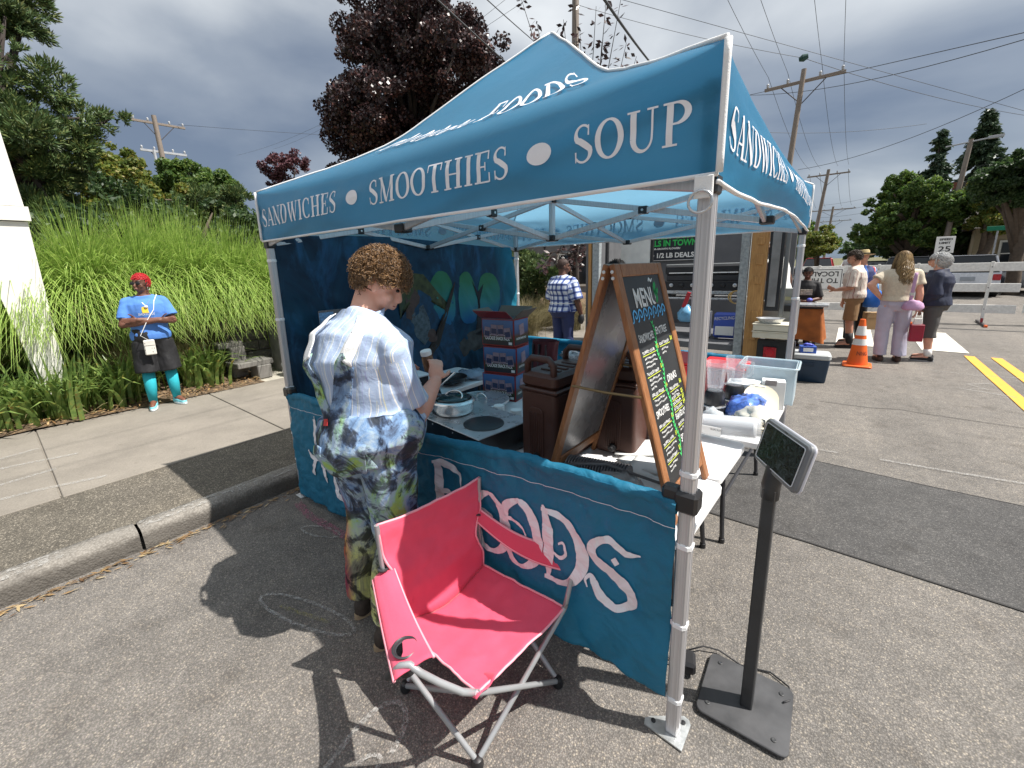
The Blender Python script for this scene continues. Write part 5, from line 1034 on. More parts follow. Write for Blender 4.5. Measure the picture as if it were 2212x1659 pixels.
def rings(J, bw, bd, infl=0., a=0, b=9, belly=0.):
    H = J['H']; pel, wa, ch_, nk = J['pel'], J['waist'], J['chest'], J['neck']; eh = (J['hipR']-J['hipL']).normalized(); es = (J['shR']-J['shL']).normalized()
    cs = [pel+(pel-wa).normalized()*.05*H, pel, pel.lerp(wa, .5), wa, wa.lerp(ch_, .6), ch_, ch_.lerp(nk, .5), ch_.lerp(nk, .84), nk.lerp(J['head'], .15)]; fr = [0, 0, .1, .3, .6, 1, 1, 1, 1]
    out_ = []
    for i in range(a, b):
        up = (cs[min(i+1, 8)]-cs[max(i-1, 0)]).normalized(); e_ = eh.lerp(es, fr[i]); e_ = (e_-up*e_.dot(up)).normalized(); d = up.cross(e_); k = 1. if i < 7 else (1+(bw-1)*.5 if i == 7 else 1.)
        w_ = RW[i]*H*(bw if i < 7 else k)+infl; dd = RD[i]*H*(bd if i < 7 else k)+infl
        c = cs[i]+d*(belly*H if i in (2, 3, 4) else 0)
        out_.append((c, e_*w_, d*dd))
    return out_
def hand(mb, wr, d, palm, H, curl=.6, side=1, spread=.25, near=False):
    """palm and five bent fingers; d: pointing direction, palm: direction palm faces"""
    k = H/1.75; d = d.normalized(); palm = (palm-d*palm.dot(d)).normalized(); x_ = d.cross(palm)*side
    M3 = Matrix((x_, d, palm)).transposed(); mb.ell(wr+d*.048*k, (.040*k, .052*k, .017*k), M3, nu=12, nv=8)
    for i, (ox, L_) in enumerate(((-.030, .062), (-.010, .074), (.010, .078), (.029, .070))):
        p = wr+d*.085*k+x_*ox*k; q = d; r_ = .0088*k
        for sgm in range(3):
            q = (q*math.cos(curl*.55)+palm*math.sin(curl*.55)+x_*ox*spread*2).normalized(); p2 = p+q*L_*k*(.42, .33, .25)[sgm]; mb.cap(p, p2, r_, r_*.92, n=8); p = p2; r_ *= .93
    p = wr+d*.03*k+x_*.036*k; q = (d*.6+x_*.7+palm*.4).normalized()
    for sgm in range(2): p2 = p+q*.036*k; mb.cap(p, p2, .011*k, .0098*k, n=8); p = p2; q = (q+d*.5+palm*.4*curl).normalized()
def figure(name, label, J, skin, tops=None, bottoms=None, shoes=None, bw=1., bd=1., voxel=.012, belly=0., arm=1., leg=1., sleeve=.55, shirt_to=.50, pant_to=1.0, pant_r=1., hands=((None, None, .6), (None, None, .6)), bare_legs=True, hair=None, shirt_loose=.014, sock=None, shirt_base=1, pant_rings=4, overall=False, ear=True, face=True, group=None):
    H = J['H']; base = J['M'].translation.copy(); t = thing(name, label, 'person', base, 0, group); J['root'] = t
    b = MB(); loft(b, rings(J, bw*.97, bd*.97, 0, belly=belly))
    # head
    hf = J['hf'].normalized(); up = Vector((0, 0, 1))*math.cos(J['ht'])+(-hf)*0; hf2 = (hf*math.cos(J['ht'])-Vector((0, 0, 1))*math.sin(J['ht'])).normalized(); rt = hf2.cross(Vector((0, 0, 1))).normalized(); up = rt.cross(hf2); HM = Matrix((rt, hf2, up)).transposed(); k = H/1.75; hc = J['head']; J['HM'] = HM; J['k'] = k
    at = lambda x_, y_, z_: hc+HM @ Vector((x_*k, y_*k, z_*k)); J['at'] = at
    b.ell(at(0, -.008, .022), (.076*k, .095*k, .098*k), HM, 18, 12); b.ell(at(0, .022, -.045), (.058*k, .066*k, .068*k), HM, 16, 10); b.ell(at(0, .052, -.085), (.030*k, .026*k, .026*k), HM, 12, 8)
    b.cap(at(0, .088, .012), at(0, .108, -.028), .009*k, .014*k, n=8); b.cap(at(0, .092, -.064), at(0, .093, -.068), .020*k, .016*k, n=8); b.ell(at(0, .078, .03), (.055*k, .018*k, .014*k), HM, 10, 6)
    for s_ in (-1, 1):
        if ear: b.ell(at(s_*.078, -.005, -.012), (.010*k, .020*k, .032*k), HM, 10, 8)
        b.ell(at(s_*.038, .055, -.03), (.028*k, .026*k, .026*k), HM, 10, 8)
    b.cap(J['neck']-Vector((0, 0, .02*k)), hc+HM @ Vector((0, -.02*k, -.06*k)), .060*k*(bw**.5), .054*k*(bw**.3), n=14)
    for s_, q in ((-1, 'L'), (1, 'R')):
        sh, el, wr = J['sh'+q], J['el'+q], J['wr'+q]; b.cap(sh-Vector((0, 0, .012*H)), el, .0265*H*arm, .0235*H*arm, n=14); b.cap(J['neck']-Vector((0, 0, .04*H)), sh-Vector((0, 0, .006*H)), .020*H, .014*H*arm, n=12); b.cap(el, el.lerp(wr, .35), .0235*H*arm, .0245*H*arm, n=14); b.cap(el.lerp(wr, .35), wr, .0245*H*arm, .0155*H*(arm**.5), n=14)
        hd = hands[0 if q == 'L' else 1]; d = hd[0] if hd[0] is not None else (wr-el); pm = hd[1] if hd[1] is not None else (J['M'].to_3x3() @ Vector((-s_, .2, 0))); hand(b, wr, d, pm, H, hd[2], 1 if q == 'L' else -1)
        hp, kn, an = J['hip'+q], J['kn'+q], J['an'+q]; b.cap(hp, kn, .050*H*leg, .034*H*leg, n=14); b.cap(kn, kn.lerp(an, .35), .034*H*leg, .034*H*leg, n=14); b.cap(kn.lerp(an, .35), an, .034*H*leg, .021*H, n=14); b.cap(an, J['toe'+q]+Vector((0, 0, .012)), .022*H, .016*H, n=10)
    bo_ = place(remesh(b, voxel, 3), 'body', skin, t, base); J['body'] = bo_
    # face details
    if face:
        for s_ in (-1, 1):
            MB().ell(at(s_*.032, .084, .008), (.014*k, .008*k, .008*k), HM, 10, 8).build('eye', M_EYE, t, smooth=True)
            q = MB(); q.tube([at(s_*.014, .094, .028), at(s_*.034, .093, .034), at(s_*.054, .078, .028)], [.003*k, .004*k, .002*k], n=6); q.build('eyebrow', hair or M_EYED, t)
        q = MB(); q.tube([at(-.024, .094, -.062), at(0, .106, -.060), at(.024, .094, -.062)], [.002*k, .005*k, .002*k], n=6); q.build('mouth', M_LIP, t, smooth=True)
    if tops:
        sm_, wr_ = tops; g = MB(); RR = rings(J, bw, bd, shirt_loose, shirt_base, 9, belly); c9, x9, y9 = RR[-1]; RR[-1] = (J['neck']+Vector((0, 0, .004*H)), x9*1.25, y9*1.25); loft(g, RR)
        for q in 'LR':
            sh, el, wr = J['sh'+q], J['el'+q], J['wr'+q]; e2 = sh.lerp(el, min(1, sleeve/.6)*1.0) if sleeve <= .6 else el
            dn = Vector((0, 0, .010*H)); g.tube([sh-dn+(sh-e2).normalized()*.012*H, sh-dn, sh.lerp(e2, .5)-dn*.5, e2], [.016*H*arm+shirt_loose*.4, .029*H*arm+shirt_loose*.55, .029*H*arm+shirt_loose*.9, .028*H*arm+shirt_loose*1.5], n=18); g.cap(J['neck']-Vector((0, 0, .030*H)), sh-dn*.8, .034*H+shirt_loose*.8, .026*H*arm+shirt_loose*.6, n=14)
            if sleeve > .6: g.cap(el, el.lerp(wr, (sleeve-.6)/.4), .029*H*arm+shirt_loose, .022*H*arm+shirt_loose, n=14)
        me = remesh(g, voxel, 3, wr_); co = np.empty(len(me.vertices)*3, dtype=np.float32); me.vertices.foreach_get('co', co); co = co.reshape(-1, 3)
        e_ = np.array((J['shR']-J['shL']).normalized()); pel = np.array(J['pel']); su = (co-pel) @ e_; sv = co[:, 2].copy()
        for q in 'LR':
            sh, el = np.array(J['sh'+q]), np.array(J['el'+q]); ax = el-sh; L_ = np.linalg.norm(ax); ax /= L_; rel = co-sh; tt = rel @ ax; rad = rel-np.outer(tt, ax); dist = np.linalg.norm(rad, axis=1)
            msk = (tt > .15*L_) & (dist < .05*H*arm+.03); f0 = np.cross(ax, [0, 0, 1.]); f0 = f0/(np.linalg.norm(f0)+1e-6) if np.linalg.norm(f0) > .2 else np.array(J['fw']); f1 = np.cross(ax, f0); ang = np.arctan2(rad @ f1, rad @ f0); su[msk] = (ang*.055*arm)[msk]+.5; sv[msk] = tt[msk]
        for nm, ar in (('su', su), ('sv', sv)):
            a_ = me.attributes.new(nm, 'FLOAT', 'POINT'); a_.data.foreach_set('value', ar.astype(np.float32))
        J['shirt'] = place(me, 'shirt', sm_, t, base)
    if bottoms:
        pm_, wr_ = bottoms; g = MB(); loft(g, rings(J, bw, bd, .032 if overall else .012, 0, pant_rings, belly*.8))
        for q in 'LR':
            hp, kn, an = J['hip'+q], J['kn'+q], J['an'+q]; f = pant_to; pts = [hp, kn, an-Vector((0, 0, .0))]
            if f <= .5: g.tube([hp+Vector((0, 0, .03*H)), hp, hp.lerp(kn, f*2)], [.04*H*leg, .050*H*leg*pant_r**.5+.008, .042*H*leg*pant_r+.010], n=20)
            else: g.tube([hp+Vector((0, 0, .03*H)), hp, kn, kn.lerp(an, (f-.5)*2)], [.04*H*leg, .050*H*leg*pant_r**.5+.008, .039*H*leg*pant_r+.008, .033*H*leg*pant_r*pant_r+.008], n=20)
        J['pants'] = place(remesh(g, voxel, 2, wr_), 'trousers' if pant_to > .6 else 'shorts', pm_, t, base)
    if sock:
        for q in 'LR': MB().tube([J['an'+q]+Vector((0, 0, .01)), J['an'+q].lerp(J['kn'+q], sock[1]*.5), J['an'+q].lerp(J['kn'+q], sock[1])], [.026*H, (.026+.010*sock[1])*H, (.0255+.014*sock[1])*H*leg], n=14).build('sock', sock[0], t, smooth=True)
    if shoes:
        for q in 'LR':
            an, to = J['an'+q], J['toe'+q]; d = (to-an); d.z = 0; d = d.normalized(); x_ = d.cross(Vector((0, 0, 1))); hl = an-d*.035*k; hl.z = base.z+.035*k; tp = Vector((to.x, to.y, base.z+.03*k))
            g = MB(); g.cap(hl, hl.lerp(tp, .5)+Vector((0, 0, .012*k)), .040*k, .042*k, n=14); g.cap(hl.lerp(tp, .5)+Vector((0, 0, .008*k)), tp, .042*k, .034*k, n=14); g.cap(hl+Vector((0, 0, .02*k)), an+Vector((0, 0, .02*k)), .040*k, .036*k, n=12)
            sh_ = place(remesh(g, .010, 2), 'shoe', shoes[0], t, base)
            sl = MB(); P = []
            for j in range(20): a = 2*math.pi*j/20; c_ = hl.lerp(tp, .5); Lh = (tp-hl).length/2+.046*k; P.append(c_+d*Lh*math.cos(a)+x_*(.046*k)*math.sin(a)*(1 if math.cos(a) > 0 else .9))
            V = [Vector((p.x, p.y, base.z+.001)) for p in P]+[Vector((p.x, p.y, base.z+.024*k)) for p in P]; sl.add(V, [tuple(range(20))[::-1], tuple(range(20, 40))]+[(j, (j+1) % 20, 20+(j+1) % 20, 20+j) for j in range(20)]); sl.build('sole', shoes[1], sh_)
    return t
M_EYE = mat('eye_dark', (.02, .015, .012), .15, var=0); M_EYED = mat('brow_dark', (.02, .014, .01), .7); M_LIP = mat('lips', (.30, .10, .09), .5)
def skin_mat(name, col, sss=.12):
    t = NT(name); c = t.ramp(t.noise(9, 5, .6), [(.3, tuple(q*.88 for q in col)), (.7, tuple(min(1, q*1.10) for q in col))]); red = t.ramp(t.noise(4, 3), [(.45, (1, 1, 1)), (.7, (1.06, .88, .84))]); t.l(t.mix(1., c, red, 'MULTIPLY'), t.p.inputs['Base Color'])
    t.p.inputs['Roughness'].default_value = .52; t.p.inputs['Subsurface Weight'].default_value = sss; t.p.inputs['Subsurface Radius'].default_value = (.02, .008, .004); t.bump(t.noise(180, 2), .08, .003); return t.m
SK_PALE = skin_mat('pale_skin', (.66, .36, .26)); SK_TAN = skin_mat('tanned_skin', (.52, .27, .18)); SK_DARK = skin_mat('dark_brown_skin', (.11, .048, .03), .04); SK_BRN = skin_mat('brown_skin', (.16, .07, .045), .05)
def stripes(name, stops, period, rough=.75, sv=False, bump=.3):
    """cloth striped along its own lateral coordinate"""
    t = NT(name); a = t.n('ShaderNodeAttribute', attribute_name='su'); f = t.math('FRACT', t.math('ADD', t.math('DIVIDE', a.outputs['Fac'], period), 40.)); c = t.ramp(f, stops, 'CONSTANT')
    nz = t.ramp(t.noise(5, 4), [(.3, (.93, .93, .93)), (.7, (1.05, 1.05, 1.05))]); t.l(t.mix(1., c, nz, 'MULTIPLY'), t.p.inputs['Base Color']); t.p.inputs['Roughness'].default_value = rough; t.bump(t.noise(26, 5, .6, dist=.8), bump, .02); return t.m
def plaid(name, base, c1, c2, p1, p2):
    t = NT(name); a = t.n('ShaderNodeAttribute', attribute_name='su'); b = t.n('ShaderNodeAttribute', attribute_name='sv')
    def band(o, per, stops): return t.ramp(t.math('FRACT', t.math('ADD', t.math('DIVIDE', o, per), 40.)), stops, 'CONSTANT')
    st = [(0, (1, 1, 1)), (.30, c1), (.42, c2), (.62, c1), (.72, (1, 1, 1)), (.84, c1), (.88, (1, 1, 1))]
    c = t.mix(1., band(a.outputs['Fac'], p1, st), band(b.outputs['Fac'], p2, st), 'MULTIPLY'); c = t.mix(1., c, base, 'MULTIPLY'); t.l(c, t.p.inputs['Base Color']); t.p.inputs['Roughness'].default_value = .8; t.bump(t.noise(20, 4), .3, .02); return t.m
def hair_mat(name, a, b):
    t = NT(name); g = t.n('ShaderNodeNewGeometry'); c = t.ramp(g.outputs['Random Per Island'], [(0, a), (1, b)]); t.l(c, t.p.inputs['Base Color']); t.p.inputs['Roughness'].default_value = .38; t.p.inputs['Specular IOR Level'].default_value = .6; return t.m
def scalp_ok(p, back, front_z, nape): return True
def curls(J, t, m_, n, cover, rad=.011, length=.05, r=.0022, cap_m=None, seed=1, turns=1.6, drop=None, spread=1.0):
    """many small spiral locks on the skull; cover(x,y,z) in head space (m at H=1.75) says where hair grows"""
    rr = random.Random(seed); at, HM, k = J['at'], J['HM'], J['k']; mb = MB(); c = 0
    while c < n:
        v = Vector((rr.gauss(0, 1), rr.gauss(0, 1), rr.gauss(0, 1))).normalized(); p = Vector((v.x*.082, v.y*.100-.008, v.z*.104+.022))
        g = cover(p)
        if rr.random() > g: continue
        c += 1; nrm = Vector((v.x/.8, v.y, v.z)).normalized(); a = nrm.orthogonal().normalized(); bq = nrm.cross(a); ph = rr.random()*6.28; L_ = length*rr.uniform(.6, 1.2)*(.5+.5*g); ra = rad*rr.uniform(.6, 1.2); tan = (a*math.cos(ph)+bq*math.sin(ph)); P = []
        m1 = 9 if not drop else 14
        for i in range(m1):
            s_ = i/(m1-1); th = ph+turns*2*math.pi*s_
            q = p+nrm*(.004+L_*.45*s_*spread)+tan*L_*.55*s_+(a*math.cos(th)+bq*math.sin(th))*ra*min(1, s_*3)
            if drop: q = p+nrm*(.012*math.sin(s_*math.pi)+.02*s_*spread)+Vector((0, 0, -1))*0+(a*math.cos(th*2)+bq*math.sin(th*2))*ra*min(1, s_*3); 
            w_ = at(q.x, q.y, q.z)
            if drop: w_ = w_+Vector((0, 0, -1))*drop*k*s_*rr.uniform(.97, 1.0)-J['fw']*.05*s_*k*(1 if v.y < .2 else 0)
            P.append(w_)
        mb.tube(P, [r*k*(1-.4*i/(m1-1)) for i in range(m1)], n=4, caps=False)
    o = mb.build('hair', m_, t, smooth=True)
    if cap_m:
        cb = MB(); cb.ell(at(0, -.010, .026), (.080*k, .098*k, .100*k), HM, 20, 14); cb.v = cb.v; 
        keep = MB(); V = cb.v; inv = HM.transposed()
        for f in cb.f:
            pc = sum((Vector(V[i]) for i in f), Vector())/len(f); l_ = inv @ (pc-J['head'])/k
            if cover(Vector((l_.x, l_.y, l_.z))) > .3: keep.add([V[i] for i in f], [tuple(range(len(f)))])
        keep.build('scalp_hair', cap_m, o, smooth=True)
    return o
# ---- the cook in tie-dye overalls
J = pose((-1.40, -.37, 0), R(20), 1.90); P_ = Vector
J['pel'] = P_((-1.315, -.355, 1.00)); J['waist'] = P_((-1.345, -.345, 1.14)); J['chest'] = P_((-1.395, -.325, 1.36)); J['neck'] = P_((-1.415, -.265, 1.585)); J['head'] = P_((-1.385, -.185, 1.725))
J['shL'] = P_((-1.63, -.34, 1.485)); J['shR'] = P_((-1.165, -.325, 1.475)); J['elL'] = P_((-1.705, -.29, 1.14)); J['wrL'] = P_((-1.53, -.06, 1.20)); J['elR'] = P_((-1.165, -.215, 1.105)); J['wrR'] = P_((-1.29, .04, 1.205))
J['hipL'] = P_((-1.415, -.362, .93)); J['hipR'] = P_((-1.205, -.348, .93)); J['knL'] = P_((-1.44, -.345, .50)); J['knR'] = P_((-1.20, -.335, .50)); J['anL'] = P_((-1.475, -.37, .085)); J['anR'] = P_((-1.215, -.42, .085)); J['toeL'] = P_((-1.48, -.21, .03)); J['toeR'] = P_((-1.18, -.25, .03))
J['hf'] = P_((.62, .78, 0)); J['ht'] = .52
def tiedye():
    t = NT('tie_dye_cotton'); v = t.obj(); n1 = t.noise(3.6, 7, .68, vec=v, dist=1.2); n2 = t.noise(5.5, 6, .65, vec=t.n('ShaderNodeMapping', {0: v, 'Location': (3.3, 1.7, 5.1)}).outputs[0], dist=1.8)
    sp = t.n('ShaderNodeSeparateXYZ', {0: v})
    col = t.ramp(n1, [(.28, (.02, .02, .04)), (.38, (.08, .12, .20)), (.45, (.18, .30, .50)), (.51, (.34, .43, .52)), (.56, (.28, .46, .36)), (.61, (.30, .48, .12)), (.70, (.40, .54, .16)), (.82, (.55, .58, .50))])
    warm = t.ramp(n1, [(.30, (.03, .01, .02)), (.42, (.28, .02, .06)), (.52, (.55, .10, .03)), (.62, (.66, .42, .08)), (.75, (.60, .55, .22))])
    lowf = t.n('ShaderNodeMapRange', {0: sp.outputs[2], 1: .80, 2: .66}).outputs[0]; lf = t.n('ShaderNodeMapRange', {0: sp.outputs[0], 1: -.02, 2: -.09}).outputs[0]; f = t.math('MULTIPLY', lowf, lf)
    green = t.ramp(n1, [(.30, (.03, .03, .03)), (.42, (.2, .2, .14)), (.54, (.50, .52, .18)), (.64, (.62, .62, .40)), (.8, (.62, .62, .60))]); lo2 = t.n('ShaderNodeMapRange', {0: sp.outputs[2], 1: .62, 2: .40}).outputs[0]
    c = t.mix(lo2, col, green); c = t.mix(f, c, warm); blk = t.ramp(n2, [(.48, (.95, .95, .95)), (.54, (.22, .22, .26)), (.60, (.05, .05, .06))]); c = t.mix(.95, c, blk, 'MULTIPLY')
    t.l(c, t.p.inputs['Base Color']); t.p.inputs['Roughness'].default_value = .85; t.bump(t.noise(16, 5, .65, dist=.8), .45, .02); return t.m
M_DYE = tiedye(); WH, BL = (.70, .74, .82), (.40, .50, .68)
M_SHIRT = stripes('striped_shirt', [(0, BL), (.18, (.78, .78, .76)), (.23, BL), (.5, (.66, .66, .50)), (.53, BL), (.58, (.78, .78, .78)), (.62, BL), (.86, (.34, .38, .62)), (.89, BL)], .062, bump=.22)
cook = figure('person', 'cook in striped blue shirt and tie-dye overalls looking down at a jar', J, SK_PALE, (M_SHIRT, (.017, 7, .55)), (M_DYE, (.020, 6, .7)), (mat('brown_trainer', (.05, .035, .025), .7, var=.4, scale=30), mat('tan_sole', (.38, .28, .17), .8)), bw=1.36, bd=1.42, voxel=.0075, belly=.015, arm=1.25, leg=1.18, sleeve=.47, pant_to=.93, pant_r=1.12, shirt_loose=.016, shirt_base=2, pant_rings=4, overall=True,
    hands=((P_((.25, .6, .5)), P_((.8, -.1, -.3)), 1.0), (P_((-.35, .45, .8)), P_((-.75, .5, .2)), 1.0)), face=True, hair=M_EYED)
M_CURL = hair_mat('brown_curls', (.05, .024, .010), (.34, .19, .08)); 
def cov(p):
    if p.z < -.045 and p.y < 0: return 0.
    if p.y > .04 and p.z < .035: return 0.
    if p.z < .0 and p.y > -.02: return 0.
    if abs(p.x) > .055 and p.z < .02 and p.y > -.04: return 0.
    if p.z < .02 and p.y < .0: return .45
    return 1.
curls(J, cook, M_CURL, 4200, cov, rad=.010, length=.068, r=.0019, cap_m=mat('scalp_brown', (.05, .025, .012), .7), seed=3)
at = J['at']; k = J['k']
# overalls: bib back, straps
def on_back(u, v, l_=0):
    """patch on the back of the torso: u across (-1..1), v from waist 0 to shoulders 1"""
    r_ = rings(J, 1.36, 1.42, .018+l_, 0, 9, .015); s_ = 2.2+v*5.0; i = min(7, int(s_)); f = s_-i; c = r_[i][0].lerp(r_[i+1][0], f); ex = r_[i][1].lerp(r_[i+1][1], f); ey = r_[i][2].lerp(r_[i+1][2], f); a = -math.pi/2+u*1.15; return c+ex*math.cos(a)+ey*math.sin(a)
def band(c0, w0, name, m_, lift, n=24, wob=.003):
    g = MB(); pts = [Vector(p) for p in c0]
    def f(u, v):
        s_ = u*(len(pts)-1); i = min(len(pts)-2, int(s_)); q = pts[i].lerp(pts[i+1], s_-i); tdir = (pts[i+1]-pts[i]).normalized(); nn = Vector((-tdir.y, tdir.x)); ww = w0[i]+(w0[i+1]-w0[i])*(s_-i); q = q+nn*ww*(v-.5)
        return on_back(q.x, q.y, lift+wob*math.sin(u*17+v*5))
    g.sheet(f, n, 6, -.004); return g.build(name, m_, cook, smooth=True)
band([(.0, -.42), (.0, -.12), (.0, .12)], [1.7, 1.0, .44], 'bib_back', M_DYE, .010, 26)
band([(-.06, .02), (-.14, .32), (-.22, .60)], [.30, .24, .22], 'strap', M_DYE, .010); band([(.06, .02), (.32, .28), (.54, .58)], [.30, .25, .22], 'strap', M_DYE, .012)
band([(-.215, .58), (-.26, .78), (-.32, .98)], [.20, .18, .18], 'elastic_strap', M_WTRIM, .012); band([(.51, .56), (.60, .76), (.64, .98)], [.20, .18, .18], 'elastic_strap', M_WTRIM, .014)
g = MB(); g.sheet(lambda u, v: on_back(-.10+.10*u, .10+.07*v, .024), 4, 4, -.002); g.build('brand_tag', mat('red_tag', (.5, .03, .03), .6), cook)
for sx in (-.45, .30):   # back pockets
    g = MB(); g.sheet(lambda u, v: on_back(sx+.34*u, -.42+.30*v-.05*abs(u-.5), .020), 10, 10, -.004); g.build('pocket', M_DYE, cook, smooth=True)
# collar
g = MB(); nk = J['neck']
def collar(u, v): a = 2*math.pi*u; r_ = .083+.010*v; return nk+Vector((r_*math.cos(a)*1.05, r_*math.sin(a)+.0, -.035+.055*v+.012*math.cos(a-1.9)))
g.sheet(collar, 36, 5, -.004); g.build('collar', M_SHIRT, cook, smooth=True)
# jar in the hands
jr = thing('spice_jar', 'small glass spice jar with white lid held by the cook', 'jar', (-1.42, .12, 1.235)); jm = Matrix.Rotation(R(12), 3, 'X')
MB().lathe([(.028, 0), (.032, .006), (.032, .075), (.026, .09)], (-1.42, .12, 1.235), 22, jm).build('glass', mat('spice_glass', (.20, .10, .05), .1, var=.3, scale=20), jr, smooth=40); MB().lathe([(.030, .09), (.031, .112), (.029, .116), (.001, .117)], (-1.42, .12, 1.235), 22, jm).build('lid', M_CUP, jr, smooth=40)
# ---- woman with red hair, arms crossed
J = pose((-6.52, -.10, .142), R(-101), 1.71, shw=.105); Q = J['P']
J['elL'] = Q(-.145, .045, .648); J['elR'] = Q(.145, .045, .640); J['wrL'] = Q(.055, .098, .672); J['wrR'] = Q(-.065, .118, .660); J['anL'] = Q(-.08, .0, .045); J['anR'] = Q(.065, .03, .045); J['toeL'] = Q(-.115, .075, .02); J['toeR'] = Q(.075, .115, .02); J['knL'] = Q(-.072, .01, .275); J['knR'] = Q(.06, .022, .275)
J['hf'] = Matrix.Rotation(R(-38), 3, 'Z') @ J['fw']
e1 = (J['shR']-J['shL']).normalized()
M_TEE = mat('blue_tee', (.085, .23, .62), .85, var=.10, bump=.3, bscale=18); M_BLKF = mat('black_fabric', (.012, .012, .014), .7, var=.3, bump=.4, bscale=20)
lady = figure('person', 'woman with short red hair and sunglasses, arms crossed, blue tee and black shorts', J, SK_BRN, (M_TEE, (.010, 8, .6)), (M_BLKF, (.014, 7, .5)), (mat('aqua_trainer', (.20, .58, .66), .7, var=.2, scale=40), mat('pale_sole', (.7, .78, .8), .7)), bw=1.10, bd=1.12, sleeve=.46, pant_to=.50, pant_r=1.6, voxel=.009, sock=(mat('turquoise_sock', (.02, .40, .48), .8, var=.1), 1.0), shirt_loose=.018,
    hands=((e1, J['fw'], .3), (-e1, J['fw'], .2)), hair=M_EYED)
at, HM, k = J['at'], J['HM'], J['k']; M_REDH = hair_mat('red_hair', (.45, .012, .02), (.72, .03, .04))
def covr(p): return 1. if (p.z > .048 or (p.y < .01 and p.z > -.04)) else 0.
curls(J, lady, M_REDH, 1300, covr, rad=.003, length=.018, r=.0022, cap_m=mat('red_scalp', (.5, .015, .025), .6), seed=5)
sg = MB(); 
for s_ in (-1, 1): sg.ell(at(s_*.035, .092, .004), (.031*k, .007*k, .021*k), HM, 14, 8)
sg.tube([at(-.012, .104, .010), at(.012, .104, .010)], .003*k); 
for s_ in (-1, 1): sg.tube([at(s_*.064, .085, .008), at(s_*.080, .03, .006), at(s_*.082, -.01, .0)], .0032*k)
sg.build('sunglasses', M_BLACKP, lady, smooth=True)
for s_ in (-1, 1): q = MB(); q.tube([at(s_*.083+.0*math.cos(a), .0+.014*math.cos(a), -.062+.017*math.sin(a)) for a in [2*math.pi*i/14 for i in range(14)]], .0028*k, n=6, closed=True); q.build('earring', mat('silver', (.7, .68, .62), .2, 1.), lady, smooth=True)
def front(u, v, l_, J=J, bw=1.10, bd=1.12):
    r_ = rings(J, bw, bd, .024+l_, 0, 9); s_ = 2.2+v*5.0; i = min(7, int(s_)); f = s_-i; c = r_[i][0].lerp(r_[i+1][0], f); ex = r_[i][1].lerp(r_[i+1][1], f); ey = r_[i][2].lerp(r_[i+1][2], f); a = math.pi/2-u*1.15; return c+ex*math.cos(a)+ey*math.sin(a)
g = MB(); g.sheet(lambda u, v: front(-.10+.24*(u-.0)+.02*math.sin(v*3), .56+.15*v-.03*abs(u-.5), .004), 6, 6, -.002); g.build('shirt_badge', mat('yellow_print', (.75, .52, .04), .7, var=.15, scale=60), J['shirt'])
g = MB(); sans(g, 'SOLUTIONS', lambda a, b, l_: front(-.30+a*1.0, .48+b*1.0, .006), .10, 0, 0, width=.62); o = g.build('lettering', M_CUP, J['shirt']); o['kind'] = 'stuff'
bg_ = thing('phone_pouch', 'small white patterned phone pouch hanging on crossbody strap', 'pouch', J['P'](.03, .10, .42)); pc = J['P'](.02, .118, .47)
pm = NT('pouch_pattern'); vv = pm.n('ShaderNodeTexVoronoi', {'Vector': pm.obj(), 'Scale': 34.}); pm.l(pm.ramp(vv.outputs['Distance'], [(.16, (.08, .07, .06)), (.22, (.72, .70, .64))]), pm.p.inputs['Base Color'])
MB().box(pc, (.11, .028, .19), R(-101), b=.010).build('pouch', pm.m, bg_); MB().box(pc+J['fw']*.016+Vector((0, 0, .055)), (.108, .006, .06), R(-101), b=.003).build('flap', pm.m, bg_)
g = MB(); g.tube([pc+Vector((0, 0, .09)), J['P'](.06, .125, .56), front(.02, .35, .02), front(-.28, .62, .006), front(-.42, .85, .006), J['P'](-.075, .02, .842)], .005, n=6); g.build('strap', M_CUP, bg_, smooth=True)
g = MB(); g.tube([J['P'](-.05, .03, .83), front(-.14, .82, .004), front(-.02, .72, .006), front(.10, .82, .004), J['P'](.05, .03, .83)], .002, n=5); g.build('necklace', M_STEEL, lady); MB().ell(front(-.02, .70, .008), (.02, .02, .02), nu=12, nv=8).build('pendant', M_CUP, lady, smooth=True)
# ---- plaid shirt man behind the tent
J = pose((-3.27, 4.60, .13), R(-8), 1.77); Q = J['P']; J['elR'] = Q(.165, .0, .62); J['wrR'] = Q(.165, .06, .49); J['elL'] = Q(-.16, .02, .62); J['wrL'] = Q(-.14, .09, .52); J['hf'] = Matrix.Rotation(R(-38), 3, 'Z') @ J['fw']
pl = figure('person', 'big man in blue and white plaid shirt seen from behind beyond the tent', J, SK_DARK, (plaid('blue_plaid', (.66, .70, .78), (.34, .42, .66), (.10, .14, .34), .085, .085), (.012, 6, .6)), (mat('navy_twill', (.02, .03, .10), .8, var=.15), (.012, 6, .6)), (M_BLKF, M_BLACKP), bw=1.34, bd=1.5, arm=1.2, leg=1.15, belly=.02, sleeve=.56, shirt_loose=.03, voxel=.011, hair=M_EYED)
curls(J, pl, mat('cropped_dark', (.03, .018, .013), .8), 300, covr, rad=.002, length=.006, r=.002, cap_m=mat('dark_scalp', (.045, .022, .016), .7), seed=9)
g = MB(); g.tube([rings(J, 1.34, 1.5, .036, 0, 9, .02)[3][0]+rings(J, 1.34, 1.5, .036, 0, 9, .02)[3][1]*math.cos(a)+rings(J, 1.34, 1.5, .036, 0, 9, .02)[3][2]*math.sin(a) for a in [2*math.pi*i/30 for i in range(30)]], .006, n=6, closed=True); g.build('apron_string', M_CUP, pl, smooth=True)
MB().ell(J['wrR']+Vector((0, 0, -.06)), (.05, .05, .09)).build('black_glove', M_BLACKP, pl, smooth=True)
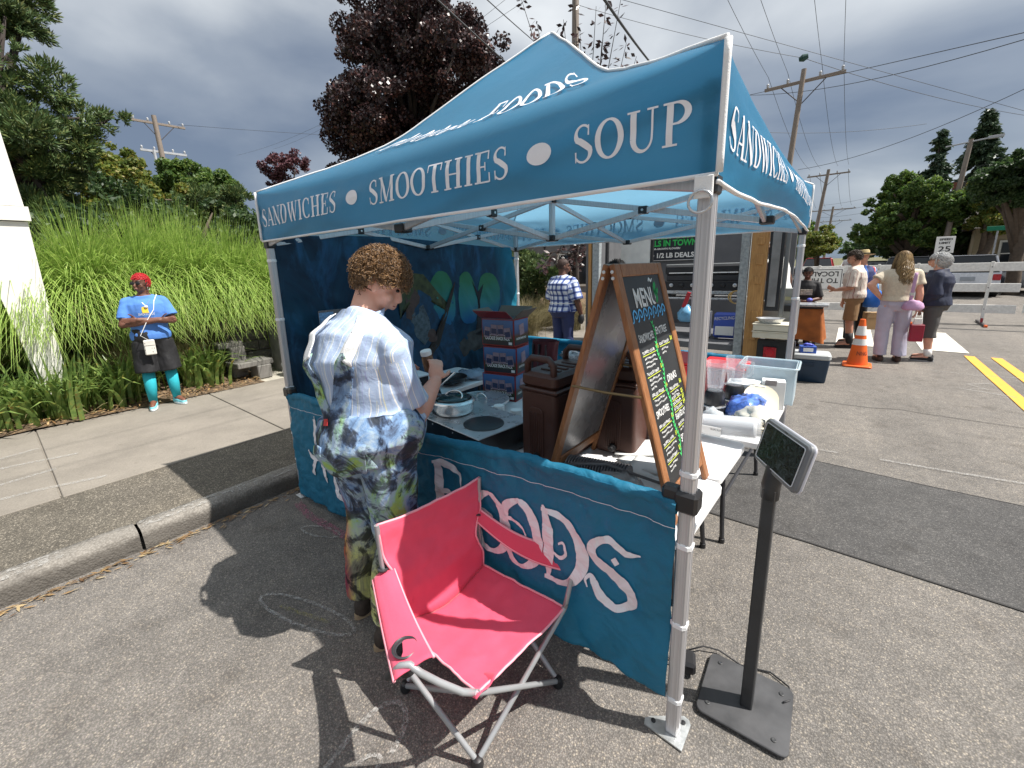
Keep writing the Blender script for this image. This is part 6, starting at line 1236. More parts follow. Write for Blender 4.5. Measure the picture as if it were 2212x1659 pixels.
# ---- people queueing by the barricade
J = pose((.43, 9.45, 0), R(88), 1.90, lean=.06); Q = J['P']; J['elL'] = Q(-.135, .03, .63); J['elR'] = Q(.135, .03, .63); J['wrL'] = Q(-.03, .16, .60); J['wrR'] = Q(.03, .165, .595); J['ht'] = .25
ST = stripes('rose_stripe_shirt', [(0, (.70, .62, .54)), (.35, (.40, .22, .20)), (.45, (.66, .58, .50)), (.6, (.72, .66, .58)), (.8, (.42, .26, .23)), (.86, (.70, .64, .56))], .085)
q1 = figure('person', 'man in pink striped shirt and tan shorts looking down at his hands', J, SK_TAN, (ST, (.013, 6, .6)), (mat('tan_canvas', (.27, .16, .075), .85, var=.15, bump=.3, bscale=20), (.012, 6, .6)), (M_BLKF, M_BLACKP), bw=1.10, bd=1.15, sleeve=.58, pant_to=.46, pant_r=1.3, shirt_loose=.026, sock=(M_BLKF, .5), voxel=.011, hair=M_EYED, hands=((P_((-.6, .1, .3)), P_((0, .8, .3)), .8), (P_((-.6, -.1, .3)), P_((0, -.8, .3)), .8)))
def covs(p): return 1. if (p.z > .045 or (p.y < -.0 and p.z > -.05)) else 0.
curls(J, q1, hair_mat('brown_hair', (.03, .02, .014), (.10, .065, .04)), 900, covs, rad=.004, length=.03, r=.003, cap_m=mat('brown_scalp', (.05, .034, .022), .7), seed=11)
J = pose((.50, 9.95, 0), R(40), 1.90); Q = J['P']; J['elR'] = Q(.15, .03, .62); J['wrR'] = Q(.10, .13, .55); J['ht'] = .1
q2 = figure('person', 'man in straw hat and navy red jersey behind the striped shirt man', J, SK_TAN, (stripes('navy_red_jersey', [(0, (.02, .03, .12)), (.5, (.02, .03, .12)), (.62, (.55, .04, .05)), (.72, (.7, .7, .7)), (.78, (.03, .12, .40))], .30), (.012, 6, .6)), (M_BLKF, (.010, 6, .6)), (M_BLKF, M_BLACKP), bw=1.1, bd=1.1, pant_to=.95, pant_r=1.1, voxel=.013, hair=M_EYED)
at, HM, k = J['at'], J['HM'], J['k']; M_STRAW = mat('straw', (.46, .36, .18), .8, var=.2, scale=60, bump=.4, bscale=150)
ht = thing('straw_hat', 'straw brimmed hat on the man in navy and red', 'hat', at(0, 0, .05)); MB().lathe([(.165, .045), (.168, .05), (.10, .056), (.092, .06), (.088, .13), (.075, .15), (.001, .148)], J['head'], 26, HM, sc=(k, k*1.12)).build('crown_and_brim', M_STRAW, ht, smooth=40); MB().lathe([(.094, .062), (.096, .064), (.094, .085), (.092, .086)], J['head'], 26, HM, sc=(k, k*1.12)).build('hat_band', M_BLKF, ht, smooth=True)
bgp = thing('paper_bag', 'brown paper bag held low behind the traffic cone', 'bag', (.74, 9.75, .45)); MB().box((.74, 9.75, .52), (.24, .14, .34), R(30), b=.004).build('bag', mat('kraft', (.40, .26, .13), .8, var=.1), bgp); MB().box((.74, 9.75, .59), (.245, .145, .006), R(30), b=.001).build('fold', mat('kraft_dark', (.3, .2, .1), .8), bgp)
blb = thing('blue_bag', 'bright blue carrier bag hanging behind the curly haired woman', 'bag', (.70, 9.6, 1.0)); mb = MB(); lump(mb, (.72, 9.62, .80), (.15, .10, .22), 71, .2); mb.build('bag', mat('blue_bag_plastic', (.02, .16, .62), .4, var=.15), blb, smooth=True); MB().tube([(.66, 9.62, 1.1), (.68, 9.62, 1.25), (.76, 9.62, 1.25), (.78, 9.62, 1.1)], .012).build('handle', mat('blue_handle', (.03, .25, .7), .4), blb, smooth=True)
J = pose((.98, 8.28, 0), R(14), 1.86, hipw=.058); Q = J['P']; J['elL'] = Q(-.215, -.04, .70); J['wrL'] = Q(-.105, .015, .575); J['elR'] = Q(.145, -.01, .62); J['wrR'] = Q(.155, .02, .485); J['hf'] = Matrix.Rotation(R(45), 3, 'Z') @ J['fw']
M_BLOUSE = mat('cream_blouse', (.56, .49, .38), .85, var=.10, scale=40, bump=.4, bscale=24)
q3 = figure('person', 'woman with long curly hair, cream blouse and wide lavender trousers, hand on hip', J, SK_PALE, (M_BLOUSE, (.012, 7, .6)), (mat('lavender_linen', (.43, .42, .52), .9, var=.08, bump=.5, bscale=14), (.022, 5, .45)), (mat('brown_sandal', (.06, .035, .025), .7), M_BLACKP), bw=1.06, bd=1.08, sleeve=.34, pant_to=.97, pant_r=1.22, leg=1.02, shirt_loose=.022, shirt_base=2, voxel=.011, arm=1.12, hair=M_EYED, hands=((P_((.4, .3, -.6)), P_((.6, .4, 0)), .3), (None, None, .7)))
def covl(p): return 1. if (p.z > .045 or p.y < .015) else 0.
curls(J, q3, hair_mat('honey_curls', (.10, .055, .02), (.42, .28, .12)), 1100, covl, rad=.018, length=.08, r=.0042, cap_m=mat('honey_scalp', (.16, .095, .04), .6), seed=13, turns=2.8, drop=.36, spread=2.2)
pb_ = thing('crossbody_bag', 'lilac crossbody bag resting on the lavender trousers', 'bag', (1.15, 8.12, .95)); mb = MB(); lump(mb, (1.17, 8.12, .90), (.13, .07, .10), 81, .2); M_LIL = mat('lilac_fabric', (.50, .30, .48), .7, var=.08, bump=.3, bscale=18); mb.build('bag', M_LIL, pb_, smooth=True)
g = MB(); g.sheet(lambda u, v: Vector((1.13+.045*(v-.5)+.02*u, 8.135-.02*math.sin(u*3), 1.03+.47*u)), 10, 2, .004); g.build('strap', M_LIL, pb_, smooth=True); MB().box((1.135, 8.12, 1.16), (.06, .012, .05), b=.004).build('buckle', M_STEEL, pb_)
rb = thing('red_bag', 'small dark red shopping bag held beside lavender trousers', 'bag', (1.27, 8.25, .45)); MB().box((1.27, 8.22, .52), (.17, .08, .28), R(14), b=.006).build('bag', mat('crimson', (.28, .008, .035), .45, var=.1), rb); MB().box((1.27, 8.21, .71), (.10, .02, .10), R(14), b=.004).build('tissue', M_CUP, rb); MB().tube([(1.21, 8.22, .66), (1.25, 8.25, .86), (1.30, 8.25, .86), (1.33, 8.22, .66)], .005).build('handle', M_CUP, rb, smooth=True)
J = pose((1.48, 8.66, 0), R(84), 1.82, lean=.04); Q = J['P']; J['elL'] = Q(-.12, .02, .62); J['wrL'] = Q(-.06, .14, .52); J['elR'] = Q(.14, -.02, .62); J['wrR'] = Q(.12, .06, .485)
M_NAVB = mat('navy_blouse', (.016, .022, .050), .75, var=.2, bump=.3, bscale=20)
q4 = figure('person', 'grey haired woman with glasses in navy blouse and grey capri trousers', J, SK_PALE, (M_NAVB, (.014, 6, .6)), (mat('grey_cotton', (.085, .085, .085), .85, var=.15, bump=.3, bscale=20), (.012, 6, .6)), (M_BLKF, mat('grey_sole', (.3, .3, .3), .7)), bw=1.12, bd=1.3, sleeve=.72, pant_to=.62, pant_r=1.25, shirt_loose=.034, belly=.01, voxel=.011, sock=(M_CUP, .32), hair=M_EYED)
def covg(p): return 1. if (p.z > .05 or (p.y < .03 and p.z > -.07)) else 0.
curls(J, q4, hair_mat('grey_hair', (.34, .34, .34), (.66, .66, .65)), 900, covg, rad=.004, length=.05, r=.005, cap_m=mat('grey_scalp', (.45, .45, .45), .5), seed=15, turns=.4, drop=.045, spread=.7)
at, k = J['at'], J['k']; g = MB(); 
for s_ in (-1, 1): g.tube([at(s_*.035+.026*math.cos(a), .100, .006+.02*math.sin(a)) for a in [2*math.pi*i/12 for i in range(12)]], .003*k, n=5, closed=True); g.tube([at(s_*.06, .095, .01), at(s_*.082, -.01, .005)], .003*k)
g.build('glasses', M_BLACKP, q4)
bb = thing('handbag', 'black handbag held against the navy blouse', 'bag', (1.18, 8.66, .95)); mb = MB(); lump(mb, (1.22, 8.60, .90), (.09, .11, .10), 91, .2); mb.build('bag', M_BLACKP, bb, smooth=True); MB().tube([(1.22, 8.55, 1.08), (1.26, 8.5, 1.2), (1.3, 8.55, 1.25)], .008).build('strap', M_BLACKP, bb, smooth=True)
# ---- vendors at the far table
for i, (lc, lb, rz, top) in enumerate((((-.33, 9.1, 0), 'young vendor in black printed tee and blue glove behind orange cloth table', R(185), mat('black_tee', (.02, .02, .022), .8, var=.2)), ((-.52, 9.25, 0), 'vendor in dark top at left, half hidden by the tent leg', R(195), M_BLKF))):
    J = pose(lc, rz, 1.60); Q = J['P']; J['elL'] = Q(-.15, .03, .62); J['wrL'] = Q(-.03, .16, .60); J['elR'] = Q(.14, .03, .62); J['wrR'] = Q(.06, .15, .60)
    v_ = figure('person', lb, J, SK_DARK, (top, (.010, 6, .6)), (M_BLKF, (.01, 6, .6)), (M_BLKF, M_BLACKP), voxel=.013, hair=M_EYED, group='vendors at the orange table')
    curls(J, v_, mat('black_hair', (.012, .010, .010), .6), 500, covs, rad=.006, length=.03, r=.003, cap_m=bpy.data.materials['black_hair'] if 'black_hair' in bpy.data.materials else None, seed=17+i)
    if i == 0:
        MB().ell(J['wrL']+Vector((.02, -.03, .02)), (.05, .06, .04)).build('blue_glove', mat('nitrile_blue', (.10, .12, .55), .4), v_, smooth=True); fr = J['P'](0, .095, .70); MB().box(fr, (.20, .012, .11), R(5), b=.003).build('shirt_print', mat('shirt_picture', (.40, .36, .30), .8, var=.6, scale=30), v_)
# ---- hat wearer in the food trailer and hidden helper
J = pose((-.46, 6.1, .45), R(60), 1.62, lean=.2); Q = J['P']; J['elL'] = Q(-.13, .06, .64); J['wrL'] = Q(-.05, .16, .60)
h1 = figure('person', 'trailer worker in white tank top and brown patterned hat', J, SK_DARK, (M_CUP, (.01, 6, .6)), (M_BLKF, (.01, 6, .6)), (M_BLKF, M_BLACKP), sleeve=.06, voxel=.013, hair=M_EYED, bw=1.1)
hh = thing('bucket_hat', 'brown flowered hat on the trailer worker', 'hat', J['head']); MB().lathe([(.17, .0), (.172, .006), (.10, .05), (.094, .06), (.09, .13), (.07, .155), (.001, .16)], J['head'], 24, J['HM']).build('hat', mat('hat_print', (.20, .12, .08), .8, var=.9, scale=40), hh, smooth=40); MB().lathe([(.098, .055), (.10, .06), (.097, .085)], J['head'], 24, J['HM']).build('hat_band', M_CUP, hh, smooth=True)
J = pose((-1.62, 3.0, 0), R(170), 1.82)
h2 = figure('person', 'dark haired helper mostly hidden behind the menu board', J, SK_BRN, (M_BLKF, (.01, 6, .6)), (M_BLKF, (.01, 6, .6)), (M_BLKF, M_BLACKP), voxel=.014, hair=M_EYED)
curls(J, h2, bpy.data.materials['black_hair'], 600, covs, rad=.006, length=.04, r=.004, cap_m=bpy.data.materials['black_hair'], seed=23)
J = pose((.0, 40, 0), R(0), 1.9); w1 = figure('person', 'distant walker in white shirt beside the red car', J, SK_TAN, (M_CUP, None), (M_NAVB, None), None, voxel=.03, face=False, sleeve=.55)
curls(J, w1, M_EYED, 60, covs, rad=.006, length=.03, r=.01, cap_m=M_EYED, seed=29)
# ---------------------------------------------------------------- neighbouring food trailer
M_DKWALL = mat('charcoal_wall', (.12, .122, .13), .7, var=.12); M_GREYP = mat('weathered_grey_post', (.30, .33, .34), .7, var=.3, scale=26, bump=.3); M_OAK = wood_mat('varnished_oak', (.34, .165, .05), (.52, .29, .10)); M_TRAY = mat('ivory_tray', (.66, .62, .50), .6, var=.05)
tr = thing('food_trailer', 'open food trailer with oak jamb and dark interior behind the tent', 'trailer', (-1.9, 6.5, 0))
MB().box((-1.9, 6.6, .50), (2.85, 2.1, .10)).build('floor', M_DKWALL, tr); MB().box((-1.9, 7.68, 1.6), (2.9, .06, 2.2)).build('back_wall', M_DKWALL, tr)
MB().box((-3.34, 6.6, 1.6), (.05, 2.1, 2.2)).build('side_wall', M_DKWALL, tr)
MB().box((-3.26, 5.52, 1.6), (.055, .06, 2.2)).build('edge_board', M_OAK, tr); MB().box((-3.15, 5.55, 1.6), (.13, .10, 2.2)).build('post', M_GREYP, tr); MB().box((-3.03, 5.7, 1.6), (.05, .06, 2.2)).build('post', M_BLACKP, tr)
MB().box((-2.72, 6.2, 1.62), (.55, .03, 2.0)).build('white_sheet', mat('white_sheet', (.66, .67, .64), .7, var=.1), tr); MB().box((-2.42, 6.2, 1.6), (.05, .05, 2.2)).build('post', M_BLACKP, tr)
MB().box((-.845, 5.52, 1.55), (.11, .10, 2.3)).build('post', M_GREYP, tr)
jb = MB().box((-.67, 5.50, 1.35), (.20, .08, 1.9), b=.006).build('oak_jamb', M_OAK, tr)
for z_, h_ in ((2.03, .10), (1.78, .14), (1.5, .10), (1.0, .16), (.72, .12)): MB().box((-.655, 5.455, z_), (.085, .02, h_), b=.006).build('raised_panel', M_OAK, jb)
dr = MB().box((-.47, 5.50, 1.64), (.17, .05, 1.12)).build('service_door', M_BLACKP, tr); MB().box((-.475, 5.468, 1.64), (.10, .012, 1.0), b=.003).build('pane', mat('grey_glass', (.22, .22, .22), .2, var=.2), dr); MB().box((-.36, 5.58, 1.64), (.05, .10, 1.3)).build('service_door', mat('grey_metal_door', (.20, .21, .21), .4, .4), tr)
MB().box((-.20, 5.62, 1.50), (.05, .05, 2.1)).build('post', M_BLACKP, tr); MB().box((-.34, 5.75, 1.28), (.22, .12, .20)).build('control_box', mat('grey_box', (.34, .36, .35), .5), tr); MB().box((-.34, 5.685, 1.24), (.14, .006, .05), b=.001).build('sticker', mat('sticker', (.5, .5, .30), .6), tr); MB().box((-.34, 5.75, 1.10), (.26, .14, .08)).build('rail', M_BLACKP, tr)
MB().box((-.40, 5.9, .95), (.42, .35, .5)).build('splash_panel', mat('dull_steel', (.34, .35, .36), .45, .7, var=.2), tr)
MB().box((-.36, 5.42, .52), (.44, .10, .34)).build('bumper', M_BLACKP, tr); tl_ = MB().box((-.42, 5.355, .52), (.15, .03, .15), b=.008).build('tail_light', mat('red_lens', (.42, .015, .025), .3, var=.15), tr); MB().lathe([(.055, 0), (.05, .01), (.001, .012)], (-.42, 5.34, .52), 18, Matrix.Rotation(R(90), 3, 'X')).build('lens', mat('red_lens_round', (.55, .02, .03), .2), tl_, smooth=40)
for s_ in (-2.9, -.9): MB().lathe([(.30, -.08), (.33, -.05), (.33, .05), (.30, .08)], (s_, 6.9, .33), 24, Matrix.Rotation(R(90), 3, 'Y')).build('wheel', M_BLACKP, tr, smooth=40)
for i, z_ in enumerate((.74, .84)):
    t = thing('dough_tray', ('ivory stacking tray under another tray on the trailer step', 'upper ivory stacking tray holding a foil pan')[i], 'tray', (-.40, 5.33, z_), 0, 'ivory trays'); MB().box((0, 0, .045), (.44, .34, .085), b=.008).build('tray', M_TRAY, t, local=True); MB().box((0, 0, .09), (.46, .36, .012), b=.004).build('rim', M_TRAY, t, local=True)
t = thing('foil_pan', 'crimped foil pan on the upper ivory tray', 'pan', (-.44, 5.28, .94)); mb = MB()
mb.lathe([(.10, 0), (.13, .06), (.14, .062), (.14, .066), (.125, .06), (.095, .006), (.001, .006)], (-.44, 5.28, .94), 40, sc=(1.2, .9)); mb.build('foil', M_STEEL, t)
tb = thing('trailer_table', 'steel edged work table inside the trailer', 'table', (-1.62, 6.3, .55)); MB().box((-1.62, 6.35, 1.185), (1.5, .62, .03)).build('top', M_STEEL, tb)
for x_ in (-2.3, -.95):
    for y_ in (6.1, 6.6): MB().box((x_, y_, .86), (.035, .035, .62)).build('leg', M_STEEL, tb)
for i, x_ in enumerate((-1.85, -1.22)):
    gr = thing('griddle', ('black hooded griddle at left on the trailer table', 'black hooded griddle at right partly behind the tent leg')[i], 'griddle', (x_, 6.3, 1.2), 0, 'black griddles')
    MB().box((0, 0, .17), (.58, .44, .20), b=.01).build('body', M_BLACKP, gr, local=True); MB().box((0, -.01, .45), (.58, .42, .16), b=.03).build('hood', M_BLACKP, gr, local=True); MB().box((0, 0, .32), (.54, .38, .10), b=.01).build('plate', M_DGREY, gr, local=True)
    MB().box((0, -.005, .535), (.57, .36, .02), b=.006).build('hood_top', mat('sunlit_hood', (.30, .31, .31), .4, .3), gr, local=True)  # sunlight on top of the black hood, put into a paler colour
    MB().box((0, -.225, .085), (.56, .02, .05), b=.004).build('grease_rail', M_STEEL, gr, local=True)
    for q in (-.17, .0, .17): MB().lathe([(.032, 0), (.03, .025), (.012, .03), (.001, .03)], (q, -.22, .20), 16, Matrix.Rotation(R(90), 3, 'X')).build('knob', M_STEEL if q else M_BLACKP, gr, smooth=40, local=True)
    MB().tube([(-.2, -.24, .40), (-.2, -.27, .40), (.2, -.27, .40), (.2, -.24, .40)], .009).build('handle', M_STEEL, gr, local=True)
    for q in (-.22, .22): MB().box((q, 0, .035), (.05, .3, .07)).build('foot', M_BLACKP, gr, local=True)
cc = thing('power_cord', 'tangled pale yellow cord hanging off the trailer table', 'cord', (-1.0, 6.02, 1.1)); MB().tube([(-1.0+.10*math.cos(a)*(1+.2*math.sin(a*.7)), 6.0+.02*math.sin(a*1.9), 1.22+.10*math.sin(a)) for a in [i*.35 for i in range(56)]]+[(-.95, 6.0, 1.0), (-.98, 6.0, .8)], .008, n=6).build('cord', mat('yellow_cord', (.60, .42, .16), .5), cc, smooth=True)
t = thing('recycling_sack', 'blue and white recycling sack below the griddle table', 'sack', (-1.15, 6.0, .55)); MB().box((-1.12, 6.0, .78), (.34, .16, .40), R(8), b=.03).build('sack', mat('blue_sack', (.05, .10, .46), .5, var=.15), t); mb = MB(); sans(mb, 'RECYCLING', plane_fn((-1.27, 5.895, .86), (1, .12, .1), (0, 0, 1)), .07, 0, 0, width=.28); o = mb.build('lettering', M_CUP, t); o['kind'] = 'stuff'; MB().box((-1.12, 5.90, .70), (.26, .02, .14), R(8), b=.002).build('label', M_CUP, t)
t = thing('white_carton', 'white carton with green stripe beside the blue sack', 'box', (-1.5, 6.0, .55)); MB().box((-1.48, 6.0, .78), (.26, .2, .42)).build('carton', M_CUP, t); MB().box((-1.48, 5.895, .9), (.2, .008, .05), b=.001).build('stripe', mat('green_stripe', (.05, .30, .10), .6), t)
t = thing('ice_bag', 'pale blue bag with red scoop handle beyond the chalkboard', 'bag', (-1.70, 5.9, .55)); mb = MB(); lump(mb, (-1.70, 5.9, .82), (.13, .12, .16), 101, .2); mb.build('bag', mat('pale_blue_bag', (.16, .40, .62), .3, var=.4), t, smooth=True); MB().bar((-1.74, 5.86, 1.05), (-1.66, 5.86, 1.30), .06, .03).build('scoop_handle', mat('red_handle', (.45, .03, .04), .4), t)
sg_ = thing('banner_sign', 'dark banner with green BEST OUNCE DEALS IN TOWN lettering', 'sign', (-2.5, 7.6, 1.9)); MB().box((-2.55, 7.62, 2.13), (1.35, .02, .62)).build('panel', mat('navy_banner', (.012, .016, .026), .5), sg_); MB().box((-2.55, 7.608, 1.825), (1.35, .012, .014), b=.002).build('edge', M_ALU, sg_)
M_SGG = mat('sign_green', (.03, .50, .10), .5); fn = plane_fn((-3.2, 7.606, 0), (1, 0, 0), (0, 0, 1))
for s_, z_, h_, w_, m_ in (('THE BEST OUNCE', 2.25, .16, 1.22, M_SGG), ('DEALS IN TOWN', 2.11, .16, 1.12, M_SGG), ('ON INDOOR-GROWN FLOWER!', 2.04, .05, .80, M_CUP), ('AND 1/2 LB DEALS!', 1.88, .13, 1.10, M_CUP)):
    mb = MB(); sans(mb, s_, fn, h_, .03, z_, .003, bold=h_*.035, width=w_); o = mb.build('lettering', m_, sg_); o['kind'] = 'stuff'
# cooler, cone, orange table
t = thing('cool_box', 'navy blue cool box with grey lid on the road', 'cool box', (-.03, 6.2, 0), R(6)); mb = MB(); slab(mb, .52, .36, .04, 0, .34, b=.012); 
mb.v = [(p[0]*(.88+.12*p[2]/.34), p[1]*(.88+.12*p[2]/.34), p[2]) for p in mb.v]; mb.build('tub', mat('navy_plastic', (.018, .045, .085), .45, var=.1), t, smooth=40, local=True); mb = MB(); slab(mb, .54, .38, .05, .34, .42, b=.016); mb.build('lid', mat('grey_plastic_lid', (.46, .48, .48), .5, var=.06), t, smooth=40, local=True); MB().box((0, -.185, .27), (.16, .02, .05), b=.006).build('handle', mat('navy_dark', (.012, .03, .06), .5), t, local=True)
t = thing('glove_box', 'blue glove dispenser box on the cool box lid', 'box', (-.04, 6.15, .42), R(12)); MB().box((0, 0, .05), (.20, .12, .10), b=.003).build('carton', mat('glove_blue', (.03, .09, .40), .5, var=.3, scale=30), t, local=True); mb = MB(); lump(mb, (0, 0, .10), (.06, .035, .025), 111, .4); mb.build('glove', bpy.data.materials['nitrile_blue'], t, smooth=True, local=True); MB().box((0, -.062, .05), (.12, .004, .05), b=.001).build('label', M_CUP, t, local=True)
cn = thing('traffic_cone', 'orange traffic cone with two white bands and faded lettering', 'cone', (.57, 7.62, 0)); M_ORG = mat('safety_orange', (.80, .13, .015), .5, var=.08); M_REFL = mat('reflective_white', (.72, .72, .70), .4, var=.08)
mb = MB(); slab(mb, .38, .38, .05, 0, .035, b=.01); mb.build('base', M_ORG, cn, smooth=40, local=True)
def cr_(z_): return .145-.110*z_/.78
for z0, z1, m_, n_ in ((.03, .36, M_ORG, 'cone_body'), (.36, .46, M_REFL, 'reflective_band'), (.46, .52, M_ORG, 'cone_body'), (.52, .67, M_REFL, 'reflective_band'), (.67, .78, M_ORG, 'cone_tip')):
    o_ = .003 if m_ is M_REFL else 0; MB().lathe([(cr_(z0)+o_, z0), (cr_(z1)+o_, z1), (cr_(z1)-.01, z1)], n=28).build(n_, m_, cn, smooth=60, local=True)
mb = MB(); sans(mb, 'NNG', lambda a, b, l_: Vector(((cr_(.2+b)+.003)*math.cos(-1.8+a*7), (cr_(.2+b)+.003)*math.sin(-1.8+a*7), .2+b)), .085, 0, 0, bold=.002); o = mb.build('lettering', mat('faded_brown', (.30, .06, .02), .7), cn, local=True); o['kind'] = 'stuff'
ot = thing('cloth_table', 'small table under an orange brown cloth with trays', 'table', (-.30, 8.45, 0)); M_OCL = mat('orange_brown_cloth', (.36, .11, .025), .8, var=.35, scale=5, bump=.4, bscale=10)
def otf(u, v): a = 2*math.pi*u; s_ = .30+.07*v+.03*v*math.sin(a*5); return Vector((-.30+s_*1.0*max(-1, min(1, 1.35*math.cos(a))), 8.45+s_*.8*max(-1, min(1, 1.35*math.sin(a))), .86-.60*v+.03*v*math.sin(a*3)))
MB().grid(otf, 60, 10, flip=True).build('cloth', M_OCL, ot, smooth=True); MB().box((-.30, 8.45, .862), (.56, .44, .012)).build('top', M_OCL, ot)
for x_, y_ in ((-.52, 8.25), (-.08, 8.25), (-.52, 8.65), (-.08, 8.65)): MB().box((x_, y_, .43), (.03, .03, .86)).build('leg', M_DGREY, ot)
t = thing('serving_tray', 'silver catering trays on the orange cloth table', 'tray', (-.22, 8.35, .87)); MB().box((-.22, 8.35, .93), (.62, .40, .05), b=.01).build('lid', M_STEEL, t); MB().box((-.24, 8.35, .89), (.5, .34, .04)).build('tray', M_BLACKP, t)
# ---------------------------------------------------------------- barricades
M_WBOARD = mat('barricade_white', (.74, .73, .70), .7, var=.12, scale=18, bump=.1); M_STEELD = mat('dark_steel', (.07, .06, .06), .6, .3)
def barricade(label, x0, x1, y_, posts, sign=False):
    t = thing('barricade', label, 'barricade', ((x0+x1)/2, y_, 0), 0, 'road barricades')
    for px in posts:
        MB().box((px, y_-.03, .80), (.06, .03, 1.52)).build('upright', M_WBOARD, t); MB().box((px, y_-.03, .08), (.05, .05, .16)).build('socket', mat('red_socket', (.35, .03, .04), .6), t)
        f_ = MB().bar((px-.02, y_-.65, .03), (px+.02, y_+.6, .03), .05, .05).build('skid', M_STEELD, t); MB().box((px-.02, y_-.67, .03), (.055, .10, .055)).build('skid_end', M_ORG, f_)
        for z_ in (1.43, .92, .39): MB().lathe([(.012, 0), (.01, .006), (.001, .007)], (px, y_-.046, z_), 8, Matrix.Rotation(R(90), 3, 'X')).build('bolt', M_STEELD, t)
    for z_, dx in ((1.43, .0), (.92, .0), (.39, .0)): MB().box(((x0+x1)/2+dx, y_, z_), (x1-x0, .03, .21)).build('rail', M_WBOARD, t)
    return t
barricade('white three-rail barricade at right with one end by the white car', 1.35, 3.55, 14.55, (1.7, 3.02)); barricade('white three-rail barricade at far right, cut by the frame', 3.7, 6.2, 14.75, (4.0, 5.8)); bl = barricade('white three-rail barricade at left carrying an upside-down sign', -1.2, 1.2, 14.2, (-.40, .9))
sg2 = thing('closure_sign', 'upside-down white road sign hung between barricade rails', 'sign', (-.35, 14.15, 1.1)); MB().box((-.42, 14.15, 1.16), (1.15, .012, .62)).build('panel', M_CUP, sg2); MB().box((-.42, 14.142, 1.16), (1.10, .004, .57), b=.001).build('border', M_BLACKP, sg2); MB().box((-.42, 14.139, 1.16), (1.07, .004, .54), b=.001).build('face', M_CUP, sg2)
fu = plane_fn((.08, 14.136, 1.30), (-1, 0, 0), (0, 0, -1)); 
for s_, dy in (('LOCAL', -.02), ('TO THRU', .17)): mb = MB(); sans(mb, s_, lambda a, b, l_, dy=dy: Vector((.06-a, 14.1345, 1.36-b-dy)), .19, 0, 0, bold=.004); o = mb.build('lettering', M_BLACKP, sg2); o['kind'] = 'stuff'
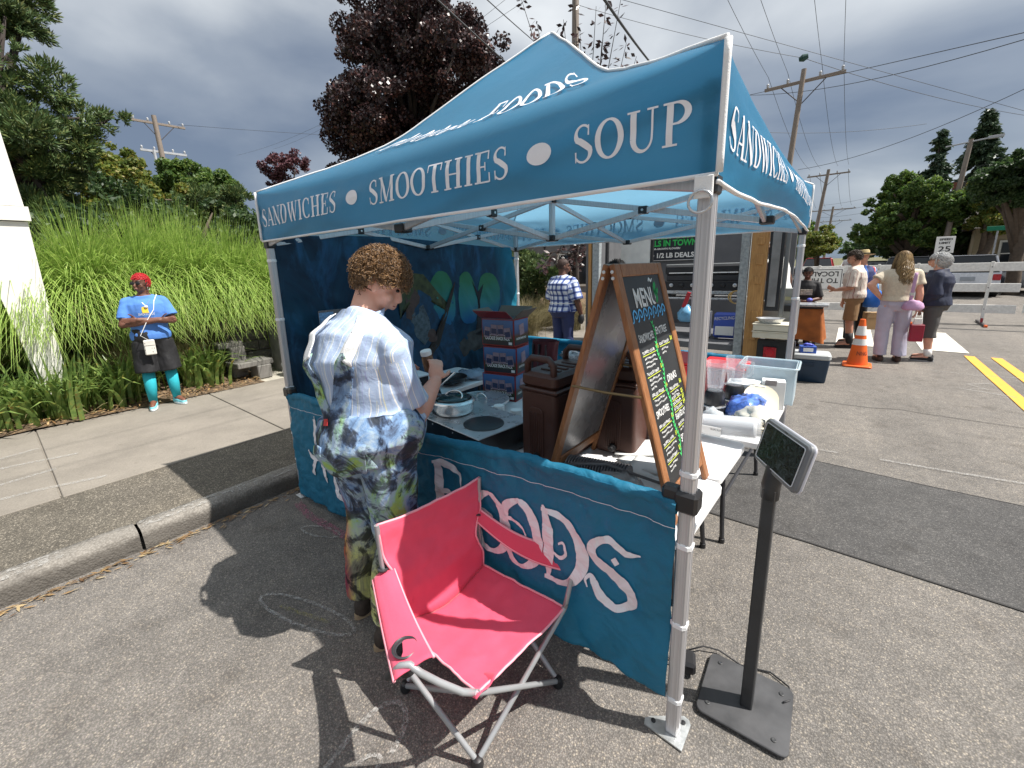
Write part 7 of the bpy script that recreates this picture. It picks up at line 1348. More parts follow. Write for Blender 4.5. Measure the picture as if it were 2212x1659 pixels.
# ---------------------------------------------------------------- cars
M_GLASSC = mat('car_glass', (.015, .018, .022), .08, var=0); M_TYRE = mat('tyre', (.018, .018, .018), .8); M_RIM = mat('alloy', (.42, .42, .43), .3, .8)
def car(label, loc, rz, col, L_=4.6, W=1.85, H=1.68, suv=True, detail=True):
    t = thing('parked_car', label, 'car', loc, rz, 'cars beyond the barricades'); m_ = mat('car_paint', col, .28, .1, var=.03, coat=.6)
    # side profile, front at +y
    hl = L_/2; bz = .30; belt = H*.58
    body = [(-hl, bz+.10), (-hl+.06, belt-.02), (-hl+.12, belt+.02), (hl*.42, belt), (hl*.86, belt-.12), (hl-.02, belt-.30), (hl, bz+.12), (hl-.12, bz), (-hl+.14, bz)]
    cab = [(-hl+.16, belt), (-hl+.42 if suv else -hl+1.0, H-.04), (-hl+.8 if suv else -hl+1.5, H), (hl*.02, H-.01), (hl*.14, H-.06), (hl*.44, belt-.01)]
    def prof(P, w0, w1, zlo, zhi):
        V = []; n = len(P)
        for s_ in (-1, 1):
            for (y_, z_) in P: f = (z_-zlo)/(zhi-zlo); V.append((s_*(w0+(w1-w0)*f), y_, z_))
        return V, [tuple(range(n))[::-1] if False else tuple(range(n)), tuple(range(n, 2*n))[::-1]]+[((i+1) % n, i, n+i, n+(i+1) % n) for i in range(n)]
    V, F = prof(body, W/2, W/2-.04, bz, belt); MB().add(V, F).build('body', m_, t, local=True)
    V, F = prof(cab, W/2-.05, W/2-.25, belt, H); cb = MB().add(V, F).build('glasshouse', M_GLASSC, t, local=True)
    MB().box((0, (cab[1][0]+cab[3][0])/2+.1, H+.0), (W-.5, abs(cab[3][0]-cab[1][0])+.1, .035), b=.015).build('roof', m_, t, local=True)
    for s_ in (-1, 1):
        for (ya, za, yb_, zb) in ((cab[0][0], belt, cab[1][0], H), (hl*.42, belt, hl*.05, H), (-.1, belt, -.15, H), (-hl*.45, belt, -hl*.42, H)):
            MB().bar((s_*(W/2-.052), ya, za), (s_*(W/2-.245), yb_, zb-.03), .05, .06).build('pillar', m_, t, local=True)
        for y_ in (-hl*.62, hl*.62):
            wl = MB().lathe([(.20, -.11), (.33, -.10), (.345, -.05), (.345, .05), (.33, .10), (.20, .11)], (s_*(W/2-.12), y_, .345), 24, Matrix.Rotation(R(90), 3, 'Y')).build('wheel', M_TYRE, t, smooth=40, local=True); MB().lathe([(.21, -.012), (.19, .0), (.05, .012), (.001, .012)], (s_*(W/2-.01), y_, .345), 18, Matrix.Rotation(R(90*s_), 3, 'Y')).build('rim', M_RIM, wl, local=True)
        MB().box((s_*(W/2-.14), -hl+.03, belt-.16), (.22, .08, .24), b=.02).build('tail_light', bpy.data.materials['red_lens'], t, local=True); MB().box((s_*(W/2-.2), hl-.08, belt-.34), (.34, .12, .14), b=.02).build('headlight', M_STEEL, t, local=True)
        MB().box((s_*(W/2+.06), hl*.34, belt+.05), (.16, .08, .12), b=.02).build('mirror', m_, t, local=True)
        if suv: MB().tube([(s_*(W/2-.30), cab[1][0]+.1, H+.04), (s_*(W/2-.30), hl*.0, H+.04)], .018).build('roof_rail', M_BLACKP, t, local=True)
    MB().box((0, -hl+.0, bz+.14), (W-.1, .10, .24), b=.03).build('rear_bumper', M_BLACKP, t, local=True); MB().box((0, -hl+.01, belt-.22), (.42, .03, .15), b=.004).build('number_plate', mat('plate_grey', (.35, .38, .42), .5), t, local=True); MB().box((0, hl-.03, bz+.15), (W-.1, .10, .26), b=.03).build('front_bumper', M_BLACKP, t, local=True)
    MB().box((0, -hl+.24, belt+.22), (W-.55, .03, .34), Matrix.Rotation(R(-32), 3, 'X'), b=.01).build('rear_window', M_GLASSC, t, local=True)
    return t
car('white SUV seen from behind through the right barricade', (4.35, 26.5, 0), R(-8), (.66, .67, .70)); car('dark grey SUV left of the white one', (2.55, 28.5, 0), R(-6), (.04, .042, .048)); car('black hatchback further left behind the queue', (1.1, 31, 0), R(0), (.015, .016, .018), H=1.5, suv=False); car('silver car parked behind the dark SUV', (3.3, 33, 0), R(4), (.45, .46, .47), H=1.5, suv=False)
car('red pickup sized car facing down the street', (-1.6, 36.5, 0), R(180), (.42, .02, .03), H=1.75); car('dark car at the right frame edge', (6.9, 27, 0), R(20), (.05, .06, .075)); car('white car far along the street', (.3, 52, 0), R(0), (.6, .6, .6), H=1.5, suv=False)
# ---------------------------------------------------------------- poles and wires
M_POLE = wood_mat('weathered_pole', (.17, .135, .11), (.30, .25, .21), (14, 14, .5)); M_INS = mat('insulator', (.42, .43, .45), .3); M_WIRE = mat('black_wire', (.05, .052, .056), .6, var=0)
def upole(label, base, h_, r_=.15, arm=None, arm_rz=0., arms=1, extra=None, top=None):
    t = thing('utility_pole', label, 'utility pole', base); b = Vector(base); tp = Vector(top) if top else b+Vector((0, 0, h_))
    MB().tube([b+Vector((0, 0, -.2)), b.lerp(tp, .5), tp], [r_*1.15, r_, r_*.78], n=12).build('pole', M_POLE, t, smooth=40)
    d = Vector((math.cos(arm_rz), math.sin(arm_rz), 0))
    if arm:
        for j in range(arms):
            c = tp+Vector((0, 0, -.35-1.3*j)); m_ = M_POLE if j == 0 else M_INS; L_ = arm*(1-.12*j); am = MB().bar(c-d*L_/2+Vector((0, .16, 0)), c+d*L_/2+Vector((0, .16, 0)), .08, .10).build('crossarm', m_, t)
            for s_ in (-1, 1): MB().bar(c+d*L_*.28*s_+Vector((0, .16, -.04)), c+Vector((0, .12, -.75)), .03, .03).build('brace', M_STEELD, t)
            for q in (-.46, -.2, .2, .46): MB().lathe([(.03, 0), (.05, .03), (.03, .06), (.055, .09), (.025, .14), (.001, .15)], c+d*L_*q+Vector((0, .16, .065)), 10).build('insulator', M_INS, am, smooth=True)
    return t, tp
def wire(t, pts, r_=.012, sag=.2, n=16):
    a, b = Vector(pts[0]), Vector(pts[-1]); P = []
    for i in range(n+1): f = i/n; p = a.lerp(b, f); p.z -= sag*4*f*(1-f); P.append(p)
    MB().tube(P, r_*.62, n=5).build('wire', M_WIRE, t, smooth=True)
p1, t1 = upole('grey utility pole with crossarm rising beyond the tent corner', (-2.15, 18.5, 0), 8.3, .10, 2.4, R(0), top=(-1.75, 18.5, 8.35)); p2, t2 = upole('utility pole with crossarm further down the street', (-2.5, 40.5, 0), 8.2, .13, 2.6, 0, top=(-1.85, 40.5, 8.25)); p3, t3 = upole('small far utility pole with double crossarms', (-2.6, 63.5, 0), 8, .14, 4.2, 0, arms=2, top=(-2.2, 63.5, 7.6)); 
p4, t4 = upole('dark leaning utility pole with lamp arm among the right trees', (3.75, 30.4, 0), 7.6, .115, top=(4.15, 30.4, 7.2)); MB().bar((3.3, 30.4, 7.0), (4.9, 30.35, 7.15), .08, .06).build('lamp_arm', M_INS, p4); MB().box((4.95, 30.35, 7.15), (.5, .2, .12)).build('lamp_head', M_INS, p4)
p5, t5 = upole('wooden utility pole with grey transformer above the left hedge', (-26.75, 5.75, 0), 9.5, .13, 2.1, R(85), arms=2, top=(-26.85, 5.5, 9.55)); MB().lathe([(.20, 0), (.28, .06), (.28, 1.0), (.2, 1.1), (.08, 1.15), (.08, 1.3), (.001, 1.32)], (-26.4, 6.05, 6.3), 18).build('transformer', M_INS, p5, smooth=40); MB().tube([(-26.5, 5.25, 4.5), (-26.6, 5.2, 7.9)], .06).build('conduit', M_INS, p5)
p6, t6 = upole('utility pole with white tag rising behind the tent peak', (-7.1, 11.7, 0), 11.5, .125); tg = MB().box((-6.98, 11.53, 1.74), (.24, .03, .30), R(40)).build('tag', M_CUP, p6); MB().box((-6.975, 11.51, 1.74), (.16, .02, .08), R(40), b=.002).build('tag_print', mat('tag_green', (.08, .28, .10), .6), tg)
for dx, dz in ((-1.1, .25), (-.5, .25), (.5, .25), (1.1, .25)): wire(p1, [(-1.75+dx, 18.6, 8.15+dz), (-1.3+dx*1.2, -6, 8.9)], .010, .5); wire(p1, [(-1.75+dx, 18.6, 8.15+dz), (-1.85+dx*1.05, 40.5, 8.15+dz)], .012, .5); wire(p2, [(-1.85+dx*1.05, 40.5, 8.1), (-2.2+dx*1.5, 63.5, 7.6)], .018, .4)
wire(p6, [(-7.0, 11.7, 6.3), (-4.0, 1.5, 5.35)], .022, .1); wire(p6, [(-7.0, 11.7, 7.6), (-4.2, 2.0, 5.9)], .015, .1); wire(p6, [(-4.3, 11.0, 6.85), (-2.5, 3.6, 5.25)], .035, .05); wire(p6, [(-4.3, 11.0, 6.85), (-7.1, 11.7, 7.2)], .03, .0)
wire(p1, [(-6, 29, 11.2), (3.4, 18.4, 7.6), (6, 16, 7)], .020, .0, 2); wire(p1, [(-5.23, 28.1, 10.9), (4.6, 17.0, 7.35)], .020, .45); wire(p1, [(-7.0, 11.7, 10.0), (-1.38, 14.5, 7.33), (5.5, 25, 6.6)], .012, .0, 2)
wire(p6, [(-7.1, 11.7, 9.6), (-1.38, 14.52, 7.33)], .010, .1); wire(p4, [(-1.38, 14.52, 7.33), (4.8, 24, 6.6)], .012, .15); bt = MB(); bt.lathe([(.05, -.1), (.10, 0), (.06, .12)], (-1.38, 14.52, 7.33), 12, Matrix.Rotation(R(80), 3, 'Y')); bt.build('splice_box', mat('green_case', (.01, .06, .05), .5), p4)
wire(p4, [(-6, 30, 9.6), (3.0, 38.5, 9.9)], .018, .3); wire(p4, [(-2.6, 28.5, 6.6), (5.2, 20.0, 7.3)], .018, .5); 
for dz in (5.0, 5.4, 5.9): wire(p4, [(4.1, 30.4, dz), (-2.0, 40.5, dz-.2)], .012, .3); wire(p4, [(4.1, 30.4, dz), (12, 22, dz+.3)], .012, .3)
wire(p5, [(-26.9, 4.6, 9.4), (-30, -30, 9.8)], .012, .5); wire(p5, [(-26.7, 6.4, 9.3), (-10, 40, 12)], .012, .6); wire(p6, [(-7.1, 11.7, 10.6), (-40, 14, 11.5)], .010, .8); wire(p6, [(-7.1, 11.7, 11.2), (-40, 17, 12.5)], .010, .8)
ss = thing('speed_sign', 'white SPEED LIMIT 25 sign on a post by the cars', 'sign', (3.0, 22.4, 0)); MB().box((3.0, 22.45, 1.2), (.05, .04, 2.4)).build('post', M_STEELD, ss); MB().box((3.0, 22.4, 2.12), (.52, .02, .62), b=.004).build('panel', M_CUP, ss)
for s_, z_, h_, w_ in (('SPEED', 2.29, .10, .36), ('LIMIT', 2.16, .10, .32), ('25', 1.87, .28, .34)): mb = MB(); sans(mb, s_, plane_fn((2.83, 22.385, 0), (1, 0, 0), (0, 0, 1)), h_, 0, z_, .002, width=w_, bold=.004); o = mb.build('lettering', M_BLACKP, ss); o['kind'] = 'stuff'
MB().box((2.98, 22.39, 1.67), (.22, .02, .24), b=.003).build('small_plate', M_CUP, ss)
gs = thing('street_name_sign', 'green street name sign on a grey post near the house', 'sign', (5.3, 28.5, 0)); MB().box((5.3, 28.5, 1.45), (.06, .06, 2.9)).build('post', M_INS, gs); MB().box((5.4, 28.45, 2.85), (.9, .03, .2)).build('blade', mat('sign_teal_green', (.01, .22, .12), .5), gs)
# ---------------------------------------------------------------- houses far right
M_SHING = mat('roof_shingle', (.055, .048, .042), .9, var=.25, scale=12); M_TAN = mat('tan_clapboard', (.38, .31, .20), .8, var=.08); M_TRIMW = mat('house_trim', (.70, .69, .64), .7)
def house(label, loc, rz, w_, d_, h_, rh, wall):
    t = thing('house', label, 'house', loc, rz); MB().box((0, 0, h_/2), (w_, d_, h_), b=.02).build('wall', wall, t, local=True)
    mb = MB(); o_ = .45; V = [(-w_/2-o_, -d_/2-o_, h_-.05), (w_/2+o_, -d_/2-o_, h_-.05), (w_/2+o_, d_/2+o_, h_-.05), (-w_/2-o_, d_/2+o_, h_-.05), (-w_/2-o_, 0, h_+rh), (w_/2+o_, 0, h_+rh)]
    mb.add(V, [(0, 1, 5, 4), (2, 3, 4, 5), (0, 4, 3), (1, 2, 5), (3, 2, 1, 0)]); rf = mb.build('roof', M_SHING, t, local=True); MB().box((w_*.2, .6, h_+rh*.9), (.5, .5, 1.1)).build('chimney', mat('brick_red', (.22, .08, .05), .9), rf, local=True)
    for z_ in np.arange(.25, h_-.1, .18): MB().box((0, -d_/2-.012, float(z_)), (w_-.1, .018, .02), b=.003).build('clapboard_edge', wall, t, local=True)
    for x_ in (-w_*.32, -w_*.05, w_*.30):
        f_ = MB().box((x_, -d_/2-.04, h_*.55), (1.05, .08, 1.35)).build('window', M_TRIMW, t, local=True); MB().box((x_, -d_/2-.085, h_*.55), (.84, .02, 1.14)).build('pane', M_GLASSC, f_, local=True); MB().box((x_, -d_/2-.10, h_*.55), (.86, .02, .05)).build('sash_bar', M_TRIMW, f_, local=True); MB().box((x_, -d_/2-.11, h_*.55-.72), (1.2, .16, .07)).build('sill', M_TRIMW, f_, local=True)
    MB().box((w_*.14, -d_/2-.04, 1.05), (.95, .06, 2.1)).build('door', M_OAK, t, local=True)
    return t
house('tan clapboard house with white trimmed windows at right edge', (9.6, 36, 0), R(-6), 8, 7, 3.1, 2.4, M_TAN); house('dark shingled house with steep gable behind the trees', (5.9, 42, 0), R(84), 7, 6, 3.4, 3.0, mat('dark_clapboard', (.10, .09, .085), .8))

bd_ = thing('grey_building', 'low dark grey building behind the tagged pole', 'building', (-11.5, 17.5, 0), R(28)); MB().box((0, 0, 2.2), (12, 5, 4.4), b=.03).build('wall', mat('grey_stucco', (.16, .165, .175), .8, var=.12), bd_, local=True); MB().box((0, 0, 4.45), (12.4, 5.4, .18)).build('roof', M_SHING, bd_, local=True)
for x_ in (-4, -1.5, 1, 3.5):
    f_ = MB().box((x_, -2.53, 1.6), (1.5, .08, 1.5)).build('window', M_TRIMW, bd_, local=True); MB().box((x_, -2.58, 1.6), (1.3, .03, 1.3)).build('pane', M_GLASSC, f_, local=True)
# ---------------------------------------------------------------- vegetation
def leaf_mat(name, stops, tr=.45, rough=.5):
    t = NT(name); g = t.n('ShaderNodeNewGeometry'); c = t.ramp(g.outputs['Random Per Island'], stops); big = t.ramp(t.noise(.9, 3), [(.35, (.85, .88, .85)), (.65, (1.4, 1.35, 1.2))]); c = t.mix(1., c, big, 'MULTIPLY'); t.l(c, t.p.inputs['Base Color']); t.p.inputs['Roughness'].default_value = rough
    trn = t.n('ShaderNodeBsdfTranslucent'); t.l(c, trn.inputs[0]); ms = t.n('ShaderNodeMixShader', {0: tr}); t.l(t.p.outputs[0], ms.inputs[1]); t.l(trn.outputs[0], ms.inputs[2]); t.l(ms.outputs[0], t.o.inputs[0]); return t.m
M_BARK = mat('bark', (.10, .075, .055), .9, var=.3, scale=10, bump=.5, bscale=30); M_BARKD = mat('dark_bark', (.045, .035, .03), .9, var=.3, bump=.5, bscale=30)
L_GREEN = leaf_mat('mid_green_leaves', [(0, (.05, .105, .028)), (.6, (.10, .175, .04)), (1, (.17, .22, .05))]); L_DARK = leaf_mat('dark_green_leaves', [(0, (.028, .062, .024)), (.7, (.055, .10, .034)), (1, (.09, .14, .045))]); L_YEL = leaf_mat('yellow_green_leaves', [(0, (.08, .13, .025)), (.6, (.16, .20, .04)), (1, (.28, .23, .05))]); L_PURP = leaf_mat('purple_leaves', [(0, (.018, .013, .016)), (.55, (.042, .026, .03)), (.9, (.085, .042, .045)), (1, (.17, .085, .08))], .2, .35); L_PLUM = leaf_mat('plum_leaves', [(0, (.05, .02, .03)), (1, (.16, .07, .09))], .3); L_PINE = leaf_mat('pine_needles', [(0, (.05, .095, .04)), (.7, (.10, .155, .055)), (1, (.20, .22, .08))], .2); L_SPR = leaf_mat('spruce_needles', [(0, (.02, .045, .026)), (1, (.06, .10, .05))], .15)
def leaves(blobs, n, size, aspect=.5, sub=14, subr=.34, flat=.0, out=.5, seed=1, needle=False):
    """leaf quads in lumpy sub-clumps spread through ellipsoid blobs [(c,r)]"""
    g = np.random.default_rng(seed); vol = np.array([r[0]*r[1]*r[2] for c, r in blobs])**.67; vol /= vol.sum(); cen = []; rad = []; dirs = []
    for (c, r), f in zip(blobs, vol):
        m_ = max(5, int(sub*len(blobs)*f)); d = g.normal(size=(m_, 3)); d /= np.linalg.norm(d, axis=1)[:, None]; rr = g.uniform(.35, 1.0, size=(m_, 1))**.5; cen.append(np.array(c)+d*np.array(r)*rr*.85); rad.append(np.full(m_, min(r)*subr)*g.uniform(.6, 1.4, m_)); dirs.append(d)
    cen = np.concatenate(cen); rad = np.concatenate(rad); dirs = np.concatenate(dirs); w_ = rad**2; w_ /= w_.sum(); idx = g.choice(len(cen), n, p=w_)
    d = g.normal(size=(n, 3)); d /= np.linalg.norm(d, axis=1)[:, None]; d[:, 2] *= .8; rr = g.uniform(.1, 1, n)**.45; pos = cen[idx]+d*(rad[idx]*rr)[:, None]
    if needle: ax = d*.8+dirs[idx]*.5+g.normal(size=(n, 3))*.25+np.array([0, 0, .35])
    else: ax = g.normal(size=(n, 3))+np.array([0, 0, -.35])
    ax /= np.linalg.norm(ax, axis=1)[:, None]; nr = d*out+g.normal(size=(n, 3))*.6+np.array([0, 0, .5]); bx = np.cross(ax, nr); bx /= np.linalg.norm(bx, axis=1)[:, None]+1e-9
    s_ = size*g.uniform(.6, 1.35, n)[:, None]; nn = np.cross(bx, ax)
    return np.stack([pos-ax*s_*.5, pos+bx*s_*aspect*.5-nn*s_*.08, pos+ax*s_*.5, pos-bx*s_*aspect*.5-nn*s_*.08], 1)
def tree(name, label, base, blobs, n, size, m_, tr_=.16, bark=None, group=None, limbs=True, seed=1, top=None, **k):
    t = thing(name, label, 'tree', base, 0, group); b = Vector(base); cs = [Vector(c) for c, r in blobs]; cm = sum(cs, Vector())/len(cs); tp = Vector(top) if top else cm
    tk = MB(); tk.tube([b+Vector((0, 0, -.2)), b+Vector((.02, 0, .15)), b.lerp(tp, .5)+Vector((.08, .05, 0)), tp], [tr_*1.5, tr_*1.1, tr_*.8, tr_*.35], n=10); to = tk.build('trunk', bark or M_BARK, t, smooth=True)
    if limbs:
        for i, c in enumerate(cs):
            s_ = b.lerp(tp, .35+.5*((i*.37) % 1)); lb = MB(); lb.tube([s_, s_.lerp(c, .5)+Vector((0, 0, .15*(c-s_).length)), c], [tr_*.5, tr_*.32, tr_*.1], n=7); lb.build('limb', bark or M_BARK, to, smooth=True)
    npmesh('crown', leaves(blobs, n, size, seed=seed, **k), 4, m_, t); return t
rg = random.Random(4)
def blobcloud(c, r, n, br, seed):
    g = random.Random(seed); out_ = []
    for i in range(n):
        while True:
            d = Vector((g.uniform(-1, 1), g.uniform(-1, 1), g.uniform(-1, 1)))
            if d.length < 1: break
        q = br*g.uniform(.7, 1.25); out_.append(((c[0]+d.x*r[0], c[1]+d.y*r[1], c[2]+d.z*r[2]), (q, q, q*.8)))
    return out_
# purple maple behind the tent
mp_ = blobcloud((-11.0, 8.2, 7.2), (2.3, 2.2, 2.6), 26, 1.0, 11)+[((-12.3, 6.4, 6.3), (.9, .9, .8)), ((-9.3, 9.9, 7.8), (.8, .8, .7)), ((-12.4, 6.6, 5.2), (.9, .9, .7)), ((-9.0, 10.3, 8.3), (.6, .6, .6)), ((-11.9, 7.2, 9.6), (.7, .7, .7)), ((-10.6, 9.0, 9.4), (.9, .9, .8))]
tree('maple_tree', 'large dark purple leaved maple rising behind the tent', (-11.0, 8.2, .3), mp_, 135000, .098, L_PURP, .2, M_BARKD, seed=21, sub=16, subr=.42, aspect=.75)
tree('plum_tree', 'small pinkish plum foliage at the edge of the purple maple', (-19.6, 8.4, .3), blobcloud((-19.5, 8.4, 6.0), (.9, 1.1, .7), 7, .55, 31), 5000, .14, L_PLUM, .1, M_BARKD, seed=23)
# thin small-leaved street tree by the pole
t = thing('cherry_tree', 'thin street tree with sparse dark leaves by the pole behind tent', 'tree', (-5.1, 8.3, .13)); tk = MB(); b0 = Vector((-5.1, 8.3, .1)); tk.tube([b0, b0+Vector((-.05, .05, 1.6)), b0+Vector((.05, 0, 3.2))], [.10, .08, .05], n=9); to = tk.build('trunk', M_BARKD, t, smooth=True); LV = []; g = random.Random(8)
TIPS = [(-6.1, 7.5, 7.7), (-5.9, 7.8, 7.3), (-5.3, 8.0, 7.2), (-5.0, 8.2, 7.0), (-4.7, 8.4, 7.4), (-4.5, 8.5, 7.6), (-4.6, 8.5, 6.7), (-4.2, 8.6, 7.5), (-3.9, 8.8, 6.3), (-4.1, 8.7, 6.6), (-4.9, 8.1, 6.3), (-5.5, 7.9, 6.9), (-4.4, 8.4, 6.0), (-5.2, 8.3, 7.9)]+[(-5.1+g.uniform(-.9, .9), 8.3+g.uniform(-.9, .9), g.uniform(1.5, 2.4)) for i in range(10)]
for i, tip in enumerate(TIPS):
    s_ = b0+Vector((0, 0, g.uniform(1.9, 3.2))); e_ = Vector(tip); P = [s_, s_.lerp(e_, .5)+Vector((g.uniform(-.2, .2), g.uniform(-.2, .2), .25)), e_]
    lb = MB(); lb.tube(P, [.028, .016, .005], n=5); lb.build('limb', M_BARKD, to)
    for j in range(46):
        f = g.uniform(.3, 1)**.7; q = P[0].lerp(P[1], f*2) if f < .5 else P[1].lerp(P[2], f*2-1); d = Vector((g.gauss(0, 1), g.gauss(0, 1), g.gauss(-.1, .6))).normalized(); x_ = d.orthogonal().normalized(); L_ = g.uniform(.12, .20); m_ = q+d*.04; LV.append([m_, m_+d*L_*.5+x_*L_*.2, m_+d*L_, m_+d*L_*.5-x_*L_*.2])
npmesh('crown', np.array([[tuple(p) for p in q] for q in LV]), 4, L_PURP, t)
# left side
pn = blobcloud((-14.7, -.6, 4.2), (1.3, 1.6, 1.4), 14, .62, 41)+blobcloud((-14.7, -.5, 7.2), (.8, 1.1, 1.8), 12, .5, 42)+blobcloud((-14.8, -.9, 8.0), (.7, 1.5, 1.3), 16, .7, 62)+blobcloud((-14.8, -.6, 6.0), (.7, 1.2, 1.2), 14, .65, 63)+[((-14.4, .9, 5.6), (.7, .8, .45)), ((-14.3, 1.5, 5.75), (.45, .5, .28)), ((-14.4, .5, 6.2), (.6, .6, .5)), ((-14.5, .2, 8.6), (.45, .4, .5)), ((-14.6, .5, 5.0), (.8, .9, .6))]
tree('pine_tree', 'tall dark pine filling the upper left corner', (-14.9, -.8, .5), pn, 120000, .15, L_PINE, .22, M_BARKD, seed=25, sub=20, subr=.34, aspect=.20, needle=True)
tree('broadleaf_tree', 'yellow green broadleaf tree between pine and transformer pole', (-19.6, 2.3, .5), blobcloud((-19.5, 1.9, 4.4), (1.4, 2.1, 1.9), 18, .9, 43), 46000, .12, L_YEL, .2, seed=27, aspect=.7); tree('broadleaf_tree', 'rounded mid green tree behind the transformer pole', (-24.0, 6.0, .5), blobcloud((-24.0, 5.6, 5.5), (1.6, 2.3, 1.5), 16, 1.0, 44), 42000, .15, L_GREEN, .22, seed=29, aspect=.6)
tree('pine_tree', 'low spreading pine above the ornamental grass, right of transformer pole', (-21.2, 6.6, .5), blobcloud((-20.9, 6.4, 3.9), (1.3, 2.2, 1.6), 20, .8, 45), 50000, .18, L_PINE, .2, M_BARKD, seed=33, sub=18, aspect=.22, needle=True); tree('broadleaf_tree', 'dark hedge tree low behind the grass at far left', (-17.0, -2.6, .5), blobcloud((-17, -2.0, 2.8), (1.5, 3.0, 1.6), 14, .9, 46), 16000, .2, L_DARK, .2, seed=35)
tree('broadleaf_tree', 'dark green tree low behind the tent wall', (-18.5, 9.2, .3), blobcloud((-18.5, 8.2, 2.7), (1.5, 3.0, 1.6), 14, .9, 47), 14000, .2, L_DARK, .2, seed=37)
tree('pine_tree', 'bushy pine behind the plaid shirt man', (-6.9, 8.9, .13), blobcloud((-6.9, 8.8, 1.55), (.7, .8, .85), 14, .45, 48), 16000, .14, L_PINE, .08, M_BARKD, seed=39, sub=18, aspect=.22, needle=True)
tree('broadleaf_tree', 'dark green thicket directly behind the ornamental grass', (-13.0, 2.5, .8), blobcloud((-13.0, 2.6, 2.6), (.9, 3.6, 1.0), 20, .8, 49), 26000, .13, L_DARK, .15, seed=55)
# right side
tree('chestnut_tree', 'broad green tree above the parked cars', (2.6, 31.5, 0), blobcloud((1.7, 31.5, 4.2), (1.7, 1.6, 1.7), 26, .8, 51)+blobcloud((3.6, 31.5, 3.6), (1.0, 1.4, 1.2), 14, .9, 52), 70000, .14, L_GREEN, .28, seed=41, aspect=.7)
tree('chestnut_tree', 'yellowing broad tree right of the dark pole', (5.0, 31, 0), blobcloud((5.6, 30.4, 4.3), (1.0, 1.2, 1.3), 20, .8, 53), 50000, .13, L_YEL, .25, seed=43, aspect=.7); tree('oak_tree', 'very dark tree hanging over the tan house', (5.6, 26, 0), blobcloud((5.4, 25.5, 4.4), (1.5, 1.5, 1.1), 22, .75, 54), 52000, .12, L_DARK, .22, seed=45, aspect=.7)
tree('street_tree', 'light green street tree on the left kerb far down', (-1.6, 33, 0), blobcloud((-1.55, 33, 2.9), (.9, 1.2, 1.0), 14, .6, 55), 26000, .12, L_YEL, .14, seed=47, aspect=.4); tree('street_tree', 'green hedge tree along the left kerb beyond the pole', (-3.4, 45, 0), blobcloud((-3.2, 45, 3.2), (1.6, 4, 1.4), 14, 1.1, 56), 12000, .25, L_GREEN, .2, seed=49)
tree('broadleaf_tree', 'dark row of trees behind the silver car', (8, 38, 0), blobcloud((6, 39, 3.0), (6, 2, 1.6), 26, 1.4, 57), 22000, .3, L_DARK, .25, seed=51)
tree('broadleaf_tree', 'leafy dark trees at the end of the street', (1.2, 60, 0), blobcloud((1.2, 60, 2.6), (1.6, 3, 1.4), 14, 1.3, 58), 8000, .35, L_DARK, .25, seed=53)
def conifer(label, base, h_, r_, n, m_, seed, name='spruce_tree', dens=1.0):
    t = thing(name, label, 'tree', base); g = np.random.default_rng(seed); b = np.array(base); MB().tube([Vector(base), Vector(base)+Vector((0, 0, h_))], [.22, .03], n=8).build('trunk', M_BARKD, t); Q = []
    nb = int(h_*9*dens); 
    for i in range(nb):
        f = g.uniform(.12, 1); z_ = h_*f; L_ = r_*(1-f)**.8*g.uniform(.65, 1.15)+.12; a = g.uniform(0, 6.28); d = np.array([math.cos(a), math.sin(a), 0]); k = int(n/nb); s_ = g.uniform(.1, 1, k); p = b+np.array([0, 0, z_])+d*(s_*L_)[:, None]+np.array([0, 0, -1])*(s_**1.6*L_*.42)[:, None]+g.normal(size=(k, 3))*np.array([.10, .10, .07])
        ax = d+g.normal(size=(k, 3))*.5+np.array([0, 0, -.35]); ax /= np.linalg.norm(ax, axis=1)[:, None]; bx = np.cross(ax, g.normal(size=(k, 3))); bx /= np.linalg.norm(bx, axis=1)[:, None]; sz = g.uniform(.18, .40, k)[:, None]; Q.append(np.stack([p-ax*sz*.5, p+bx*sz*.22, p+ax*sz*.5, p-bx*sz*.22], 1))
    npmesh('crown', np.concatenate(Q), 4, m_, t)
conifer('ragged spruce with drooping boughs above the right trees', (4.2, 43.5, 0), 10.4, 2.0, 9000, L_SPR, 61); conifer('full fir tree beside the ragged spruce', (7.0, 48.2, 0), 12.0, 3.6, 26000, L_SPR, 63, 'fir_tree', 2.2)
hl = MB(); hl.grid(lambda u, v: (-500+1400*u, 900+120*v, -2+(26+22*fbm((u*9, 0, 1), 1))*math.sin(math.pi*min(1, v*1.0+.0)*.5)), 60, 6, flip=True); o = hl.build('hills', mat('blue_hills', (.07, .10, .14), .9, var=.2, scale=.02), smooth=True); o['kind'] = 'structure'
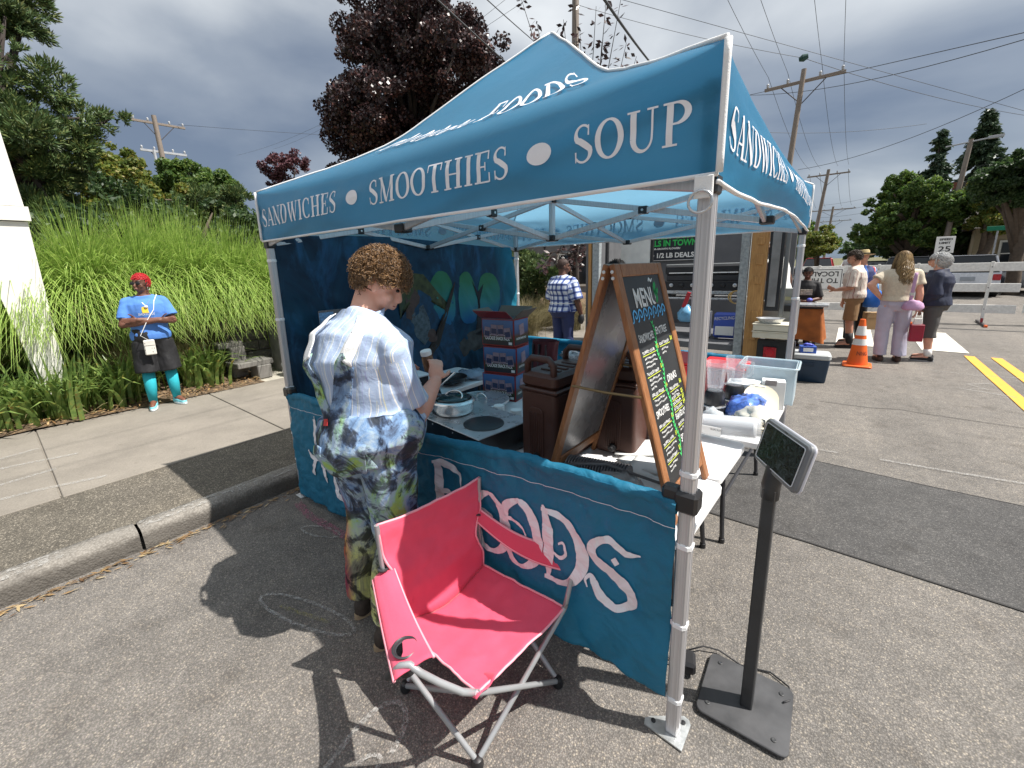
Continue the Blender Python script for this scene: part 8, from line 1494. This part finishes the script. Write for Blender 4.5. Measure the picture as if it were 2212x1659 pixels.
# ornamental grass on the bank
def blades(base, n, h_, spread, w_, seed, lean=(0, 0), segs=6, droop=1.0):
    g = np.random.default_rng(seed); a = g.uniform(0, 2*np.pi, n); r0 = np.abs(g.normal(0, .16, n)); root = np.stack([base[0]+r0*np.cos(a), base[1]+r0*np.sin(a), np.full(n, base[2])], 1); az = a+g.normal(0, .5, n); L_ = h_*g.uniform(.65, 1.15, n); sp = spread*g.uniform(.15, 1.2, n)
    dx = np.cos(az)*sp+lean[0]; dy = np.sin(az)*sp+lean[1]; side = np.stack([-np.sin(az), np.cos(az), g.normal(0, .3, n)], 1); side /= np.linalg.norm(side, axis=1)[:, None]; Q = []; prev = None
    for i in range(segs+1):
        s_ = i/segs; z_ = L_*(s_*1.15-droop*.55*(sp/spread)*s_**3.2); p = root+np.stack([dx*s_**1.8, dy*s_**1.8, z_], 1); ww = w_*(1-s_**2.2)*.5+.0006; cur = (p-side*ww, p+side*ww)
        if prev is not None: Q.append(np.stack([prev[0], prev[1], cur[1], cur[0]], 1))
        prev = cur
    return np.concatenate(Q)
def grass_mat(name, stops):
    t = NT(name); g = t.n('ShaderNodeNewGeometry'); c = t.ramp(t.noise(14, 2, vec=g.outputs['Position']), stops); t.l(c, t.p.inputs['Base Color']); t.p.inputs['Roughness'].default_value = .4; trn = t.n('ShaderNodeBsdfTranslucent'); t.l(c, trn.inputs[0]); ms = t.n('ShaderNodeMixShader', {0: .4}); t.l(t.p.outputs[0], ms.inputs[1]); t.l(trn.outputs[0], ms.inputs[2]); t.l(ms.outputs[0], t.o.inputs[0]); return t.m
M_GRASS = grass_mat('silver_grass', [(.3, (.20, .33, .07)), (.55, (.36, .50, .11)), (.75, (.56, .62, .22))]); M_IRIS = grass_mat('iris_leaf', [(.3, (.11, .20, .05)), (.58, (.24, .34, .09)), (.68, (.30, .30, .07)), (.76, (.36, .22, .07))]); M_DRY = grass_mat('dry_grass', [(.3, (.16, .15, .08)), (.7, (.36, .30, .16))])
GL_ = ['at the far left beside the white pylon', 'left of the red haired woman', 'directly behind the red haired woman', 'right of the red haired woman', 'above the block retaining wall', 'closest to the tent leg', 'at the back over the wall']
for i, (x_, y_, h_, n_) in enumerate(((-8.5, -1.0, 1.9, 1500), (-8.5, -.35, 2.05, 1700), (-8.6, .30, 2.1, 1800), (-8.5, .95, 2.05, 1700), (-8.4, 1.55, 1.95, 1700), (-8.1, 2.15, 1.8, 1500), (-9.3, .9, 2.3, 1200))):
    t = thing('ornamental_grass', 'arching bright green ornamental grass '+GL_[i], 'grass plant', (x_, y_, .5), 0, 'ornamental grass clumps'); npmesh('blades', blades((x_, y_, .5), int(n_*1.7), h_*1.06, 1.30, .019, 100+i, (.34, 0), 7, 1.45), 4, M_GRASS, t); npmesh('dry_blades', blades((x_, y_, .5), 130, h_*.8, 1.2, .014, 150+i, (.3, 0), 6, 1.3), 4, M_DRY, t)
ir = [(-7.75, -1.75), (-7.1, -1.55), (-7.05, -1.28), (-6.95, -.95), (-7.35, -.75), (-7.0, -.45), (-7.25, -.25), (-7.9, -1.0), (-7.3, .42), (-7.15, .62), (-7.55, .75), (-7.0, -1.9), (-8.2, -1.7)]
lbl = ['at the frame edge', 'front row left', 'behind the front row', 'nearest the pavement at left', 'second from the woman', 'just left of the woman', 'touching her leg', 'under the grass mound', 'right behind her heel', 'right of her turquoise socks', 'beside the concrete bench', 'lowest at left edge', 'by the pylon foot']
for i, (x_, y_) in enumerate(ir):
    t = thing('iris_plant', 'sword leaved iris clump with yellowing tips '+lbl[i], 'plant', (x_, y_, .17), 0, 'iris clumps'); npmesh('leaves', blades((x_, y_, .16), 64, .70, .46, .048, 200+i, (.06, 0), 5, .9), 4, M_IRIS, t); npmesh('dead_leaves', blades((x_, y_, .16), 9, .25, .35, .03, 250+i, (.1, 0), 4, 1.6), 4, M_DRY, t)
for i, (x_, y_, z_) in enumerate(((-7.6, -.15, .3), (-7.6, .45, .3), (-7.9, .9, .35))): t = thing('dry_grass', 'fine dry tan grass tuft '+('left behind the woman', 'right behind the woman', 'against the block wall')[i], 'grass plant', (x_, y_, z_), 0, 'dry grass tufts'); npmesh('blades', blades((x_, y_, z_), 500, .75, .5, .006, 300+i, (.05, 0), 4, .8), 4, M_DRY, t)
for i, (x_, y_, r_) in enumerate(((-8.3, -1.55, .4), (-7.7, -2.1, .35), (-9.0, -2.2, .5), (-7.6, -1.5, .28))): t = thing('low_shrub', 'low leafy shrub '+('under the white pylon', 'at the lower left frame edge', 'behind the pylon', 'between irises and pylon')[i], 'shrub', (x_, y_, .2), 0, 'low shrubs'); npmesh('leaves', leaves([((x_, y_, .35+r_*.4), (r_, r_*1.2, r_*.7))], 2200, .075, aspect=.55, sub=20, seed=70+i), 4, L_GREEN if i % 2 else L_YEL, t); MB().tube([(x_, y_, .1), (x_, y_, .5)], .015).build('stem', M_BARK, t)
for i, (x_, y_) in enumerate(((-6.0, 7.6), (-5.5, 6.6), (-6.2, 8.6), (-5.2, 8.2))): t = thing('dry_grass', 'sunlit dry roadside grass '+('left of the plaid shirt man', 'low beside the plaid shirt man', 'under the bushy pine', 'at the foot of the tagged pole')[i], 'grass plant', (x_, y_, .13), 0, 'roadside grass tufts'); npmesh('blades', blades((x_, y_, .13), 900, .85, .55, .008, 340+i, (0, 0), 4, .8), 4, M_DRY, t)
# litter and leaves on the mulch and gutter
g = np.random.default_rng(91); n = 1500; p = np.stack([g.uniform(-7.6, -6.55, n), g.uniform(-2.4, 1.2, n), np.full(n, .19)], 1); a = g.uniform(0, 6.28, n); d = np.stack([np.cos(a), np.sin(a), g.normal(0, .2, n)], 1); e_ = np.stack([-np.sin(a), np.cos(a), g.normal(0, .2, n)], 1); s_ = g.uniform(.012, .04, n)[:, None]
o = npmesh('mulch_litter', np.stack([p-d*s_, p+e_*s_*.3, p+d*s_, p-e_*s_*.3], 1), 4, leaf_mat('dead_leaf', [(0, (.10, .05, .025)), (.7, (.30, .19, .09)), (1, (.45, .36, .22))], .1)); tag(o, 'dry leaf litter and bark chips along the planting bed edge', 'litter', kind='stuff')
n = 420; y_ = g.uniform(-2.6, .4, n); p = np.stack([-3.10+np.abs(g.normal(0, .05, n)), y_, np.full(n, .012)], 1); a = g.normal(1.45, .5, n); d = np.stack([np.cos(a), np.sin(a), g.normal(0, .1, n)], 1); e_ = np.stack([-np.sin(a), np.cos(a), g.normal(0, .2, n)], 1); s_ = g.uniform(.008, .035, n)[:, None]
o = npmesh('gutter_litter', np.stack([p-d*s_, p+e_*s_*.22, p+d*s_, p-e_*s_*.22], 1), 4, bpy.data.materials['dead_leaf']); tag(o, 'dry needles and grit collected along the kerb', 'litter', kind='stuff')
# ---------------------------------------------------------------- garden built things at left
M_BLOCK = concrete_mat('split_block', (.19, .18, .165), 3.); rw = thing('retaining_wall', 'grey split-face block retaining wall under the ornamental grass', 'wall', (-7.75, 1.7, .1))
for r_ in range(5):
    for j in range(6):
        y_ = .95+j*.44+(.22 if r_ % 2 else 0); nn = MB(); cx_ = -7.72-.03*r_
        if y_ > 3.4: continue
        def bf(u, v, y_=y_, r_=r_, cx_=cx_): e_ = min(1, 6*min(u, 1-u), 6*min(v, 1-v)); return Vector((cx_+.02*e_+.022*e_*fbm((u*3+j*7, v*3+r_*5, 2), 1), y_-.215+.43*u, .10+r_*.185+.18*v))
        nn.sheet(bf, 10, 6, .12); nn.build('block', M_BLOCK, rw)
cb_ = thing('utility_cabinet', 'grey steel utility cabinet beside the retaining wall', 'cabinet', (-7.35, 2.0, .13)); M_CAB = mat('cabinet_steel', (.34, .34, .32), .45, .4, var=.25, scale=6); MB().box((-7.3, 2.0, .62), (.42, .62, .98), b=.01).build('case', M_CAB, cb_); MB().box((-7.3, 2.0, 1.13), (.46, .66, .04), b=.008).build('lid', M_CAB, cb_); MB().box((-7.08, 2.0, .95), (.02, .05, .09), b=.004).build('latch', M_STEELD, cb_); MB().box((-7.085, 2.0, .6), (.012, .54, .84), b=.003).build('door', M_CAB, cb_)
bn = thing('concrete_bench', 'low concrete slab bench on stone blocks by the irises', 'bench', (-7.15, 1.15, .14)); MB().box((-7.1, 1.18, .40), (.42, .55, .085), R(6), b=.01).build('seat_slab', M_BLOCK, bn); MB().box((-7.0, 1.30, .25), (.26, .22, .22), R(6), b=.012).build('support', M_BLOCK, bn); MB().box((-7.3, 1.05, .42), (.3, .22, .5), R(3), b=.012).build('support', M_BLOCK, bn); MB().box((-7.35, .98, .70), (.3, .36, .09), R(3), b=.012).build('seat_slab', M_BLOCK, bn)
t = thing('plastic_sack', 'crumpled white plastic sack on the pavement behind tent leg', 'sack', (-6.75, 1.75, .14)); mb = MB(); lump(mb, (-6.75, 1.72, .14), (.16, .18, .20), 121, .4); mb.build('sack', mat('white_sack', (.62, .62, .62), .35, var=.15), t, smooth=True)
py = thing('sign_pylon', 'tapered white painted sign pylon at the left frame edge', 'pylon', (-7.45, -1.0, .2)); M_PYL = mat('pylon_white', (.78, .76, .70), .6, var=.06)
PX = -7.45
def pyl(z0, z1, ya0, yb0, ya1, yb1, d0=.36): return [(PX-d0/2, ya0, z0), (PX+d0/2, ya0, z0), (PX+d0/2, yb0, z0), (PX-d0/2, yb0, z0), (PX-d0/2, ya1, z1), (PX+d0/2, ya1, z1), (PX+d0/2, yb1, z1), (PX-d0/2, yb1, z1)]
BF = [(3, 2, 1, 0), (4, 5, 6, 7), (0, 1, 5, 4), (1, 2, 6, 5), (2, 3, 7, 6), (3, 0, 4, 7)]
MB().add(pyl(.1, 2.48, -1.06, -.88, -1.35, -.88), BF).build('lower_shaft', M_PYL, py); MB().add(pyl(2.49, 2.65, -1.38, -.85, -1.40, -.85, .44), BF).build('ledge', M_PYL, py); MB().add(pyl(2.66, 5.2, -1.42, -.88, -1.65, -1.0, .36), BF).build('upper_shaft', M_PYL, py)
